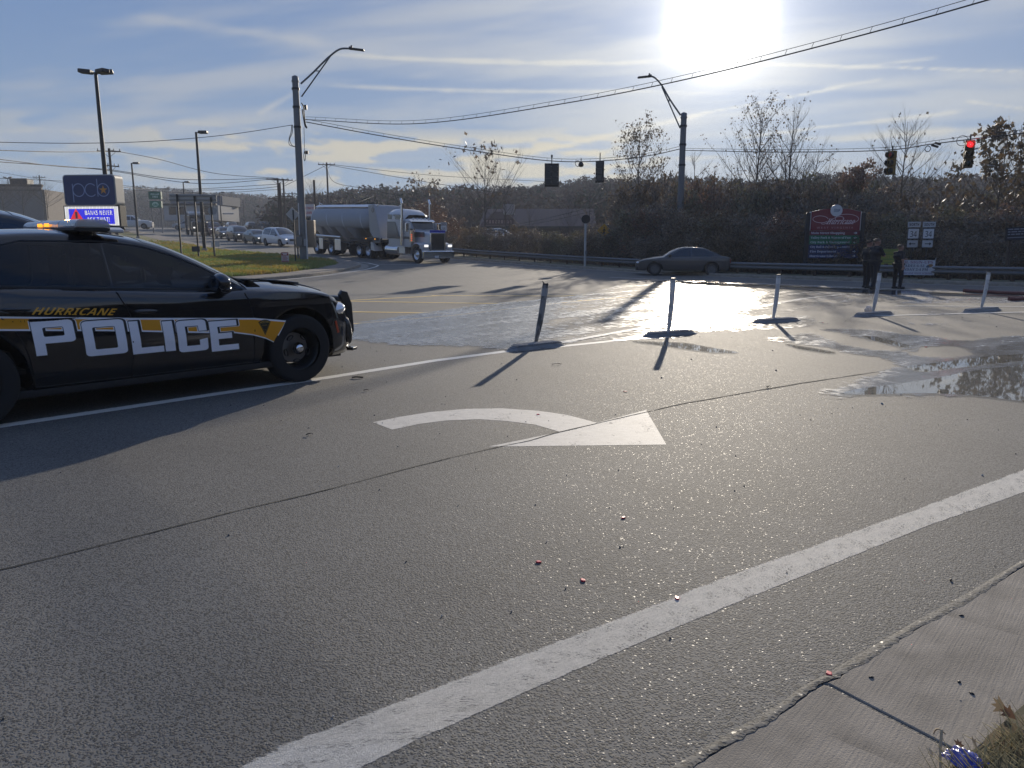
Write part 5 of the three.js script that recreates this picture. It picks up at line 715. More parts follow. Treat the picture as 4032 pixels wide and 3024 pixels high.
    // mirror: housing on a stalk with a glass at its back
    const mz = s * (S.gw(-0.86, 1.1) + 0.16), mr = mesh('mirror', [put(new THREE.SphereGeometry(1, 22, 16).scale(0.085, 0.092, 0.135), -0.90, 1.125, mz), rbox(0.09, 0.06, 0.16, 0.02, -0.84, 1.065, s * (S.gw(-0.86, 1.1) + 0.04)), put(new THREE.SphereGeometry(1, 18, 12).scale(0.075, 0.05, 0.11), -0.875, 1.06, mz)], paint, t); mesh('mirror_glass', put(new THREE.CircleGeometry(1, 20).scale(0.11, 0.075, 1), -0.975, 1.125, mz, 0, -Math.PI / 2, 0), M.chrome, mr);
    // headlamp, indicator strip and fog lamp
    const hl = mesh('headlight', put(new THREE.SphereGeometry(1, 24, 16).scale(0.15, 0.085, 0.15), S.shiftX(0.60, 0.76) + 0.01, 0.765, s * 0.70, 0, s * 0.5, 0.15), mat(0.75, 0.77, 0.8, 0.06, { metalness: 0.6, clearcoat: 1, clearcoatRoughness: 0.02 }), t); mesh('reflector', put(new THREE.SphereGeometry(0.062, 18, 12), S.shiftX(0.66, 0.75) + 0.085, 0.765, s * 0.62), M.chrome, hl);
    mesh('side_marker', S.strip(smooth([[0.50, 0.64], [0.515, 0.58], [0.545, 0.5]]), s, 0.035, 0.006), mat(0.5, 0.06, 0.02, 0.3), t);
    mesh('bumper_trim', [put(new THREE.SphereGeometry(1, 14, 8).scale(0.05, 0.16, 0.04), 0.76, 0.5, s * 0.73, 0, 0, 0.15), rbox(0.12, 0.04, 0.3, 0.015, 0.84, 0.26, s * 0.52, 0, s * 0.5, 0)], glossPaint(0.012, 0.013, 0.015), t);
    mesh('taillight', rbox(0.1, 0.16, 0.5, 0.04, -4.07, 0.93, s * 0.5, 0, s * -0.15, 0), tailM, t);
  }
  { // interior seen faintly through the tinted glass
    const cloth = mat(0.022, 0.022, 0.024, 0.85), seat = (x, z, w) => [rbox(0.5, 0.14, w, 0.05, x + 0.22, 0.78, z), rbox(0.16, 0.66, w, 0.06, x - 0.08, 1.08, z, 0, 0, 0.2), rbox(0.1, 0.18, w * 0.5, 0.04, x - 0.2, 1.46, z)];
    mesh('seat', seat(-1.75, 0.38, 0.5), cloth, t); mesh('seat', seat(-1.75, -0.38, 0.5), cloth, t); mesh('rear_seat', seat(-2.85, 0, 1.3).slice(0, 2), cloth, t);
    mesh('dashboard', [rbox(0.5, 0.2, 1.5, 0.08, -0.68, 0.98, 0), rbox(0.3, 0.3, 0.3, 0.03, -1.15, 0.85, 0)], cloth, t); mesh('steering_wheel', put(new THREE.TorusGeometry(0.18, 0.016, 8, 28), -1.1, 1.06, -0.38, 0, 1.25, 0), M.black, t);
    mesh('partition', [bar(V(-2.12, 0.75, 0.6), V(-2.12, 1.5, 0.55), 0.015), bar(V(-2.12, 0.75, -0.6), V(-2.12, 1.5, -0.55), 0.015), bar(V(-2.12, 1.5, 0.55), V(-2.12, 1.5, -0.55), 0.015), box(0.01, 0.4, 1.1, -2.12, 0.95, 0)], M.darkMetal, t); mesh('laptop', [rbox(0.24, 0.02, 0.32, 0.005, -1.2, 1.06, 0.05), rbox(0.02, 0.22, 0.32, 0.005, -1.06, 1.16, 0.05, 0, 0, -0.3)], M.galv, t); mesh('floor_pan', box(3.2, 0.04, 1.6, -2.1, 0.42, 0), M.black, t);
  }
  mesh('windshield', S.screen(-0.56, -1.46, 0.06), tint, t); mesh('rear_window', S.screen(-3.82, -3.05, 0.12), tint, t);
  mesh('grille', [rbox(0.06, 0.22, 0.9, 0.03, 0.885, 0.62, 0), rbox(0.06, 0.12, 1.0, 0.03, 0.93, 0.36, 0)], M.black, t);
  mesh('wiper', [bar(V(-0.42, 1.1, 0.55), V(-0.72, 1.285, 0.05), 0.01), bar(V(-0.34, 1.14, -0.1), V(-0.62, 1.29, -0.6), 0.01), rbox(0.16, 0.02, 1.3, 0.01, -0.36, 1.128, 0)], M.black, t);
  mesh('hood_crease', [0.33, -0.33].map((z) => tube([V(-0.28, 1.128, z * 1.35), V(0.1, 1.082, z * 1.25), V(0.4, 1.028, z * 1.15), V(0.66, 0.955, z)], 0.012, 20)).concat([rbox(0.34, 0.02, 0.12, 0.01, 0.1, 1.088, 0.46, 0, 0.05, -0.12), rbox(0.34, 0.02, 0.12, 0.01, 0.1, 1.088, -0.46, 0, -0.05, -0.12)]), paint, t);
  mesh('cowl_nozzle', rbox(0.14, 0.06, 0.2, 0.03, 0.42, 1.02, -0.42), M.black, t);
  mesh('sill', [rbox(2.5, 0.07, 0.06, 0.02, -1.55, 0.235, 0.86), rbox(2.5, 0.07, 0.06, 0.02, -1.55, 0.235, -0.86)], M.black, t);
  mesh('underbody', [box(4.6, 0.05, 1.3, -1.6, 0.22, 0), box(0.9, 0.3, 1.1, 0, 0.42, 0), box(0.9, 0.3, 1.1, -3.05, 0.42, 0)], M.black, t);
  mesh('exhaust', bar(V(-3.4, 0.24, 0.5), V(-4.15, 0.26, 0.5), 0.04), M.galv, t); mesh('licence_plate', box(0.02, 0.13, 0.3, -4.13, 0.8, 0), M.white, t);
  // push bumper
  const pb = []; for (const s of [1, -1]) pb.push(prism([[0.80, 0.30], [1.03, 0.28], [1.10, 0.45], [1.08, 0.78], [1.02, 0.93], [0.94, 0.95], [0.90, 0.90], [0.99, 0.72], [1.0, 0.44], [0.86, 0.40]], 0.055, 0.012).translate(0, 0, s * 0.36)); pb.push(rbox(0.06, 0.08, 0.7, 0.02, 1.05, 0.46, 0), rbox(0.06, 0.08, 0.7, 0.02, 1.05, 0.64, 0), rbox(0.06, 0.07, 0.7, 0.02, 1.0, 0.84, 0), rbox(0.4, 0.06, 0.05, 0.02, 0.84, 0.5, 0.3), rbox(0.4, 0.06, 0.05, 0.02, 0.84, 0.5, -0.3));
  mesh('push_bumper', pb, mat(0.012, 0.014, 0.017, 0.3, { clearcoat: 0.6 }), t);
  // wheels: steel rims with oval holes and a chrome hub cap
  const disc = (() => { const q = new THREE.Shape(); q.absarc(0, 0, 0.198, 0, 6.2832); for (let k = 0; k < 5; k++) { const a = k * 1.2566 + 0.9, hp = new THREE.Path(); hp.absellipse(Math.cos(a) * 0.142, Math.sin(a) * 0.142, 0.021, 0.042, 0, 6.2832, true, a); q.holes.push(hp); } const g = new THREE.ExtrudeGeometry(q, { depth: 0.012, bevelEnabled: true, bevelSize: 0.006, bevelThickness: 0.006, bevelSegments: 2, curveSegments: 40 }); const p = g.attributes.position; for (let i = 0; i < p.count; i++) { const r = Math.hypot(p.getX(i), p.getY(i)); p.setZ(i, p.getZ(i) + 0.028 * Math.exp(-(((r - 0.15) / 0.05) ** 2)) - 0.012); } g.computeVertexNormals(); return g; })();
  const rimBarrel = put(lathe([[0.185, -0.12], [0.2, 0.0], [0.215, 0.055], [0.232, 0.075], [0.24, 0.078], [0.24, 0.066], [0.225, 0.05], [0.21, -0.12]], 40), 0, 0, 0, Math.PI / 2, 0, 0), capG = put(lathe([[0, 0.105], [0.032, 0.104], [0.043, 0.092], [0.05, 0.086], [0.055, 0.07], [0.066, 0.062], [0.069, 0.04], [0.069, 0.0]], 30), 0, 0, 0, Math.PI / 2, 0, 0);
  for (const x of [0.0, -3.06]) for (const s of [1, -1]) {
    const w = mesh('wheel', put(lathe(tyreProfile(0.374, 0.24).map(([r, y]) => [Math.max(r, 0.236), y]), 48), 0, 0, 0, Math.PI / 2, 0, 0), M.rubber, t); w.position.set(x, 0.372, s * 0.815); if (s < 0) w.rotation.y = Math.PI;
    mesh('rim', [disc, rimBarrel], mat(0.012, 0.013, 0.014, 0.42), w); mesh('hub_cap', capG, M.chrome, w); mesh('brake_disc', put(new THREE.CylinderGeometry(0.165, 0.165, 0.02, 28), 0, 0, -0.05, Math.PI / 2, 0, 0), mat(0.2, 0.19, 0.18, 0.5, { metalness: 0.8 }), w);
  }
  // light bar across the roof
  const lb = mesh('light_bar', [prism([[-0.15, -0.02], [-0.12, -0.035], [0.12, -0.035], [0.15, -0.02], [0.15, 0.0], [-0.15, 0.0]], 1.5, 0.008), box(0.2, 0.02, 0.9, 0, -0.05, 0), rbox(0.1, 0.09, 0.06, 0.01, 0, -0.07, 0.56), rbox(0.1, 0.09, 0.06, 0.01, 0, -0.07, -0.56)], M.black, t); lb.position.set(-1.93, 1.645, -0.06);
  const domeG = (() => { const q = new THREE.Shape(); q.moveTo(-0.15, 0); q.lineTo(0.15, 0); q.quadraticCurveTo(0.15, 0.06, 0.1, 0.075); q.lineTo(-0.1, 0.075); q.quadraticCurveTo(-0.15, 0.06, -0.15, 0); return q; })();
  const domeM = mat(0.62, 0.65, 0.68, 0.08, { transmission: 0.55, clearcoat: 1, clearcoatRoughness: 0.03 });
  for (const [z, w] of [[-0.53, 0.46], [0, 0.58], [0.53, 0.46]]) mesh('dome', put(new THREE.ExtrudeGeometry(domeG, { depth: w - 0.02, bevelEnabled: true, bevelSize: 0.012, bevelThickness: 0.012, bevelSegments: 2, bevelOffset: -0.012, curveSegments: 8 }), 0, 0.001, z - w / 2 + 0.01), domeM, lb);
  mesh('lamp_module', [-0.58, -0.44, -0.3, 0.34, 0.48, 0.6].map((z) => rbox(0.2, 0.045, 0.11, 0.01, 0, 0.035, z)), M.chrome, lb);
  const amber = new THREE.MeshStandardMaterial({ color: lin(0.6, 0.25, 0.02), emissive: lin(1.7, 0.62, 0.05), roughness: 0.3 });
  for (const [x, z] of [[-0.157, -0.18], [-0.157, 0.02]]) mesh('amber_lamp', [0, 1, 2].map((k) => rbox(0.012, 0.032, 0.035, 0.005, x, 0.034, z + (k - 1) * 0.042)), amber, lb);
  for (const z of [-0.03, 0.15]) { const m = mesh('amber_lamp', [0, 1, 2].map((k) => rbox(0.06, 0.03, 0.022, 0.006, 0.112, 0.045, z + (k - 1) * 0.034)), amber, lb); }
  { const p = new THREE.PointLight(new THREE.Color(1, 0.45, 0.08), 0.12); p.position.set(0.0, 0.14, 0.05); p.castShadow = true; p.name = 'amber_glow'; lb.add(p); }
  mesh('antenna_base', [rbox(0.14, 0.03, 0.1, 0.01, -1.72, 1.63, 0.62, 0.25, 0, 0)], M.white, t); mesh('roof_fin', rbox(0.3, 0.05, 0.1, 0.02, -1.55, 1.665, 0.0, 0, 0, -0.1), M.black, t);
  // livery: gold stripe with white edges, lettering and badge, printed film on the panels
  const x0 = -3.95, x1 = 0.36, y0 = 0.40, y1 = 1.02, W = 2048, Hh = 512;
  const lettering = (mirror) => canvasTex(W, Hh, (g) => {
    g.clearRect(0, 0, W, Hh);
    const PX = (x) => (x - x0) / (x1 - x0) * W, PY = (y) => Hh - (y - y0) / (y1 - y0) * Hh, sx = W / (x1 - x0), sy = Hh / (y1 - y0);
    const f = PX, flip = () => { if (mirror) { g.translate(2 * PX(-1.66), 0); g.scale(-1, 1); } };
    const top = [[-3.6, 0.985], [-2.784, 0.915], [-1.751, 0.831], [-0.542, 0.748], [-0.18, 0.697]], bot = [[-0.32, 0.466], [-0.42, 0.52], [-0.56, 0.567], [-0.75, 0.606], [-1.0, 0.628], [-1.98, 0.728], [-2.796, 0.797], [-3.5, 0.86]];
    const path = (pts) => { g.beginPath(); pts.forEach(([x, y], i) => (i ? g.lineTo(f(x), PY(y)) : g.moveTo(f(x), PY(y)))); g.closePath(); };
    path([...top.map(([x, y]) => [x, y]), ...bot]); g.fillStyle = '#eeeef2'; g.fill();
    path([...top.map(([x, y]) => [x - 0.012, y - 0.016]), ...bot.map(([x, y]) => [x - 0.012, y + 0.016])]); g.fillStyle = '#e29a10'; g.fill();
    // wide square letters, each given by its box in panel metres (rear to front) and drawn as thick strokes
    const letters = [['P', -2.576, -2.25, 0.856, 0.562], ['O', -2.185, -1.83, 0.828, 0.514], ['L', -1.788, -1.50, 0.80, 0.492], ['I', -1.487, -1.39, 0.779, 0.49], ['C', -1.358, -1.063, 0.772, 0.465], ['E', -1.033, -0.742, 0.744, 0.44]];
    const draw = (ch, xa, xb, ya, yb, style, lw, dx = 0, dy = 0) => {
      const w = PX(xb) - PX(xa), h = PY(yb) - PY(ya), s = 0.083 * sx, v = 0.058 * sy, skew = 0.02 * sx;
      g.save(); flip(); g.translate(PX(xa) + dx, PY(ya) + dy); g.transform(1, -0.02 * 0, skew / h, 1, 0, 0);
      const rr = (x, y, ww, hh, r) => { g.moveTo(x + r, y); g.lineTo(x + ww - r, y); g.quadraticCurveTo(x + ww, y, x + ww, y + r); g.lineTo(x + ww, y + hh - r); g.quadraticCurveTo(x + ww, y + hh, x + ww - r, y + hh); g.lineTo(x + r, y + hh); g.quadraticCurveTo(x, y + hh, x, y + hh - r); g.lineTo(x, y + r); g.quadraticCurveTo(x, y, x + r, y); };
      const poly = (pts) => pts.forEach(([x, y], i) => (i ? g.lineTo(x, y) : g.moveTo(x, y)));
      g.beginPath(); const r = 0.055 * sx, c = 0.02 * sx;
      if (ch === 'O') { rr(0, 0, w, h, r); rr(s, v, w - 2 * s, h - 2 * v, c); }
      else if (ch === 'P') { poly([[0, 0], [w - r, 0]]); g.quadraticCurveTo(w, 0, w, r); g.lineTo(w, h * 0.66 - r); g.quadraticCurveTo(w, h * 0.66, w - r, h * 0.66); g.lineTo(s, h * 0.66); g.lineTo(s, h); g.lineTo(0, h); g.closePath(); rr(s, v, w - 2 * s, h * 0.66 - 2 * v, c); }
      else if (ch === 'L') { poly([[0, 0], [s, 0], [s, h - v], [w, h - v], [w, h], [0, h]]); g.closePath(); }
      else if (ch === 'I') { poly([[0, 0], [w, 0], [w, h], [0, h]]); g.closePath(); }
      else if (ch === 'C') { poly([[r, 0], [w - r, 0]]); g.quadraticCurveTo(w, 0, w, r); g.lineTo(w, h * 0.36); g.lineTo(w - s, h * 0.36); g.lineTo(w - s, v); g.lineTo(s, v); g.lineTo(s, h - v); g.lineTo(w - s, h - v); g.lineTo(w - s, h * 0.64); g.lineTo(w, h * 0.60); g.lineTo(w, h - r); g.quadraticCurveTo(w, h, w - r, h); g.lineTo(r, h); g.quadraticCurveTo(0, h, 0, h - r); g.lineTo(0, r); g.quadraticCurveTo(0, 0, r, 0); }
      else { poly([[0, 0], [w, 0], [w, v], [s, v], [s, (h - v) / 2], [w * 0.78, (h - v) / 2], [w * 0.78, (h + v) / 2], [s, (h + v) / 2], [s, h - v], [w, h - v], [w, h], [0, h]]); g.closePath(); }
      if (lw) { g.lineWidth = lw; g.lineJoin = 'round'; g.strokeStyle = style; g.stroke(); if (ch !== 'O' && ch !== 'P') { g.fillStyle = style; g.fill('evenodd'); } } else { g.fillStyle = style; g.fill('evenodd'); }
      g.restore();
    };
    for (const [style, lw, dx, dy] of [['#eeeef2', 21, 4, -2], ['#05070c', 13, 4, -2], ['#f2f2f6', 0, 0, 0]]) {
      g.save(); if (lw) { g.beginPath(); const yb = (x) => table([[-3.5, 0.858], [-2.796, 0.799], [-1.98, 0.730], [-1.0, 0.630], [-0.75, 0.608]], x) - (style === '#05070c' ? 0.012 : 0); const P2 = (x, y) => [PX(x), PY(y)]; g.moveTo(...P2(-3.5, 1.1)); for (let x = -3.5; x <= -0.6; x += 0.05) g.lineTo(...P2(x, yb(x))); g.lineTo(...P2(-0.6, 1.1)); g.closePath(); g.clip(); }
      for (const L of letters) draw(...L, style, lw, dx, dy); g.restore(); }
    // small slanted town name, and the fender badge
    const small = (fn) => { g.save(); fn(); g.restore(); };
    small(() => { flip(); const xa = PX(-2.565), ya = PY(0.915); g.translate(xa, ya); g.rotate(Math.atan2((0.915 - 0.865) * sy, 0.67 * sx)); g.transform(1, 0, -0.32, 1, 0, 0); g.fillStyle = '#dc9f28'; g.font = `bold ${0.098 * sy}px sans-serif`; const m = g.measureText('HURRICANE').width; g.scale(0.665 * sx / m, 0.86); g.fillText('HURRICANE', 0, 0); });
    small(() => { const cx = PX(-0.43), cy = PY(0.648); g.translate(cx, cy); if (mirror) g.scale(-1, 1); const a = 0.062 * sx, b = 0.075 * sy; const tri = (k) => { g.beginPath(); g.moveTo(-a * k, -b * 0.62 * k); g.quadraticCurveTo(0, -b * 1.15 * k, a * k, -b * 0.62 * k); g.lineTo(0, b * 1.05 * k); g.closePath(); }; tri(1.12); g.fillStyle = '#0a0c10'; g.fill(); tri(0.96); g.fillStyle = '#b48a2a'; g.fill(); tri(0.86); g.fillStyle = '#12161a'; g.fill(); g.fillStyle = '#b9973c'; fit(g, 'HURRICANE', 0, -b * 0.5, a * 1.3, `bold ${b * 0.24}px sans-serif`, 'center'); fit(g, 'POLICE', 0, -b * 0.14, a * 0.9, `bold ${b * 0.24}px sans-serif`, 'center'); fit(g, 'V', 0, b * 0.5, a * 0.16, `bold ${b * 0.24}px sans-serif`, 'center'); });
  });
  for (const s of [1, -1]) mesh('livery', S.patch(x0, x1, y0, y1, s, 0.003, 150, 16), mat(1, 1, 1, 0.32, { map: lettering(s < 0), transparent: true, clearcoat: 0.4 }), t);
  return t;
}
{
  const W = G(1194, 1504), t = makePolice(), inw = V(-Math.cos(policeAz), 0, -Math.sin(policeAz));
  setCourse(t, W.clone().addScaledVector(inw, 0.93), policeAz);
}
{ // second dark vehicle half hidden behind the police car
  const t = makeCar('suv', [0.008, 0.009, 0.011], 'second dark vehicle showing its sloping windshield pillar behind the police car', { lights: false });
  setCourse(t, V(-6.1, 0, -8.95), 46 * Math.PI / 180); t.scale.setScalar(1.12);
}
// ---------------------------------------------------------------- tank truck
{
  const az = 139 * Math.PI / 180, W = G(1641, 1036), right = V(Math.cos(az), 0, Math.sin(az)), t = thing('tanker_truck', 'white long-nosed tractor pulling a silver bulk tank trailer, turning at the corner', 'truck');
  setCourse(t, W.clone().addScaledVector(right, -1.15), az);
  const wht = glossPaint(0.48, 0.48, 0.49), blu = glossPaint(0.02, 0.026, 0.05), flat = mat(0.02, 0.02, 0.022, 0.6);
  // cab and hood
  const hood = mesh('hood', [surface([[0.66, 0.56, 1.0, 1.84], [0.3, 0.62, 1.0, 1.92], [-0.3, 0.7, 1.0, 2.0], [-0.95, 0.8, 1.0, 2.08]].map(([x, w, b, h]) => [V(x, b, w), V(x, h - 0.2, w), V(x, h - 0.05, w * 0.9), V(x, h, w * 0.6), V(x, h + 0.04, 0), V(x, h, -w * 0.6), V(x, h - 0.05, -w * 0.9), V(x, h - 0.2, -w), V(x, b, -w)]))], wht, t);
  for (const s of [1, -1]) { mesh('fender', [surface(Array.from({ length: 15 }, (_, i) => { const a = mix(-0.35, Math.PI + 0.1, i / 14), r = 0.68; return [V(Math.cos(a) * r, 0.55 + Math.sin(a) * r * 0.98, s * 1.2), V(Math.cos(a) * (r + 0.04), 0.57 + Math.sin(a) * (r + 0.04), s * 1.16), V(Math.cos(a) * (r + 0.03), 0.58 + Math.sin(a) * (r + 0.05), s * 0.62)]; })), rbox(0.45, 0.34, 0.5, 0.08, 0.5, 1.06, s * 0.92)], wht, t); mesh('headlight', rbox(0.06, 0.14, 0.3, 0.03, 0.735, 1.1, s * 0.92), headOn, t); }
  mesh('hood_stripe', [box(1.3, 0.3, 0.012, -0.45, 1.78, 0.775, 0, 0.14, 0.02), box(1.3, 0.3, 0.012, -0.45, 1.78, -0.775, 0, -0.14, 0.02)], blu, t);
  mesh('grille_frame', [rbox(0.1, 1.12, 0.08, 0.02, 0.7, 1.34, 0.54), rbox(0.1, 1.12, 0.08, 0.02, 0.7, 1.34, -0.54), rbox(0.1, 0.08, 1.16, 0.02, 0.7, 1.88, 0), rbox(0.1, 0.06, 1.1, 0.02, 0.7, 0.8, 0)], M.chrome, t);
  const gr = mesh('grille', box(0.04, 1.06, 1.02, 0.66, 1.33, 0), flat, t); for (let k = 0; k < 13; k++) mesh('grille_bar', box(0.05, 1.04, 0.028, 0.695, 1.33, -0.48 + k * 0.08), M.chrome, gr);
  mesh('bug_deflector', rbox(0.03, 0.16, 1.2, 0.01, 0.66, 2.0, 0, 0, 0, -0.3), mat(0.03, 0.06, 0.55, 0.3, { transmission: 0.3 }), t);
  mesh('bumper', rbox(0.16, 0.48, 2.42, 0.06, 0.78, 0.55, 0), M.chrome, t); mesh('licence_plate', box(0.02, 0.14, 0.3, 0.87, 0.42, 0.2), M.white, t);
  mesh('cab', [surface([[-0.85, 2.1, 0.8], [-0.98, 2.35, 0.93], [-1.12, 2.62, 0.97], [-1.3, 2.74, 0.99], [-1.72, 2.78, 1.0]].map(([x, h, w]) => [V(x, 0.95, w), V(x, h - 0.18, w), V(x, h - 0.04, w - 0.08), V(x, h, w * 0.6), V(x, h + 0.02, 0), V(x, h, -w * 0.6), V(x, h - 0.04, -w + 0.08), V(x, h - 0.18, -w), V(x, 0.95, -w)])), box(0.05, 1.1, 1.6, -0.87, 1.55, 0)], wht, t);
  mesh('windshield', surface([[-0.835, 2.12, 0.76], [-0.955, 2.36, 0.8], [-1.07, 2.58, 0.82]].map(([x, y, w]) => [V(x, y, w), V(x + 0.01, y, 0), V(x, y, -w)])), M.glass, t);
  mesh('sun_visor', surface([[-0.92, 2.58, 0.96], [-1.12, 2.72, 0.96]].map(([x, y, w]) => [V(x - 0.05, y, w), V(x, y + 0.01, 0), V(x - 0.05, y, -w)])), M.chrome, t);
  mesh('roof_marker', [-0.6, -0.3, 0, 0.3, 0.6].map((z) => put(new THREE.SphereGeometry(1, 10, 6).scale(0.1, 0.045, 0.06), -1.2, 2.78, z)), M.chrome, t);
  for (const s of [1, -1]) {
    const dr = mesh('door', rbox(0.86, 1.5, 0.03, 0.03, -1.28, 1.75, s * 1.0), wht, t); mesh('door_window', box(0.5, 0.5, 0.012, -1.33, 2.3, s * 1.02), M.glass, dr); mesh('door_handle', rbox(0.14, 0.04, 0.03, 0.01, -1.55, 1.78, s * 1.03), M.chrome, dr);
    mesh('mirror', [rbox(0.12, 0.58, 0.2, 0.04, -0.95, 2.22, s * 1.28), bar(V(-1.0, 2.5, s * 0.98), V(-0.95, 2.48, s * 1.28), 0.02), bar(V(-1.0, 1.95, s * 0.98), V(-0.95, 1.95, s * 1.28), 0.02)], M.chrome, t);
    mesh('exhaust_stack', [cyl(0.075, 0.075, 2.7, -1.78, 2.4, s * 1.1), put(cyl(0.075, 0.075, 0.35, 0, 0, 0), -1.84, 3.86, s * 1.1, 0, 0, 0.5)], M.chrome, t); mesh('heat_shield', cyl(0.115, 0.115, 1.7, -1.78, 1.95, s * 1.1), M.chrome, t);
    mesh('air_cleaner', [cyl(0.2, 0.2, 0.75, -0.66, 1.65, s * 1.02, 0, 0, 0, 20), cyl(0.15, 0.21, 0.12, -0.66, 2.08, s * 1.02, 0, 0, 0, 20)], mat(0.75, 0.62, 0.5, 0.15, { metalness: 1 }), t);
    mesh('fuel_tank', [put(new THREE.CylinderGeometry(0.32, 0.32, 1.5, 24), -2.95, 0.72, s * 0.92, 0, 0, Math.PI / 2), ...[-2.4, -3.5].map((x) => put(new THREE.TorusGeometry(0.325, 0.02, 6, 24), x, 0.72, s * 0.92, 0, Math.PI / 2, 0))], M.chrome, t); mesh('step', [rbox(0.75, 0.4, 0.35, 0.03, -1.75, 0.72, s * 0.98), rbox(0.8, 0.05, 0.4, 0.01, -1.75, 0.95, s * 0.98)], M.alu, t);
    mesh('cab_light', [0, 1, 2, 3].map((k) => rbox(0.05, 0.07, 0.05, 0.01, -0.5, 1.4 + k * 0.12, s * 1.22)), new THREE.MeshStandardMaterial({ color: lin(0.5, 0.05, 0.03), emissive: lin(0.7, 0.12, 0.05) }), t);
  }
  mesh('sleeper', [surface([[-1.72, 2.72, 3.02, 1.02], [-1.95, 2.95, 3.22, 1.1], [-2.4, 3.1, 3.36, 1.15], [-2.9, 3.13, 3.4, 1.17], [-3.4, 3.1, 3.36, 1.16], [-3.5, 2.95, 3.28, 1.1]].map(([x, h, c, w]) => [V(x, 0.95, w), V(x, 1.7, w), V(x, h - 0.2, w), V(x, h, w - 0.1), V(x, c - 0.03, w * 0.6), V(x, c, 0), V(x, c - 0.03, -w * 0.6), V(x, h, -w + 0.1), V(x, h - 0.2, -w), V(x, 1.7, -w), V(x, 0.95, -w)])), box(0.03, 2.2, 2.2, -3.49, 2.0, 0)], wht, t);
  for (const s of [1, -1]) { mesh('sleeper_panel', prism([[-3.45, 1.5], [-2.0, 1.5], [-2.45, 2.55], [-3.45, 2.55]], 0.012).translate(0, 0, s * 1.178), blu, t); mesh('sleeper_window', [rbox(0.46, 0.3, 0.012, 0.05, -3.12, 2.86, s * 1.178), rbox(0.95, 0.3, 0.02, 0.06, -2.3, 2.86, s * 1.145)], M.glass, t); mesh('sleeper_latch', rbox(0.1, 0.3, 0.03, 0.01, -3.35, 1.25, s * 1.18), M.black, t); }
  mesh('sleeper_windshield', [surface([[-1.70, 2.74, 0.92], [-1.71, 2.99, 0.62]].map(([x, y, w]) => [V(x, y, w), V(x + 0.01, y, 0), V(x, y, -w)]))], M.glass, t);
  mesh('sleeper_stripe', [rbox(1.7, 0.16, 0.012, 0.004, -2.6, 1.55, 1.184), rbox(1.7, 0.16, 0.012, 0.004, -2.6, 1.55, -1.184), rbox(0.7, 0.16, 0.012, 0.004, -1.3, 1.55, 1.022), rbox(0.7, 0.16, 0.012, 0.004, -1.3, 1.55, -1.022)], blu, t);
  mesh('frame', [box(8.2, 0.26, 0.12, -3.7, 0.86, 0.42), box(8.2, 0.26, 0.12, -3.7, 0.86, -0.42), box(1.1, 0.12, 1.1, -6.5, 1.06, 0), box(0.4, 0.3, 1.6, -4.3, 0.8, 0), cyl(0.07, 0.07, 2.2, 0, 0.52, 0, Math.PI / 2, 0, 0), cyl(0.09, 0.09, 2, -6.0, 0.52, 0, Math.PI / 2, 0, 0), cyl(0.09, 0.09, 2, -7.25, 0.52, 0, Math.PI / 2, 0, 0)], flat, t);
  const truckTyre = clean(put(lathe(tyreProfile(0.52, 0.28), 36), 0, 0, 0, Math.PI / 2, 0, 0)), steerRim = [put(lathe([[0, 0.16], [0.1, 0.15], [0.13, 0.06], [0.26, 0.03], [0.3, 0.11], [0.325, 0.13], [0.325, -0.1]], 28), 0, 0, 0, Math.PI / 2, 0, 0)], driveRim = [put(lathe([[0, 0.06], [0.09, 0.05], [0.12, -0.06], [0.26, -0.07], [0.3, 0.06], [0.325, 0.13], [0.325, -0.1]], 28), 0, 0, 0, Math.PI / 2, 0, 0)];
  for (let k = 0; k < 8; k++) { const a = k * Math.PI / 4; steerRim.push(put(new THREE.CylinderGeometry(0.035, 0.035, 0.03, 10), Math.cos(a) * 0.2, Math.sin(a) * 0.2, 0.05, Math.PI / 2, 0, 0)); }
  const axle = (x, dual, rim) => { for (const s of [1, -1]) { const w = mesh('wheel', dual ? [truckTyre.clone(), truckTyre.clone().translate(0, 0, -0.32)] : truckTyre, M.rubber, t); w.position.set(x, 0.52, s * 1.03); if (s < 0) w.rotation.y = Math.PI; mesh('rim', rim, M.alu, w); } };
  axle(0, false, steerRim); axle(-6.0, true, driveRim); axle(-7.25, true, driveRim);
  for (const s of [1, -1]) { mesh('drive_fender', surface([[-4.9, 0.55], [-5.0, 0.85], [-5.2, 1.08], [-5.45, 1.16], [-7.8, 1.16], [-8.05, 1.08], [-8.2, 0.9]].map(([x, y]) => [V(x, y, s * 1.26), V(x, y + 0.02, s * 0.66)])), glossPaint(0.5, 0.5, 0.5), t); mesh('fender_skirt', prism([[-4.9, 0.55], [-5.0, 0.85], [-5.2, 1.08], [-5.45, 1.16], [-5.45, 0.62]], 0.02).translate(0, 0, s * 1.26), glossPaint(0.5, 0.5, 0.5), t); mesh('mud_flap', box(0.02, 0.9, 0.66, -8.35, 0.62, s * 0.92), flat, t); }
  mesh('headache_rack', [bar(V(-3.75, 1.0, 0.7), V(-3.75, 3.0, 0.7), 0.03), bar(V(-3.75, 1.0, -0.7), V(-3.75, 3.0, -0.7), 0.03), bar(V(-3.75, 3.0, 0.7), V(-3.75, 3.0, -0.7), 0.03)], M.galv, t);
  // bulk trailer: round shell, hopper cones below, sloped bulkhead ahead
  const tankMat = mat(0.36, 0.375, 0.40, 0.5, { metalness: 0.2, map: tex(64, 256, (i, j) => { const v = 0.8 + 0.2 * fbm(i / 30, j / 3, 3) - (j % 64 < 1 ? 0.25 : 0); return [v, v, v]; }) });
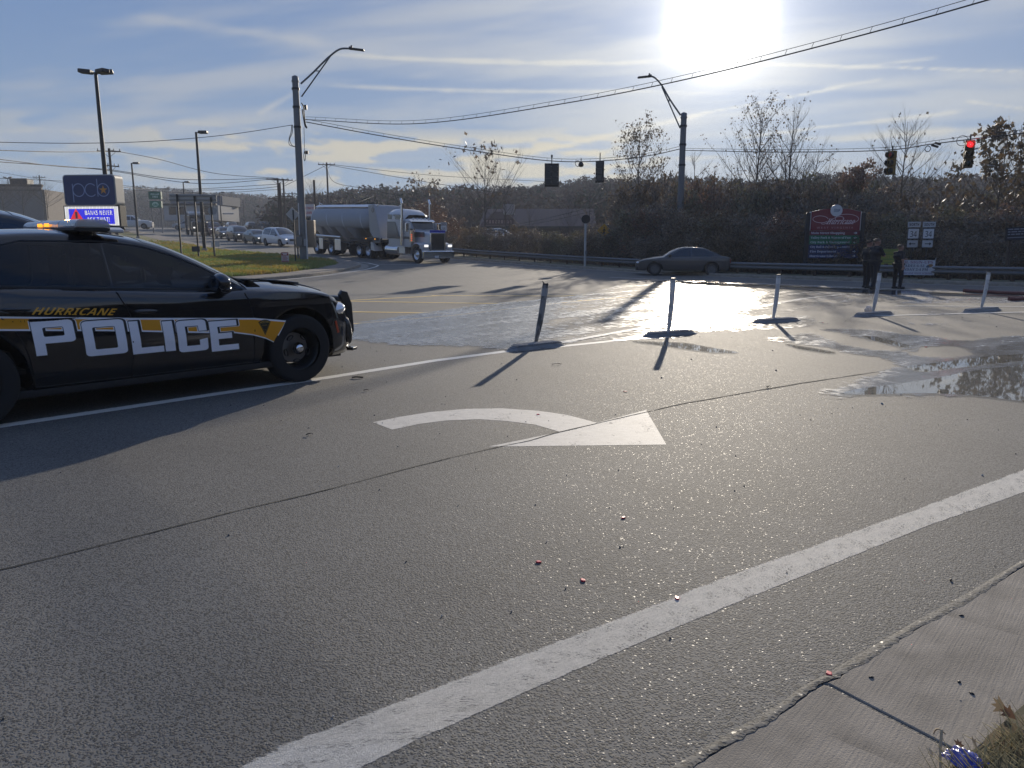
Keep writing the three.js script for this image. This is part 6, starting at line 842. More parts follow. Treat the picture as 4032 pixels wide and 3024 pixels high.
  const R = 1.14, cy = 2.5, ring = (x, r, y, n = 40) => Array.from({ length: n + 1 }, (_, i) => { const a = i / n * Math.PI * 2; return V(x, Math.max(2.04, y + r * Math.cos(a)), r * Math.sin(a)); });
  mesh('tank', surface([ring(-15.05, 0.02, cy), ring(-15.03, 0.5, cy), ring(-14.9, 0.92, cy), ring(-14.7, 1.08, cy), ring(-14.4, R, cy), ring(-12, R, cy), ring(-9.6, R, cy), ring(-7.0, R, cy), ring(-6.7, 1.13, cy), ring(-6.2, 1.02, cy + 0.08), ring(-5.6, 0.62, cy + 0.2), ring(-5.45, 0.02, cy + 0.2)]), tankMat, t);
  mesh('tank_band', [-14.4, -12, -9.6, -7.0].map((x) => put(new THREE.TorusGeometry(R + 0.004, 0.014, 6, 40, Math.PI * 1.24), x, cy, 0, -0.12 * Math.PI, Math.PI / 2, 0)), M.alu, t);
  for (const x of [-13.9, -12.2, -10.5, -8.8]) mesh('hopper', surface(Array.from({ length: 6 }, (_, k) => { const f = k / 5; return Array.from({ length: 25 }, (_, i) => { const a = i / 24 * Math.PI * 2, p = mix(0.45, 1, f), q = (v) => Math.sign(v) * Math.abs(v) ** p; return V(x + q(Math.cos(a)) * mix(0.85, 0.13, f), mix(2.06, 0.82, f), q(Math.sin(a)) * mix(1.045, 0.13, f)); }); })), mat(0.34, 0.35, 0.38, 0.5, { metalness: 0.2 }), t);
  mesh('bulkhead', [surface([[-4.2, 1.42, 1.1], [-4.35, 1.6, 1.16], [-5.05, 3.45, 1.16], [-5.25, 3.62, 1.0], [-5.6, 3.66, 0.8], [-6.6, 3.66, 0.7]].map(([x, y, w]) => [V(x - 0.06, y, w), V(x, y, w * 0.9), V(x, y, 0), V(x, y, -w * 0.9), V(x - 0.06, y, -w)])), ...[1, -1].map((s) => prism([[-4.3, 1.4], [-5.05, 3.45], [-5.25, 3.62], [-5.9, 3.62], [-5.75, 1.9], [-5.3, 1.45]], 0.03).translate(0, 0, s * 1.14))], mat(0.32, 0.33, 0.355, 0.45, { metalness: 0.5 }), t);
  mesh('badge', put(new THREE.CylinderGeometry(0.18, 0.18, 0.02, 6), -5.32, 3.3, 1.165, Math.PI / 2, 0, 0), blu, t); mesh('bulkhead_lamp', [rbox(0.1, 0.12, 0.1, 0.03, -5.1, 3.62, 0.9), rbox(0.1, 0.12, 0.1, 0.03, -5.1, 3.62, -0.9)], M.chrome, t);
  mesh('hatch', [-13.6, -11.9, -9.3, -7.4].flatMap((x) => [cyl(0.27, 0.27, 0.16, x, cy + R + 0.04, 0, 0, 0, 0, 18), box(0.5, 0.05, 0.08, x, cy + R + 0.13, 0)]), flat, t); mesh('catwalk', [box(8.5, 0.03, 0.4, -10.5, cy + R - 0.04, 0.5, 0.45, 0, 0), bar(V(-14.7, cy + R - 0.1, 0.3), V(-14.7, cy + R + 0.25, 0.3), 0.025), bar(V(-14.75, cy + R + 0.22, 0.3), V(-14.2, cy + R + 0.1, 0.3), 0.025)], M.alu, t);
  mesh('trailer_frame', [box(4.6, 0.2, 1.9, -6.6, 1.24, 0), box(2.0, 0.18, 0.3, -5.6, 1.34, 1.02), box(2.0, 0.18, 0.3, -5.6, 1.34, -1.02), box(10, 0.14, 0.12, -10, 1.02, 1.02), box(10, 0.14, 0.12, -10, 1.02, -1.02), bar(V(-8.5, 1.0, 1.0), V(-9.0, 0.35, 0.95), 0.06), bar(V(-8.5, 1.0, -1.0), V(-9.0, 0.35, -0.95), 0.06), box(4.2, 0.22, 1.2, -12.6, 0.82, 0), cyl(0.09, 0.09, 2, -11.4, 0.52, 0, Math.PI / 2, 0, 0), cyl(0.09, 0.09, 2, -13.7, 0.52, 0, Math.PI / 2, 0, 0)], flat, t);
  mesh('discharge_pipe', [bar(V(-14.6, 1.42, 1.16), V(-9.8, 1.36, 1.16), 0.085, 0.085, 12), bar(V(-14.5, 0.72, 0.1), V(-8.2, 0.72, 0.1), 0.08)], M.alu, t); for (const [w, x] of [[0.62, -12.8], [0.9, -10.2]]) mesh('tool_box', rbox(w, 0.82, 0.5, 0.03, x, 0.81, 1.0), M.alu, t); mesh('marker_lamp', [rbox(0.08, 0.06, 0.04, 0.01, -6.2, 1.36, 1.2), rbox(0.08, 0.06, 0.04, 0.01, -5.0, 1.36, 1.2)], amberLamp(), t); mesh('frame_shackle', box(0.9, 0.35, 0.08, -4.9, 1.3, 1.12), M.galv, t);
  axle(-11.4, true, driveRim); axle(-13.7, true, driveRim);
}
function amberLamp() { return new THREE.MeshStandardMaterial({ color: lin(0.6, 0.25, 0.03), emissive: lin(1.2, 0.5, 0.05), roughness: 0.4 }); }
// ---------------------------------------------------------------- delineator posts and their kerb blocks
{
  const list = [[2110, 1360, 2148, 1119, 0.088, 'nearest leaning delineator post, scuffed dark at its base'], [2630, 1324, 2650, 1098, 0.085, 'second delineator post from the left, in front of the sun glare'], [3044, 1264, 3066, 1083, 0.084, 'third white delineator post, in the middle of the row'], [3436, 1240, 3464, 1073, 0.083, 'fourth white delineator post, leaning right in front of the officers'], [3862, 1225, 3894, 1071, 0.084, 'last white delineator post on the right, leaning right']];
  list.forEach(([bx, by, tx, ty, w, label], i) => {
    const b = G(bx, by), top = at(tx, ty, -b.z).sub(b), t = thing('delineator_post', label, 'delineator post', b, 0, 'row of delineator posts'), r = rng(90 + i), dir = top.clone().normalize(), base = V(0, 0.05, 0);
    const n = 9, rows = []; for (let k = 0; k <= n; k++) { const f = k / n, c = base.clone().lerp(top, f), rad = w * 0.5 * mix(0.62, 1, sst(0, 0.3, f)) * (1 + 0.03 * (r() - 0.5)), bend = 0.012 * Math.sin(f * 3.1); rows.push(Array.from({ length: 15 }, (_, j) => { const a = j / 14 * 6.2832, q = 1 + 0.35 * Math.abs(Math.sin(a)) ** 6 * 0; return V(c.x + bend + Math.cos(a) * rad, c.y, c.z + Math.sin(a) * rad * 0.7 * q); })); }
    const scuff = tex(64, 256, (x, y) => { const n1 = fbm(x / 9 + i * 7, y / 22, 4), k = i ? sst(0.62, 0.75, n1) * 0.5 : sst(0.35, 0.6, n1) * 0.75, v = 1 - k * 0.8; return [v, v, v]; });
    const pg = surface(rows), uv = []; rows.forEach((row, k) => row.forEach((_, j) => uv.push(j / 14, k / n))); pg.setAttribute('uv', new THREE.Float32BufferAttribute(uv, 2));
    mesh('tube', pg, mat(i ? 0.62 : 0.30, i ? 0.62 : 0.30, i ? 0.61 : 0.295, 0.45, { map: scuff, transmission: 0.12 }), t);
    mesh('cap', [put(new THREE.CylinderGeometry(w * 0.46, w * 0.52, 0.02, 14), top.x + 0.0, top.y + 0.005, top.z)].concat(i ? [] : [put(new THREE.ConeGeometry(0.02, 0.09, 5), top.x - 0.03, top.y + 0.02, top.z, 0, 0, 0.5)]), M.darkMetal, t);
    mesh('reflective_band', surface([0.80, 0.93].map((f) => { const c = base.clone().lerp(top, f), rad = w * 0.5 + 0.003; return Array.from({ length: 15 }, (_, j) => { const a = j / 14 * 6.2832; return V(c.x + 0.012 * Math.sin(f * 3.1) + Math.cos(a) * rad, c.y, c.z + Math.sin(a) * rad * 0.72); }); })), mat(i ? 0.7 : 0.36, i ? 0.7 : 0.36, i ? 0.68 : 0.36, 0.3), t);
  });
  // the long kerb blocks under the posts, broken and dusty
  const kb = [[1988, 1384, 2228, 1357], [2520, 1330, 2745, 1312], [2955, 1275, 3155, 1262], [3355, 1249, 3520, 1236], [3785, 1233, 3940, 1219]];
  const along = ['under the nearest delineator post, with ribbed edge', 'under the second delineator post in the wet glare', 'under the third delineator post', 'under the fourth delineator post with litter beside it', 'under the last delineator post on the right'];
  kb.forEach(([x0, y0, x1, y1], i) => {
    const a = G(x0, y0), b = G(x1, y1), c = a.clone().add(b).multiplyScalar(0.5), L = a.distanceTo(b), t = thing('kerb_block', 'grey rubber kerb block ' + along[i], 'kerb block', c, Math.atan2(-(b.z - a.z), b.x - a.x), 'kerb blocks under the delineator posts'), r = rng(200 + i);
    const rows = []; const N = 26; for (let k = 0; k <= N; k++) { const f = k / N, x = (f - 0.5) * L, e = Math.min(1, Math.min(f, 1 - f) * 5), w = (0.10 + 0.05 * fbm(k * 0.4 + i * 9, 3, 2)) * Math.sqrt(e) + 0.05 * (r() - 0.5), h = 0.055 * sst(0, 1, e) * (0.85 + 0.3 * fbm(k * 0.5, i * 5, 2)) + 0.004; rows.push([V(x, 0, w), V(x, h * 0.6, w * 0.86), V(x, h, w * 0.5), V(x, h * (0.95 + 0.1 * r()), 0), V(x, h, -w * 0.5), V(x, h * 0.6, -w * 0.86), V(x, 0, -w)]); }
    mesh('block', surface(rows), mat(0.26, 0.26, 0.26, 0.9, { map: wearTone }), t);
    const ribs = []; for (let k = 2; k < 24; k++) { const f = k / 26, x = (f - 0.5) * L, e = Math.min(1, Math.min(f, 1 - f) * 5); ribs.push(rbox(0.018, 0.02, 0.2 * e, 0.006, x, 0.074 * sst(0, 1, e) * 0.95, 0)); }
    mesh('rib', ribs, mat(0.28, 0.28, 0.28, 0.85), t);
  });
}
// ---------------------------------------------------------------- small litter on the road
{
  const r = rng(404), redM = mat(0.75, 0.045, 0.06, 0.35, { clearcoat: 0.5 });
  const shard = (s) => { const g = prism([[-0.5, -0.25], [0.1, -0.32], [0.5, -0.05], [0.35, 0.28], [-0.3, 0.3]].map(([x, y]) => [x * s * (0.8 + 0.4 * r()), y * s * (0.8 + 0.4 * r())]), 0.007, 0.002); g.rotateX(-Math.PI / 2); return g.translate(0, 0.005, 0); };
  const where = ['just past the arrow bar, above the arrow head', 'on the curved white arrow bar', 'in the middle of the lane below the arrow', 'left of centre in the near lane', 'a little right of the shard left of centre', 'at the upper edge of the wide white line', 'at the end of the concrete gutter joint', 'at the third delineator post', 'near the puddle on the right'];
  [[2463, 1543], [2118, 1633], [2455, 2040], [2121, 2215], [2295, 2287], [2666, 2358], [3264, 2656], [3240, 1270], [3645, 1367]].forEach(([x, y], i) => { const p = G(x, y), m = mesh('plastic_shard', shard(0.022 + 0.006 * (-p.z) * 0.4), redM); m.position.set(p.x, p.y - 0.001, p.z); m.rotation.y = r() * 6; tag(m, 'red plastic shard ' + where[i], 'shard', 'red plastic shards scattered on the road'); });
  const twigM = mat(0.03, 0.025, 0.02, 0.9);
  [[1408, 1490, 0.12, 'dark bark strip lying by the white line ahead of the police wheel'], [2192, 1437, 0.13, 'pale broken stick right of the nearest post shadow'], [1440, 1540, 0.045, 'small twig below the bark strip'], [1215, 1715, 0.05, 'short dark twig left of the arrow tail'], [3020, 1528, 0.09, 'curled dark twig by the paving crack']].forEach(([x, y, l, label], i) => { const p = G(x, y), m = mesh('twig', [tube([V(-l / 2, 0.012, 0), V(-l * 0.1, 0.02, 0.015), V(l / 2, 0.01, -0.01)], i ? 0.004 : 0.009, 10, 5), tube([V(0, 0.018, 0), V(l * 0.2, 0.022, 0.03), V(l * 0.3, 0.012, 0.04)], 0.002, 6, 4)], i === 1 ? mat(0.4, 0.34, 0.25, 0.8) : twigM); m.position.copy(p); m.rotation.y = 0.3 * i; tag(m, label, 'twig'); });
  // pebbles: too many and small to count
  const n = 300, peb = new THREE.InstancedMesh(new THREE.DodecahedronGeometry(0.005, 0), mat(0.16, 0.155, 0.145, 0.8), n), c = new THREE.Color(); peb.name = 'gravel'; tag(peb, 'loose grit scattered over the road surface', 'gravel', null, 'stuff');
  for (let i = 0; i < n; i++) { const near = i < 120, x = near ? -3 + 7 * r() : -7 + 22 * r(), z = near ? -1.6 - 6 * r() : -7 - 15 * r(), s = (near ? 0.5 + 0.9 * r() * r() : 0.9 + 1.6 * r()); peb.setMatrixAt(i, new THREE.Matrix4().compose(V(x, elev(x, z) + 0.003, z), new THREE.Quaternion().setFromEuler(new THREE.Euler(r() * 6, r() * 6, 0)), V(s, s * 0.7, s * (0.7 + 0.6 * r())))); const k = r() > 0.9 ? 3 : 0.4 + r(); peb.setColorAt(i, c.setRGB(k, k, k)); }
  scene.add(peb);
  // dark stones on the gutter
  [[3430, 2672, 'black pebble on the asphalt right beside the gutter edge'], [3776, 2690, 'black pebble in the middle of the right gutter slab'], [3826, 2736, 'small black pebble below the other one on the right slab'], [3785, 2428, 'dark pebble near the top of the right gutter slab'], [3743, 2287, 'dark stone on the shoulder above the gutter']].forEach(([x, y, l], i) => { const p = G(x, y), m = mesh('pebble', put(new THREE.DodecahedronGeometry(0.0085, 1).scale(1.1, 0.55, 0.65), 0, 0.004, 0), mat(0.012, 0.012, 0.013, 0.6)); m.position.set(p.x, 0.001, p.z); m.rotation.y = i; tag(m, l, 'pebble'); });
  { const p = G(3418, 1234), m = mesh('crumpled_paper', (() => { const g = new THREE.IcosahedronGeometry(0.09, 2), q = g.attributes.position; for (let i = 0; i < q.count; i++) { const k = 0.7 + 0.6 * fbm(q.getX(i) * 30 + 5, q.getY(i) * 30 + q.getZ(i) * 20, 2); q.setXYZ(i, q.getX(i) * k * 0.8, q.getY(i) * k + 0.08, q.getZ(i) * k); } g.computeVertexNormals(); return g; })(), mat(0.75, 0.68, 0.6, 0.7, { transmission: 0.3 })); m.position.copy(p); tag(m, 'crumpled pale wrapper against the fourth delineator post', 'litter'); }
  // fire hoses
  const hose = (pts, label) => { const p = pts.map(([x, y]) => G(x, y).add(V(0, 0.05, 0))), m = mesh('fire_hose', [new THREE.TubeGeometry(new THREE.CatmullRomCurve3(p), 40, 0.055, 10), put(new THREE.CylinderGeometry(0.065, 0.065, 0.14, 14), p[0].x, p[0].y, p[0].z, 0, 0, Math.PI / 2)], mat(0.13, 0.035, 0.03, 0.65)); tag(m, label, 'hose'); };
  hose([[3803, 1151], [3880, 1155], [3970, 1160], [4080, 1163], [4300, 1168]], 'long dark red fire hose lying on the far lane at the right edge'); hose([[3982, 1185], [4030, 1183], [4120, 1180], [4300, 1176]], 'shorter dark red fire hose end in front of the long one');
  // debris on the verge at the lower right
  const vg = scene.userData.verge, up = (x, y, h = 0.0) => { const p = G(x, y); return V(p.x, vg.soilY(p.x, p.z) + h, p.z); };
  { const g = surface(Array.from({ length: 41 }, (_, i) => Array.from({ length: 31 }, (_, k) => { const a = i / 40 - 0.5, b = k / 30 - 0.5; return V(a * 0.13, 0.035 * Math.cos(a * 2.8) * Math.cos(b * 2.6) + 0.005 * Math.sin(a * 17 + b * 9) + 0.014 * fbm(a * 9 + 5, b * 7 + 3, 3), b * 0.13); }))); const m = mesh('wrapper', g, mat(0.035, 0.04, 0.30, 0.25, { clearcoat: 1, clearcoatRoughness: 0.1, map: canvasTex(128, 128, (q) => { q.fillStyle = '#fff'; q.fillRect(0, 0, 128, 128); }) })); const p = up(3790, 3030); m.position.set(p.x, p.y + 0.005, p.z); m.rotation.y = 0.5; m.scale.setScalar(0.72); tag(m, 'shiny crumpled blue wrapper in the lower right corner', 'litter'); }
  const leafShape = () => { const q = new THREE.Shape(); q.moveTo(0, -0.5); for (let k = 0; k < 9; k++) { const a = -1.35 + k * 0.34, R = k % 2 ? 0.55 : 0.3; q.lineTo(Math.sin(a) * R, Math.cos(a) * R); } q.lineTo(0, -0.5); const g = new THREE.ShapeGeometry(q, 2), p = g.attributes.position; for (let i = 0; i < p.count; i++) p.setZ(i, 0.35 * (p.getX(i) ** 2) + 0.22 * p.getY(i) ** 2); g.computeVertexNormals(); return g; };
  const lg = leafShape(), leafM = [mat(0.42, 0.30, 0.16, 0.8, { transmission: 0.3 }), mat(0.22, 0.12, 0.06, 0.8, { transmission: 0.3 }), mat(0.55, 0.45, 0.3, 0.8, { transmission: 0.3 })];
  [[3938, 2828, 0.09, 'pale curled dead leaf at the right end of the gutter slab'], [3968, 2855, 0.07, 'dead leaf tucked under the pale curled one'], [4010, 2890, 0.07, 'brown dead leaf at the right edge'], [3985, 2925, 0.06, 'small dead leaf above the grass tuft'], [4025, 2960, 0.07, 'dead leaf beside the grass tuft'], [3662, 3012, 0.045, 'pale leaf scrap left of the blue wrapper'], [3830, 2975, 0.06, 'leaf bits behind the blue wrapper'], [3770, 2982, 0.05, 'thin leaf scrap above the blue wrapper']].forEach(([x, y, s, l], i) => { const m = mesh('fallen_leaf', lg, leafM[i % 3]), p = up(x, y, 0.02); m.position.copy(p); m.scale.setScalar(s * 0.72); m.rotation.set(-1.1 + r() * 0.8, r() * 6, r()); tag(m, l, 'leaf', 'dead leaves on the verge'); });
  { const p = up(3700, 3060), q = (x, y, h) => at(x, y, -p.z + h).sub(p), m = mesh('dry_stalk', [tube([V(0, 0, 0), q(3702, 2960, 0.04), q(3708, 2875, 0.08)], 0.004, 14, 5), tube([q(3708, 2876, 0.08), q(3695, 2870, 0.09), q(3682, 2876, 0.1), q(3676, 2890, 0.1)], 0.0025, 10, 4), tube([q(3708, 2878, 0.08), q(3716, 2884, 0.08), q(3722, 2890, 0.08)], 0.002, 6, 4)], mat(0.42, 0.32, 0.2, 0.8)); m.position.copy(p); tag(m, 'single dry grass stalk with a bent tip above the gutter joint', 'stalk'); }
  { const blades = [], rr = rng(66); for (let k = 0; k < 700; k++) { const x = 3600 + 620 * rr(), y = 2900 + 230 * rr(); const p = up(x, y); if (V(p.x, 0, p.z).sub(vg.joint[0]).dot(vg.out) < vg.wide + 0.02) continue; const a = rr() * 6.28, l = 0.03 + 0.07 * rr(); const e = p.clone().add(V(Math.cos(a) * l * 0.8, l * (0.3 + 0.7 * rr()), Math.sin(a) * l * 0.8)); blades.push(bar(p, e, 0.0018, 0.0006, 3)); } const m = mesh('dry_grass', blades, mat(0.34, 0.29, 0.15, 0.9)); tag(m, 'straggly dry grass and straw on the verge at the lower right', 'grass', null, 'stuff'); }
}
// ---------------------------------------------------------------- the three officers
function field(bones, cell, lo, hi) {  // smooth union of tapered capsules meshed by marching cubes
  const size = Math.max(hi.x - lo.x, hi.y - lo.y, hi.z - lo.z), N = Math.ceil(size / cell) + 2, mc = new MarchingCubes(N, new THREE.MeshBasicMaterial(), false, false, 200000), K = 0.03;
  const half = N / 2, p = new THREE.Vector3();
  for (let k = 0; k < N; k++) for (let j = 0; j < N; j++) for (let i = 0; i < N; i++) {
    p.set(lo.x + i * cell, lo.y + j * cell, lo.z + k * cell); let d = 10;
    for (const [a, b, ra, rb, sx = 1] of bones) { const ab = b.clone().sub(a), ap = p.clone().sub(a), t = Math.min(1, Math.max(0, ap.dot(ab) / Math.max(1e-9, ab.lengthSq()))), q = ap.addScaledVector(ab, -t); if (sx !== 1) q.z /= sx; const dd = q.length() - mix(ra, rb, t); const h = Math.max(K - Math.abs(d - dd), 0) / K; d = Math.min(d, dd) - h * h * K / 4; }
    mc.field[k * N * N + j * N + i] = -d;
  }
  mc.isolation = 0; mc.update();
  const n = mc.count ?? mc.geometry.drawRange.count, g = new THREE.BufferGeometry(), pos = new Float32Array(n * 3);
  for (let i = 0; i < n; i++) { pos[i * 3] = lo.x + (mc.positionArray[i * 3] + 1) * half * cell; pos[i * 3 + 1] = lo.y + (mc.positionArray[i * 3 + 1] + 1) * half * cell; pos[i * 3 + 2] = lo.z + (mc.positionArray[i * 3 + 2] + 1) * half * cell; }
  g.setAttribute('position', new THREE.BufferAttribute(pos, 3)); g.setAttribute('normal', new THREE.BufferAttribute(Float32Array.from(mc.normalArray.subarray(0, n * 3)), 3)); 
  const m = mergeVertices(g.deleteAttribute('normal'), 1e-4); m.computeVertexNormals(); return clean(m);
}
function handBones(w, dir, palmN, s = 1) {  // wrist, direction of the fingers, side of the thumb
  const side = dir.clone().cross(palmN).normalize(), b = [[w.clone(), w.clone().addScaledVector(dir, 0.075 * s), 0.024 * s, 0.03 * s]];
  [[-0.028, 0.06], [-0.009, 0.072], [0.011, 0.068], [0.029, 0.052]].forEach(([o, l]) => { const k0 = w.clone().addScaledVector(dir, 0.08 * s).addScaledVector(side, o * s), k1 = k0.clone().addScaledVector(dir, l * 0.55 * s).addScaledVector(palmN, -0.008 * s), k2 = k1.clone().addScaledVector(dir, l * 0.45 * s).addScaledVector(palmN, -0.02 * s); b.push([k0, k1, 0.0095 * s, 0.0085 * s], [k1, k2, 0.0085 * s, 0.007 * s]); });
  const t0 = w.clone().addScaledVector(dir, 0.03 * s).addScaledVector(side, -0.026 * s), t1 = t0.clone().addScaledVector(dir, 0.03 * s).addScaledVector(side, -0.026 * s), t2 = t1.clone().addScaledVector(dir, 0.028 * s).addScaledVector(side, -0.008 * s); b.push([t0, t1, 0.013 * s, 0.011 * s], [t1, t2, 0.011 * s, 0.008 * s]); return b;
}
function person(px, py, d, topPx, turn, P) {  // stands facing local +x
  const foot = at(px, py, d), gy = elev(foot.x, foot.z), H = at(px, topPx, d).y - gy, k = H / 1.8, t = thing('person', P.label, 'person', [foot.x, gy, foot.z], turn), v = (x, y, z) => V(x, y, z).multiplyScalar(k), R = (r) => r * k;
  const hipL = v(0, 0.94, -0.095), hipR = v(0, 0.94, 0.095), fr = P.stance ?? [[0.02, -0.13], [-0.02, 0.14]], kneeL = v(fr[0][0] * 0.5 + 0.03, 0.5, fr[0][1] * 0.95), kneeR = v(fr[1][0] * 0.5 + 0.03, 0.5, fr[1][1] * 0.95), ankL = v(fr[0][0], 0.09, fr[0][1]), ankR = v(fr[1][0], 0.09, fr[1][1]);
  const shL = v(-0.01, 1.45, -0.2), shR = v(-0.01, 1.45, 0.2), A = P.arms.map((a) => a.map((q) => v(...q)));
  const clothes = [[hipL, kneeL, R(0.10), R(0.072)], [kneeL, ankL, R(0.072), R(0.055)], [hipR, kneeR, R(0.10), R(0.072)], [kneeR, ankR, R(0.072), R(0.055)], [v(0, 0.95, -0.06), v(0, 0.95, 0.06), R(0.125), R(0.125)], [v(0, 1.0, 0), v(0.01, 1.32, 0), R(0.135), R(0.14), 1.18], [v(0, 1.3, -0.1), v(0, 1.3, 0.1), R(0.13), R(0.13)], [v(0, 1.44, -0.13), v(0, 1.44, 0.13), R(0.075), R(0.075)], [v(0, 1.42, 0), v(0.005, 1.52, 0), R(0.08), R(0.062)]];
  [[shL, A[0]], [shR, A[1]]].forEach(([s, a]) => { clothes.push([s, a[0], R(0.062), R(0.05)]); if (P.sleeve) clothes.push([a[0], a[1], R(0.05), R(0.038)]); });
  const skin = []; [[shL, A[0]], [shR, A[1]]].forEach(([s, a]) => { if (!P.sleeve) skin.push([s.clone().lerp(a[0], 0.6), a[0], R(0.043), R(0.043)], [a[0], a[1], R(0.042), R(0.03)]); });
  const box3 = (bones, pad) => { const lo = V(9, 9, 9), hi = V(-9, -9, -9); for (const [a, b, ra, rb, sx = 1] of bones) for (const [q, r] of [[a, ra], [b, rb]]) { lo.min(q.clone().subScalar(r * sx + pad)); hi.max(q.clone().addScalar(r * sx + pad)); } return [lo, hi]; };
  const bodyG = field(clothes, 0.02 * k, ...box3(clothes, 0.05));
  const root = mesh('clothing', bodyG, P.cloth, t);
  const head = v(0.02, 1.665, 0), look = P.look ?? 0, cl = Math.cos(look), sl = Math.sin(look), hp = (x, y, z) => V(head.x + (x * cl - z * sl) * k, head.y + y * k, head.z + (x * sl + z * cl) * k);
  const hb = [[v(0, 1.49, 0), v(0.01, 1.6, 0), R(0.058), R(0.054)], [hp(-0.015, 0.035, 0), hp(0.01, 0.04, 0), R(0.088), R(0.082)], [hp(0.03, -0.02, 0), hp(0.04, -0.07, 0), R(0.062), R(0.045)], [hp(0.085, 0.02, 0), hp(0.108, -0.02, 0), R(0.011), R(0.016)], [hp(0.055, -0.04, -0.015), hp(0.078, -0.045, 0), R(0.022), R(0.024)], [hp(0.0, 0, -0.078), hp(-0.012, 0.025, -0.088), R(0.014), R(0.016)], [hp(0.0, 0, 0.078), hp(-0.012, 0.025, 0.088), R(0.014), R(0.016)], [hp(0.07, 0.045, -0.035), hp(0.07, 0.045, 0.035), R(0.02), R(0.02)]];
  const hands = P.hands.map((h, i) => handBones(A[i][1], V(...h.dir).normalize(), V(...h.n).normalize(), k));
  const skinG = [field(hb, 0.011 * k, ...box3(hb, 0.03)), ...hands.map((h) => field(h, 0.0075 * k, ...box3(h, 0.02)))]; if (skin.length) skinG.push(field(skin, 0.013 * k, ...box3(skin, 0.04)));
  mesh('skin', skinG, P.skin ?? mat(0.33, 0.19, 0.14, 0.6), t);
  mesh('hair', put(new THREE.SphereGeometry(0.097 * k, 20, 12, 0, 6.2832, 0, 1.55), 0, 0, 0, 0, 0, 0.35).translate(...hp(-0.018, 0.045, 0).toArray()), P.hair, t);
  mesh('eye', [1, -1].map((s) => put(new THREE.SphereGeometry(0.011 * k, 8, 6), ...hp(0.083, 0.02, s * 0.033).toArray())), M.black, t);
  mesh('shoe', [[ankL, fr[0]], [ankR, fr[1]]].map(([a, f]) => rbox(0.28 * k, 0.1 * k, 0.1 * k, 0.04 * k, a.x + 0.06 * k, 0.05 * k, a.z)), M.black, t);
  mesh('duty_belt', [put(new THREE.TorusGeometry(0.152 * k, 0.026 * k, 8, 28), 0, 1.02 * k, 0, Math.PI / 2, 0, 0), rbox(0.1 * k, 0.2 * k, 0.05 * k, 0.015, 0, 0.95 * k, 0.185 * k), rbox(0.07 * k, 0.1 * k, 0.05 * k, 0.01, -0.1 * k, 1.0 * k, -0.15 * k), rbox(0.06 * k, 0.09 * k, 0.05 * k, 0.01, 0.12 * k, 1.0 * k, 0.12 * k)], M.black, t);
  t.scale.set(1.18, 1, 1.18); return t;
}
const uniform = mat(0.010, 0.012, 0.018, 0.85), darkCloth = mat(0.012, 0.012, 0.014, 0.9), brownHair = mat(0.03, 0.02, 0.014, 0.8), paleHair = mat(0.13, 0.085, 0.05, 0.7);
person(3408, 1132, 27.4, 945, 0.15, { label: 'person in dark jacket standing behind the taller officer on the left', cloth: darkCloth, hair: brownHair, sleeve: true, look: -0.2, arms: [[[0.0, 1.17, -0.28], [0.1, 0.95, -0.27]], [[-0.04, 1.18, 0.28], [0.02, 0.94, 0.3]]], hands: [{ dir: [0.2, -1, 0], n: [0, 0, -1] }, { dir: [0.1, -1, 0], n: [0, 0, 1] }], stance: [[0.04, -0.12], [-0.04, 0.12]] });
person(3437, 1134, 26.6, 939, 0.2, { label: 'tall person in dark uniform with folded arms, facing right', cloth: uniform, hair: paleHair, sleeve: false, look: 0.0, arms: [[[0.1, 1.2, -0.25], [0.24, 1.24, 0.02]], [[0.1, 1.2, 0.25], [0.25, 1.2, -0.0]]], hands: [{ dir: [-0.25, 0.12, 1], n: [1, 0, 0] }, { dir: [-0.2, 0.1, -1], n: [1, 0, 0] }], stance: [[0.1, -0.13], [-0.14, 0.15]] });
person(3530, 1135, 26.8, 962, 0.25, { label: 'person in short-sleeved dark uniform holding out a forearm to the right', cloth: uniform, hair: paleHair, sleeve: false, look: 0.1, arms: [[[0.12, 1.2, -0.26], [0.38, 1.2, -0.22]], [[-0.1, 1.19, 0.29], [-0.1, 0.93, 0.33]]], hands: [{ dir: [1, 0.03, 0], n: [0, 1, 0] }, { dir: [0.05, -1, 0.05], n: [0, 0, 1] }], stance: [[0.03, -0.17], [-0.03, 0.17]] });
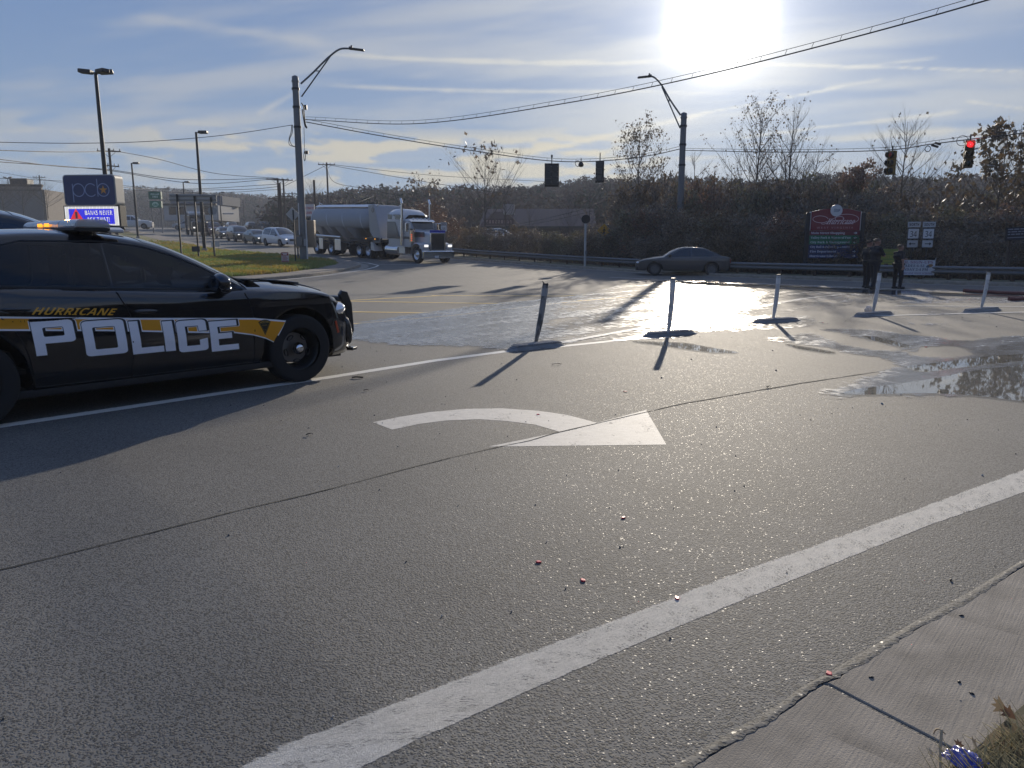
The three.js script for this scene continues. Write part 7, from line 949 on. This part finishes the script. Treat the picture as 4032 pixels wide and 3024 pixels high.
// ---------------------------------------------------------------- buildings
function windowsOn(t, parent, list, face) { for (const [x, y, w, h] of list) { const f = mesh('window', [box(w, h, 0.06, x, y, face)], M.darkMetal, parent); mesh('pane', box(w - 0.16, h - 0.16, 0.03, x, y, face + 0.03), M.glass, f); } }
{ // big store at the left edge
  const d = 118, a = at(-260, 790, d), b = at(161, 735, d), gy = at(0, 905, d).y - 3, t = thing('store_building', 'large flat-roofed store with a pale sunlit end wall at the left', 'building', [b.x, gy, b.z], 0.12), h = b.y - gy, w = b.x - a.x;
  const storeM = mat(0.27, 0.24, 0.215, 0.9, { map: grime }); mesh('wall', box(w, h, 0.4, -w / 2, h / 2, -0.2), storeM, t); const e = mesh('end_wall', box(0.4, h - 0.4, 22, -0.2, (h - 0.4) / 2, -11.4), storeM, t); e.position.x = 0.25;
  mesh('back_wall', box(w, h - 0.5, 0.4, -w / 2, (h - 0.5) / 2, -26), storeM, t); mesh('roof', box(w, 0.3, 26, -w / 2, h - 0.5, -13), mat(0.1, 0.1, 0.1, 0.9), t); mesh('parapet', box(w + 0.3, 0.35, 0.5, -w / 2, h + 0.17, -0.2), mat(0.06, 0.055, 0.05, 0.8), t);
  mesh('rooftop_unit', [rbox(2.6, 1.4, 2.2, 0.1, -5.5, h + 0.9, -6), rbox(2.0, 1.6, 2.2, 0.1, -13.5, h + 1.0, -7)], M.darkMetal, t); mesh('retaining_wall', box(w + 14, 3.4, 0.6, -w / 2 + 7, 1.0, 5), mat(0.07, 0.06, 0.052, 0.95, { map: grime }), t);
}
{ // white shop with a low dark fascia
  const d = 150, a = at(640, 770, d), b = at(856, 786, d), gy = at(700, 868, d).y, t = thing('shop_building', 'low white shop with dark windows and a grey upper storey behind the guide sign', 'building', [a.x, gy, a.z], -0.08), w = b.x - a.x, h = at(700, 806, d).y - gy, h2 = a.y - gy;
  const shopM = mat(0.46, 0.455, 0.44, 0.85, { map: grime }); mesh('wall', box(w, h, 10, w / 2, h / 2, -5), shopM, t); mesh('upper_wall', box(w, h2 - h, 8, w / 2 + 0.4, (h + h2) / 2, -6), mat(0.15, 0.16, 0.18, 0.85, { map: grime }), t); mesh('fascia', box(w + 0.3, 0.35, 0.5, w / 2, h + 0.02, 0.1), M.darkMetal, t); mesh('roof_rail', [box(w, 0.06, 0.06, w / 2, h2 + 0.4, -2.2), ...[0.1, 0.4, 0.7, 0.98].map((k) => box(0.06, 0.4, 0.06, w * k, h2 + 0.2, -2.2))], M.galv, t);
  windowsOn(t, t, [[1.8, h * 0.62, 1.5, 1.5], [3.6, h * 0.62, 1.4, 1.5], [8.6, h * 0.62, 1.5, 1.6]], 0.02); mesh('end_wall', box(0.25, h * 0.95, 6, w + 0.14, h * 0.47, -3.2), shopM, t); mesh('awning', box(2.2, 0.25, 1.6, w + 2.0, h * 0.45, -1.5, 0.1, 0, 0), shopM, t);
}
{ // long building with pink metal roof
  const d = 108, a = at(1905, 890, d), b = at(2330, 886, d), r0 = at(1925, 823, d + 9), w = b.x - a.x, gy = at(2000, 962, d).y - 1.2, t = thing('pink_roofed_building', 'long low building with a pinkish metal roof beyond the guardrail', 'building', [a.x, gy, a.z], -0.05), he = a.y - gy, hr = r0.y - gy;
  mesh('wall', [box(w, he, 0.3, w / 2, he / 2, 0), box(w, he, 0.3, w / 2, he / 2, -18), box(0.3, he, 18, 0.2, he / 2, -9), box(0.3, he, 18, w - 0.2, he / 2, -9)], mat(0.06, 0.052, 0.048, 0.9, { map: grime }), t);
  const roofM = mat(0.105, 0.066, 0.058, 0.8, { map: grime }); mesh('roof', [[0.7, -9], [-18.7, -9]].map(([z0, z1]) => surface([[z0, he - 0.05], [z1, hr]].map(([z, y]) => [V(-0.6, y, z), V(w + 0.6, y, z)]))), roofM, t); mesh('roof_seam', Array.from({ length: 24 }, (_, i) => bar(V(i * w / 23, he, 0.68), V(i * w / 23, hr + 0.01, -9), 0.015, 0.015, 4)), mat(0.14, 0.085, 0.075, 0.95), t);
  mesh('gable', [prism([[-0.6, 0], [w * 0.34, 0], [w * 0.22, 1.9], [w * 0.1, 1.9]], 0.3).translate(0, he, 0.9)], mat(0.13, 0.09, 0.082, 0.7), t); mesh('lettering', put(new THREE.PlaneGeometry(w * 0.26, 0.8), w * 0.15, he + 0.55, 1.07), print(256, 48, (g, W, H) => { g.fillStyle = '#4a3634'; g.fillRect(0, 0, W, H); g.fillStyle = '#8d7470'; for (let k = 0; k < 9; k++) g.fillRect(8 + k * 27, 10, 16, 28); }), t); mesh('fascia', box(w + 1.2, 0.3, 0.2, w / 2, he - 0.2, 0.75), M.darkMetal, t); windowsOn(t, t, [[w * 0.5, he * 0.45, 2, 1.6], [w * 0.66, he * 0.45, 2, 1.6], [w * 0.84, he * 0.45, 2, 1.6]], 0.16);
  const lamp = mesh('roof_sign', rbox(1.6, 1.4, 0.3, 0.05, 3.6, he + 2.2, 1.2), mat(0.3, 0.27, 0.26, 0.6), t);
}
// ---------------------------------------------------------------- hills and their woods
const hills = [];
function hill(name, ridge, dNear, dFar, lowY, treeUp, color) {  // ridge: [px, py] of the tree tops at depth dFar
  const xs = []; for (let x = ridge[0][0]; x <= ridge[ridge.length - 1][0]; x += 45) xs.push(x);
  const rows = xs.map((px) => { const top = at(px, smoothTable(ridge, px), dFar); top.y -= treeUp; const foot = at(px, 960, dNear); foot.y = typeof lowY === 'function' ? lowY(foot) : lowY; return Array.from({ length: 9 }, (_, k) => { const f = k / 8; return V(mix(foot.x, top.x, f), mix(foot.y, top.y, sst(-0.1, 1.02, f)) + 2.5 * (fbm(px * 0.004, f * 3, 3) - 0.5) * f, mix(foot.z, top.z, f)); }).concat([V(top.x * 1.04, top.y - 3, top.z * 1.04), V(top.x * 1.07, -8, top.z * 1.07)]); });
  const g = surface(rows); struct(name, g, mat(...color, 1)); hills.push(rows); return (i, f) => { const a = Math.min(rows.length - 2, Math.floor(i)), b = i - a, k = Math.min(7, Math.floor(f * 8)), q = f * 8 - k; return rows[a][k].clone().lerp(rows[a + 1][k], b).lerp(rows[a][k + 1].clone().lerp(rows[a + 1][k + 1], b), q); };
}
const crownVariant = (seed, evergreen) => {  // a bare or part-leafed wood tree, about 1 unit tall, as trunk, limbs and twig tufts
  const r = rng(seed), pos = [], col = []; const tri = (a, b, c, k) => { pos.push(...a, ...b, ...c); for (let i = 0; i < 3; i++) col.push(k[0], k[1], k[2]); };
  const stick = (a, b, w) => { const k = [0.75, 0.7, 0.66]; tri([a[0] - w, a[1], a[2]], [a[0] + w, a[1], a[2]], b, k); tri([a[0], a[1], a[2] - w], [a[0], a[1], a[2] + w], b, k); };
  stick([0, 0, 0], [0.02, 0.85, 0.01], 0.018);
  const tips = []; for (let i = 0; i < 16; i++) { const y = 0.3 + 0.5 * r(), a = r() * 6.28, l = (0.30 - 0.18 * (y - 0.3)) * (0.6 + 0.5 * r()), e = [Math.cos(a) * l, Math.min(1, y + 0.18 + 0.16 * r()), Math.sin(a) * l]; stick([0, y, 0], e, 0.007); tips.push(e, [e[0] * 0.6, y * 0.5 + e[1] * 0.5, e[2] * 0.6]); }
  for (let i = 0; i < (evergreen ? 260 : 150); i++) { const e = tips[Math.floor(r() * tips.length)], s = evergreen ? 0.07 : 0.034 + 0.03 * r(), c = e.map((v) => v + (r() - 0.5) * 0.15), k = evergreen ? [0.45, 0.62, 0.38] : r() > 0.75 ? [1.35, 0.95, 0.6] : [0.9 + 0.3 * r(), 0.86, 0.8]; const d = () => [(r() - 0.5) * 2 * s, (r() - 0.35) * 2 * s, (r() - 0.5) * 2 * s], p = d(), q = d(), u = d(); tri(c.map((v, j) => v + p[j]), c.map((v, j) => v + q[j]), c.map((v, j) => v + u[j]), k); }
  const g = new THREE.BufferGeometry(); g.setAttribute('position', new THREE.Float32BufferAttribute(pos, 3)); g.setAttribute('color', new THREE.Float32BufferAttribute(col, 3)); g.computeVertexNormals(); return g;
};
const woodVariants = [1, 2, 3, 4, 5].map((s) => crownVariant(s * 13, false)).concat([crownVariant(99, true)]);
const woodM = mat(0.092, 0.078, 0.066, 1, { vertexColors: true });
function woods(label, posOf, n, h0, h1, seed, evergreen = 0.1) {
  const r = rng(seed), per = woodVariants.map(() => []); for (let i = 0; i < n; i++) { const p = posOf(r); if (p) per[r() < evergreen ? 5 : Math.floor(r() * 5)].push([p, mix(h0, h1, r()), r() * 6.28, r()]); }
  const c = new THREE.Color();
  per.forEach((list, v) => { if (!list.length) return; const im = new THREE.InstancedMesh(woodVariants[v], woodM, list.length); im.name = numbered('woodland'); tag(im, label, 'woodland', null, 'stuff'); list.forEach(([p, h, a, k], i) => { im.setMatrixAt(i, new THREE.Matrix4().compose(p, new THREE.Quaternion().setFromAxisAngle(V(0, 1, 0), a), V(h * (0.8 + 0.4 * k), h, h * (0.8 + 0.4 * k)))); const w = 0.75 + 0.5 * k; im.setColorAt(i, c.setRGB(w * (1 + 0.12 * Math.sin(k * 40)), w, w * 0.96)); }); scene.add(im); });
}
const ridgeR = [[1080, 812], [1208, 778], [1300, 759], [1390, 752], [1460, 748], [1570, 756], [1700, 742], [1800, 738], [1930, 742], [2064, 738], [2207, 722], [2288, 713], [2410, 700], [2490, 702], [2600, 704], [2780, 707], [2935, 710], [3060, 720], [3217, 697], [3330, 690], [3434, 688], [3597, 702], [3800, 695], [4100, 690], [4500, 700], [5000, 720]];
const onR = hill('hill', ridgeR, 132, 235, -3.5, 13, [0.045, 0.037, 0.028]);
woods('bare grey-brown wood covering the long ridge across the middle and right', (r) => { const i = r() * 86, f = 1 - r() ** 1.3; return onR(Math.min(85, i), Math.min(0.999, f)).add(V((r() - 0.5) * 3, -0.3, (r() - 0.5) * 3)); }, 5200, 8, 12.5, 21, 0.08);
{ // wooded bank to the right and behind, outside the frame: what the dark side of the police car mirrors
  const rows = []; for (let i = 0; i <= 40; i++) { const a = (48 + 165 * i / 40) * Math.PI / 180, far = 62 + 14 * fbm(i * 0.3, 2, 2), f = V(Math.sin(a), 0, -Math.cos(a)); rows.push(Array.from({ length: 8 }, (_, k) => { const q = k / 7; return V(f.x * (far + 55 * q), -0.4 + 7 * sst(0, 1, q) + 1.5 * (fbm(i * 0.5, q * 3, 3) - 0.5) * q, f.z * (far + 55 * q)); })); }
  struct('bank', surface(rows), mat(0.05, 0.04, 0.03, 1));
  woods('bare wood on the bank at the right, beyond the frame', (r) => { const i = Math.min(39.99, r() * 40), q = r(), a = Math.floor(i), k = Math.min(6, Math.floor(q * 7)); return rows[a][k].clone().lerp(rows[a + 1][k + 1], r()); }, 1500, 8, 13, 77, 0.25);
}
const ridgeL = [[-1500, 830], [-700, 800], [-200, 800], [200, 790], [420, 782], [515, 757], [570, 750], [640, 752], [760, 764], [860, 780], [960, 780], [1016, 792], [1088, 804], [1164, 808], [1300, 812], [1500, 815]];
const onL = hill('hill', ridgeL, 330, 520, (p) => 8, 14, [0.05, 0.045, 0.033]);
woods('hazy brown wood on the far hill at the left', (r) => onL(Math.min(65, r() * 66), Math.min(0.999, 1 - r() ** 1.4)).add(V((r() - 0.5) * 6, -0.3, (r() - 0.5) * 6)), 5200, 9, 15, 22, 0.15);
// ---------------------------------------------------------------- single trees behind the guardrail
const limbM = mat(0.10, 0.088, 0.078, 0.95), leafGeo = (() => { const q = new THREE.Shape(); q.moveTo(0, 0); q.quadraticCurveTo(0.5, 0.1, 0.42, 0.5); q.lineTo(0.18, 0.55); q.lineTo(0, 1); q.lineTo(-0.2, 0.55); q.lineTo(-0.42, 0.5); q.quadraticCurveTo(-0.5, 0.1, 0, 0); const g = clean(new THREE.ShapeGeometry(q, 1)); return g; })();
const leafMat = (r, g, b) => mat(r, g, b, 0.65, { transmission: 0.5, vertexColors: true });
const LEAF = { brown: leafMat(0.19, 0.16, 0.125), rust: leafMat(0.21, 0.138, 0.10), olive: leafMat(0.17, 0.16, 0.095), dark: leafMat(0.15, 0.115, 0.07) };
function growTree({ h, spread, limbs, lean = 0, seed, leaves = 0, leafSize = 0.14, twig = 1, start = 0.25, up = 0.75, tipLeaves = false }) {
  const r = rng(seed), br = [], tips = [], R0 = Math.max(0.05, h * 0.0105);
  const go = (p, dir, len, rad, depth) => { const n = depth === 0 ? 9 : depth === 1 ? 5 : 3; let q = p.clone(), d = dir.clone(); for (let i = 0; i < n; i++) { const e = q.clone().addScaledVector(d, len / n), ra = mix(rad, rad * 0.35, i / n), rb = mix(rad, rad * 0.35, (i + 1) / n); br.push(bar(q, e, ra, rb, depth < 1 ? 7 : depth < 2 ? 5 : 3)); d.add(V((r() - 0.5) * 0.16, depth ? 0.05 : 0.02, (r() - 0.5) * 0.16)).normalize(); q = e; 
      if (depth > 0 && depth < 3) { const m = depth === 1 ? 2 : 1 + (r() < 0.6 * twig ? 1 : 0); for (let j = 0; j < m; j++) { const a = r() * 6.28, o = V(Math.cos(a), 0.25 + 0.5 * r(), Math.sin(a)).normalize(), nd = d.clone().multiplyScalar(0.9).addScaledVector(o, 0.62).normalize(); go(q, nd, len * (0.36 + 0.2 * r()) * (1 - 0.5 * i / n), rb * 0.55, depth + 1); } }
      if (depth >= 2) tips.push(q.clone()); }
    tips.push(q.clone()); };
  // trunk
  const n = 14; let q = V(0, 0, 0), d = V(lean, 1, 0).normalize(); const trunk = [q.clone()]; for (let i = 0; i < n; i++) { q = q.clone().addScaledVector(d, h / n); d.add(V((r() - 0.5) * 0.05, 0.03, (r() - 0.5) * 0.05)).normalize(); trunk.push(q); }
  const tg = []; for (let i = 0; i < n; i++) tg.push(bar(trunk[i], trunk[i + 1], R0 * (1 - i / n * 0.93), R0 * (1 - (i + 1) / n * 0.93), 9));
  for (let k = 0; k < limbs; k++) { const f = start + (0.97 - start) * Math.pow((k + r() * 0.7) / limbs, 0.9), s = f * n, i = Math.min(n - 1, Math.floor(s)), p = trunk[i].clone().lerp(trunk[i + 1], s - i), a = k * 2.4 + r(), el = up * (0.8 + 0.4 * r()), l = spread * (1.15 - 0.85 * (f - start) / (1 - start)) * (0.7 + 0.5 * r()); go(p, V(Math.cos(a) * Math.cos(el), Math.sin(el), Math.sin(a) * Math.cos(el)), l, R0 * (1 - f * 0.85) * 0.5, 1); }
  const foliage = [], lr = rng(seed + 5);
  if (leaves) { const pos = [], nor = [], col = []; const src = leafGeo.attributes.position, vv = V(0, 0, 0); const pool = tipLeaves ? tips.filter((t) => lr() < 0.45) : tips; const cl = pool.length ? pool : tips; for (let i = 0; i < leaves; i++) { const c = cl[Math.floor(lr() * cl.length)], s = leafSize * (0.6 + 0.8 * lr()), e = new THREE.Euler(lr() * 6.28, lr() * 6.28, lr() * 6.28), qq = new THREE.Quaternion().setFromEuler(e), o = V((lr() - 0.5), (lr() - 0.6), (lr() - 0.5)).multiplyScalar(0.28 + leafSize), nn = V(0, 0, 1).applyQuaternion(qq), k = 0.6 + 0.9 * lr(), h2 = lr(); for (let j = 0; j < src.count; j++) { vv.fromBufferAttribute(src, j).multiplyScalar(s).applyQuaternion(qq); pos.push(c.x + o.x + vv.x, c.y + o.y + vv.y, c.z + o.z + vv.z); nor.push(nn.x, nn.y, nn.z); col.push(k * (0.85 + 0.35 * h2), k, k * (1.1 - 0.3 * h2)); } }
    const g = new THREE.BufferGeometry(); g.setAttribute('position', new THREE.Float32BufferAttribute(pos, 3)); g.setAttribute('normal', new THREE.Float32BufferAttribute(nor, 3)); g.setAttribute('color', new THREE.Float32BufferAttribute(col, 3)); foliage.push(g); }
  return { trunk: merge(tg), limbs: merge(br), foliage };
}
function tree(px, topPy, d, label, o) {
  const p = at(px, 970, d), y0 = groundY(p.x, p.z) - 0.1, h = (at(px, topPy, d).y - y0) * 0.92, g = growTree({ ...o, h }), t = thing('tree', label, 'tree', [p.x, y0, p.z]);
  mesh('trunk', g.trunk, limbM, t); const l = mesh('limbs', g.limbs, limbM, t); if (g.foliage.length) { const f = mesh('foliage', g.foliage, o.leaf ?? LEAF.brown, t); f.userData.kind = 'stuff'; }
  return t;
}
tree(1910, 560, 60, 'slim tree left of the signal backs with a few large leaves at its top', { spread: 4.2, limbs: 20, seed: 1, leaves: 120, leafSize: 0.34, start: 0.35, up: 0.85, tipLeaves: true });
tree(1985, 655, 62, 'bare thin tree just right of the slim leafy-topped tree', { spread: 2.8, limbs: 15, seed: 2, start: 0.4, up: 0.95 });
tree(1650, 700, 66, 'thin sapling with leaves at the top above the truck cab', { spread: 2.6, limbs: 10, seed: 3, leaves: 130, leafSize: 0.26, start: 0.6, up: 0.8 });
tree(1712, 703, 70, 'second thin leafy sapling right of the truck cab', { spread: 1.9, limbs: 9, seed: 4, leaves: 90, leafSize: 0.26, start: 0.6, up: 0.8 });
tree(1778, 716, 72, 'sparse sapling with only a handful of leaves right of the truck', { spread: 2.2, limbs: 9, seed: 5, leaves: 36, leafSize: 0.26, start: 0.5, up: 0.8 });
tree(2505, 448, 56, 'leafy tree left of the mast under the sun', { spread: 4.0, limbs: 24, seed: 6, leaves: 1700, leafSize: 0.165, start: 0.4, up: 0.95, leaf: LEAF.dark });
tree(2730, 530, 58, 'bare thin tree immediately right of the sunlit mast', { spread: 3.4, limbs: 14, seed: 7, start: 0.4, up: 0.8 });
tree(2806, 600, 54, 'narrow small-leaved tree between the mast and the tall leafy tree', { spread: 2.0, limbs: 16, seed: 8, leaves: 240, leafSize: 0.15, start: 0.35, up: 0.8 });
tree(2938, 352, 52, 'tall tree dotted with small leaves right of the sun', { spread: 4.3, limbs: 30, seed: 9, leaves: 1500, leafSize: 0.13, start: 0.36, up: 0.9, leaf: LEAF.dark });
tree(3078, 358, 52, 'tall almost bare tree beside the one dotted with leaves', { spread: 4.6, limbs: 24, seed: 10, leaves: 130, leafSize: 0.16, start: 0.36, up: 1.0, leaf: LEAF.dark });
tree(3170, 515, 50, 'bare tree with arching twigs left of the town sign', { spread: 4.4, limbs: 20, seed: 11, leaves: 90, leafSize: 0.15, start: 0.4, up: 0.55 });
tree(3366, 598, 47, 'dense rust-leaved tree rising behind the town sign', { spread: 3.1, limbs: 30, seed: 12, leaves: 5200, leafSize: 0.17, start: 0.25, up: 0.55, leaf: LEAF.rust });
tree(3525, 412, 47, 'bare round-headed tree behind the yellow signal with the dim arrow', { spread: 4.2, limbs: 32, seed: 13, leaves: 60, leafSize: 0.18, start: 0.4, up: 0.72, twig: 1.3 });
tree(3890, 460, 37, 'big-leaved tree behind the lit red signal', { spread: 3.0, limbs: 24, seed: 14, leaves: 1150, leafSize: 0.27, start: 0.3, up: 0.7, leaf: LEAF.dark });
tree(3990, 410, 42, 'tall bare tree near the right edge', { spread: 3.8, limbs: 22, seed: 15, leaves: 60, leafSize: 0.2, start: 0.35, up: 0.95 });
tree(4045, 600, 38, 'big-leaved dark tree cut by the right edge', { spread: 2.4, limbs: 20, seed: 19, leaves: 700, leafSize: 0.25, start: 0.25, up: 0.65, leaf: LEAF.dark });
tree(4090, 480, 40, 'half-bare tree cut by the right edge', { spread: 3.6, limbs: 22, seed: 16, leaves: 420, leafSize: 0.22, start: 0.3, up: 0.75, leaf: LEAF.dark });
tree(3700, 600, 46, 'small bare tree between the two yellow signals', { spread: 3.2, limbs: 18, seed: 17, leaves: 60, leafSize: 0.2, start: 0.35, up: 0.8 });
tree(2310, 655, 62, 'small bare tree below the narrow signal back', { spread: 3.2, limbs: 13, seed: 18, leaves: 20, leafSize: 0.2, start: 0.35, up: 0.7 });
{ // bare grey saplings standing in the brush
  const protos = [61, 62, 63].map((s) => growTree({ h: 9, spread: 2.4, limbs: 15, seed: s, leaves: s === 62 ? 60 : 0, leafSize: 0.16, start: 0.35, up: 0.95 })), r = rng(71);
  [[1605, 770, 64], [1835, 745, 66], [2085, 800, 66], [2245, 770, 64], [2430, 690, 60], [2575, 640, 58], [2625, 700, 52], [2770, 690, 56], [2860, 640, 56], [2890, 720, 48], [3010, 640, 55], [3125, 640, 54], [3215, 670, 50], [3300, 660, 52], [3440, 640, 52], [3480, 700, 46], [3570, 660, 48], [3640, 690, 47], [3690, 730, 42], [3755, 680, 44], [3850, 700, 42], [3950, 640, 41], [4045, 650, 40], [4140, 600, 38]].forEach(([px, top, d], i, all) => {
    const p = at(px, 970, d), y0 = groundY(p.x, p.z) - 0.1, h = at(px, top, d).y - y0, k = i % 3, g = protos[k], t = thing('sapling', `bare grey sapling ${i + 1 < all.length / 2 ? 'in the brush ' : 'among the shrubs '}` + [['just right of the truck front', 'left of the slim leafy-topped tree', 'in front of the pink roof end', 'behind the pedestal post', 'right of the pedestrian sign', 'between the leafy tree and the mast', 'left of the sunlit mast', 'right of the sunlit mast', 'left of the tall leaf-dotted tree', 'below the tall leaf-dotted tree', 'between the two tall trees', 'right of the tall bare tree', 'left edge of the town sign', 'above the town sign', 'right of the rust-leaved tree', 'left of the round-headed tree', 'above the north marker', 'above the south marker', 'right of the south marker', 'left of the lit signal', 'below the lit signal', 'left of the tall right-hand tree', 'at the right edge', 'beyond the right edge'][i]], 'sapling', [p.x, y0, p.z], r() * 6.28, 'bare saplings in the brush');
    mesh('trunk', g.trunk, limbM, t); mesh('limbs', g.limbs, limbM, t); if (g.foliage.length) mesh('foliage', g.foliage[0], LEAF.dark, t).userData.kind = 'stuff'; t.scale.set(h / 9 * 0.9, h / 9, h / 9 * 0.9);
  }); }
{ const bush = (px, topPy, d, label, o) => { const p = at(px, 860, d), y0 = p.y, h = at(px, topPy, d).y - y0, g = growTree({ ...o, h }), t = thing('tree', label, 'tree', [p.x, y0, p.z]); mesh('trunk', g.trunk, limbM, t); mesh('limbs', g.limbs, limbM, t); };
  bush(190, 728, 90, 'bare ornamental tree in front of the pale store end wall', { spread: 3.2, limbs: 22, seed: 31, start: 0.25, up: 0.6 }); bush(95, 716, 92, 'larger bare tree in front of the dark store wall', { spread: 4.0, limbs: 24, seed: 32, start: 0.2, up: 0.6 }); bush(20, 735, 88, 'bare spreading tree at the very left edge', { spread: 3.8, limbs: 22, seed: 33, start: 0.2, up: 0.6 }); bush(1238, 712, 120, 'small bare tree behind the short stub pole', { spread: 3.0, limbs: 20, seed: 34, start: 0.3, up: 0.8 }); }
// ---------------------------------------------------------------- brush behind the guardrail: separate shrubs of a few kinds
{
  const protos = [41, 42, 43, 44].map((s, i) => growTree({ h: 3.2, spread: 1.7, limbs: 22, seed: s, leaves: 2600, leafSize: 0.105, start: 0.08, up: 0.6, twig: 0.6 }));
  const mats = [LEAF.brown, LEAF.rust, LEAF.olive, LEAF.dark], word = ['brown', 'rusty', 'olive', 'dark'], r = rng(55);
  const spots = []; for (let px = 1600; px < 4300; px += 62) { spots.push([px + 40 * (r() - 0.5), 1]); spots.push([px + 40 * (r() - 0.5), 2]); if (px > 2380 || px < 1860) spots.push([px + 50 * (r() - 0.5), 3]); if (px > 2420) spots.push([px + 50 * (r() - 0.5), 4]); }
  const marks = [[1650, 'the truck radiator'], [1747, 'the half-hidden route marker'], [1910, 'the slim leafy-topped tree'], [1985, 'the bare thin tree'], [2172, 'the wide signal back'], [2303, 'the pedestal post'], [2379, 'the pedestrian sign'], [2505, 'the leafy tree beside the mast'], [2680, 'the sunlit mast'], [2803, 'the round sign'], [2938, 'the tall leaf-dotted tree'], [3078, 'the tall bare tree'], [3170, 'the arching bare tree'], [3279, 'the town sign'], [3366, 'the rust-leaved tree'], [3437, 'the folded-arms person'], [3492, 'the notice board'], [3593, 'the north route marker'], [3652, 'the south route marker'], [3815, 'the lit red signal'], [3890, 'the big-leaved tree'], [3990, 'the tall bare right-hand tree'], [4060, 'the information sign']];
  const near = (px) => { const [x, n] = marks.reduce((a, b) => (Math.abs(b[0] - px) < Math.abs(a[0] - px) ? b : a)); return (px < x - 14 ? 'just left of ' : px > x + 14 ? 'just right of ' : 'in line with ') + n; };
  const taken = new Set();
  spots.forEach(([px, row], i) => {
    const base = G(Math.min(px, 4500), 1100), ang = ray(px, 1000); let d = 20; { const dir = V(ang.x / -ang.z, 0, -1); for (d = 20; d < 90; d += 0.25) if (railDist(dir.x * d, -d) > 0 && true) break; }
    d += 1.4 + row * (row < 3 ? 1.6 : 2.8) + r() * 1.5; const x = ang.x / -ang.z * d, z = -d, y = groundY(x, z) - 0.1;
    const topPx = row === 1 ? 945 - 25 * r() : row === 2 ? (px > 2420 || px < 1800 ? 880 - 50 * r() : 925 - 30 * r()) : row === 3 ? (px > 3450 ? 868 - 30 * r() : px > 2420 ? 820 - 70 * r() : px < 1800 ? 850 - 60 * r() : 905) : (px > 3450 ? 835 - 40 * r() : 770 - 60 * r());
    const h = at(px, topPx, d).y - y, v = Math.floor(r() * 4), m = px < 1780 ? (r() < 0.7 ? 1 : 0) : r() < 0.45 ? 0 : r() < 0.5 ? 3 : r() < 0.6 ? 2 : 1, p = protos[v], s = h / 3.4;
    let label = `${word[m]} ${['', 'low front', 'second-row', 'taller third-row', 'tall back'][row]} shrub ${near(px)}`, wide = 1; for (const [a, k] of [['broad', 1.3], ['narrow', 0.72], ['broadest', 1.45], ['narrowest', 0.6]]) { if (!taken.has(label)) break; label = a + ' ' + label.replace(/^(broad|narrow|broadest|narrowest) /, ''); wide = k; } taken.add(label);
    const t = thing('shrub', label, 'shrub', [x, y, z], r() * 6.28, 'shrubs behind the guardrail');
    mesh('stems', p.limbs, limbM, t); const f = mesh('foliage', p.foliage[0], mats[m], t); f.userData.kind = 'stuff'; const sw = wide * Math.max(0.8, Math.min(1.5, s * 1.05)); t.scale.set(sw, s, sw);
  });
}
// ---------------------------------------------------------------- haze of the low sun in the valley
scene.fog = new THREE.FogExp2(new THREE.Color(0.80, 0.85, 0.92), 0.0008);
renderer.render(scene, camera);
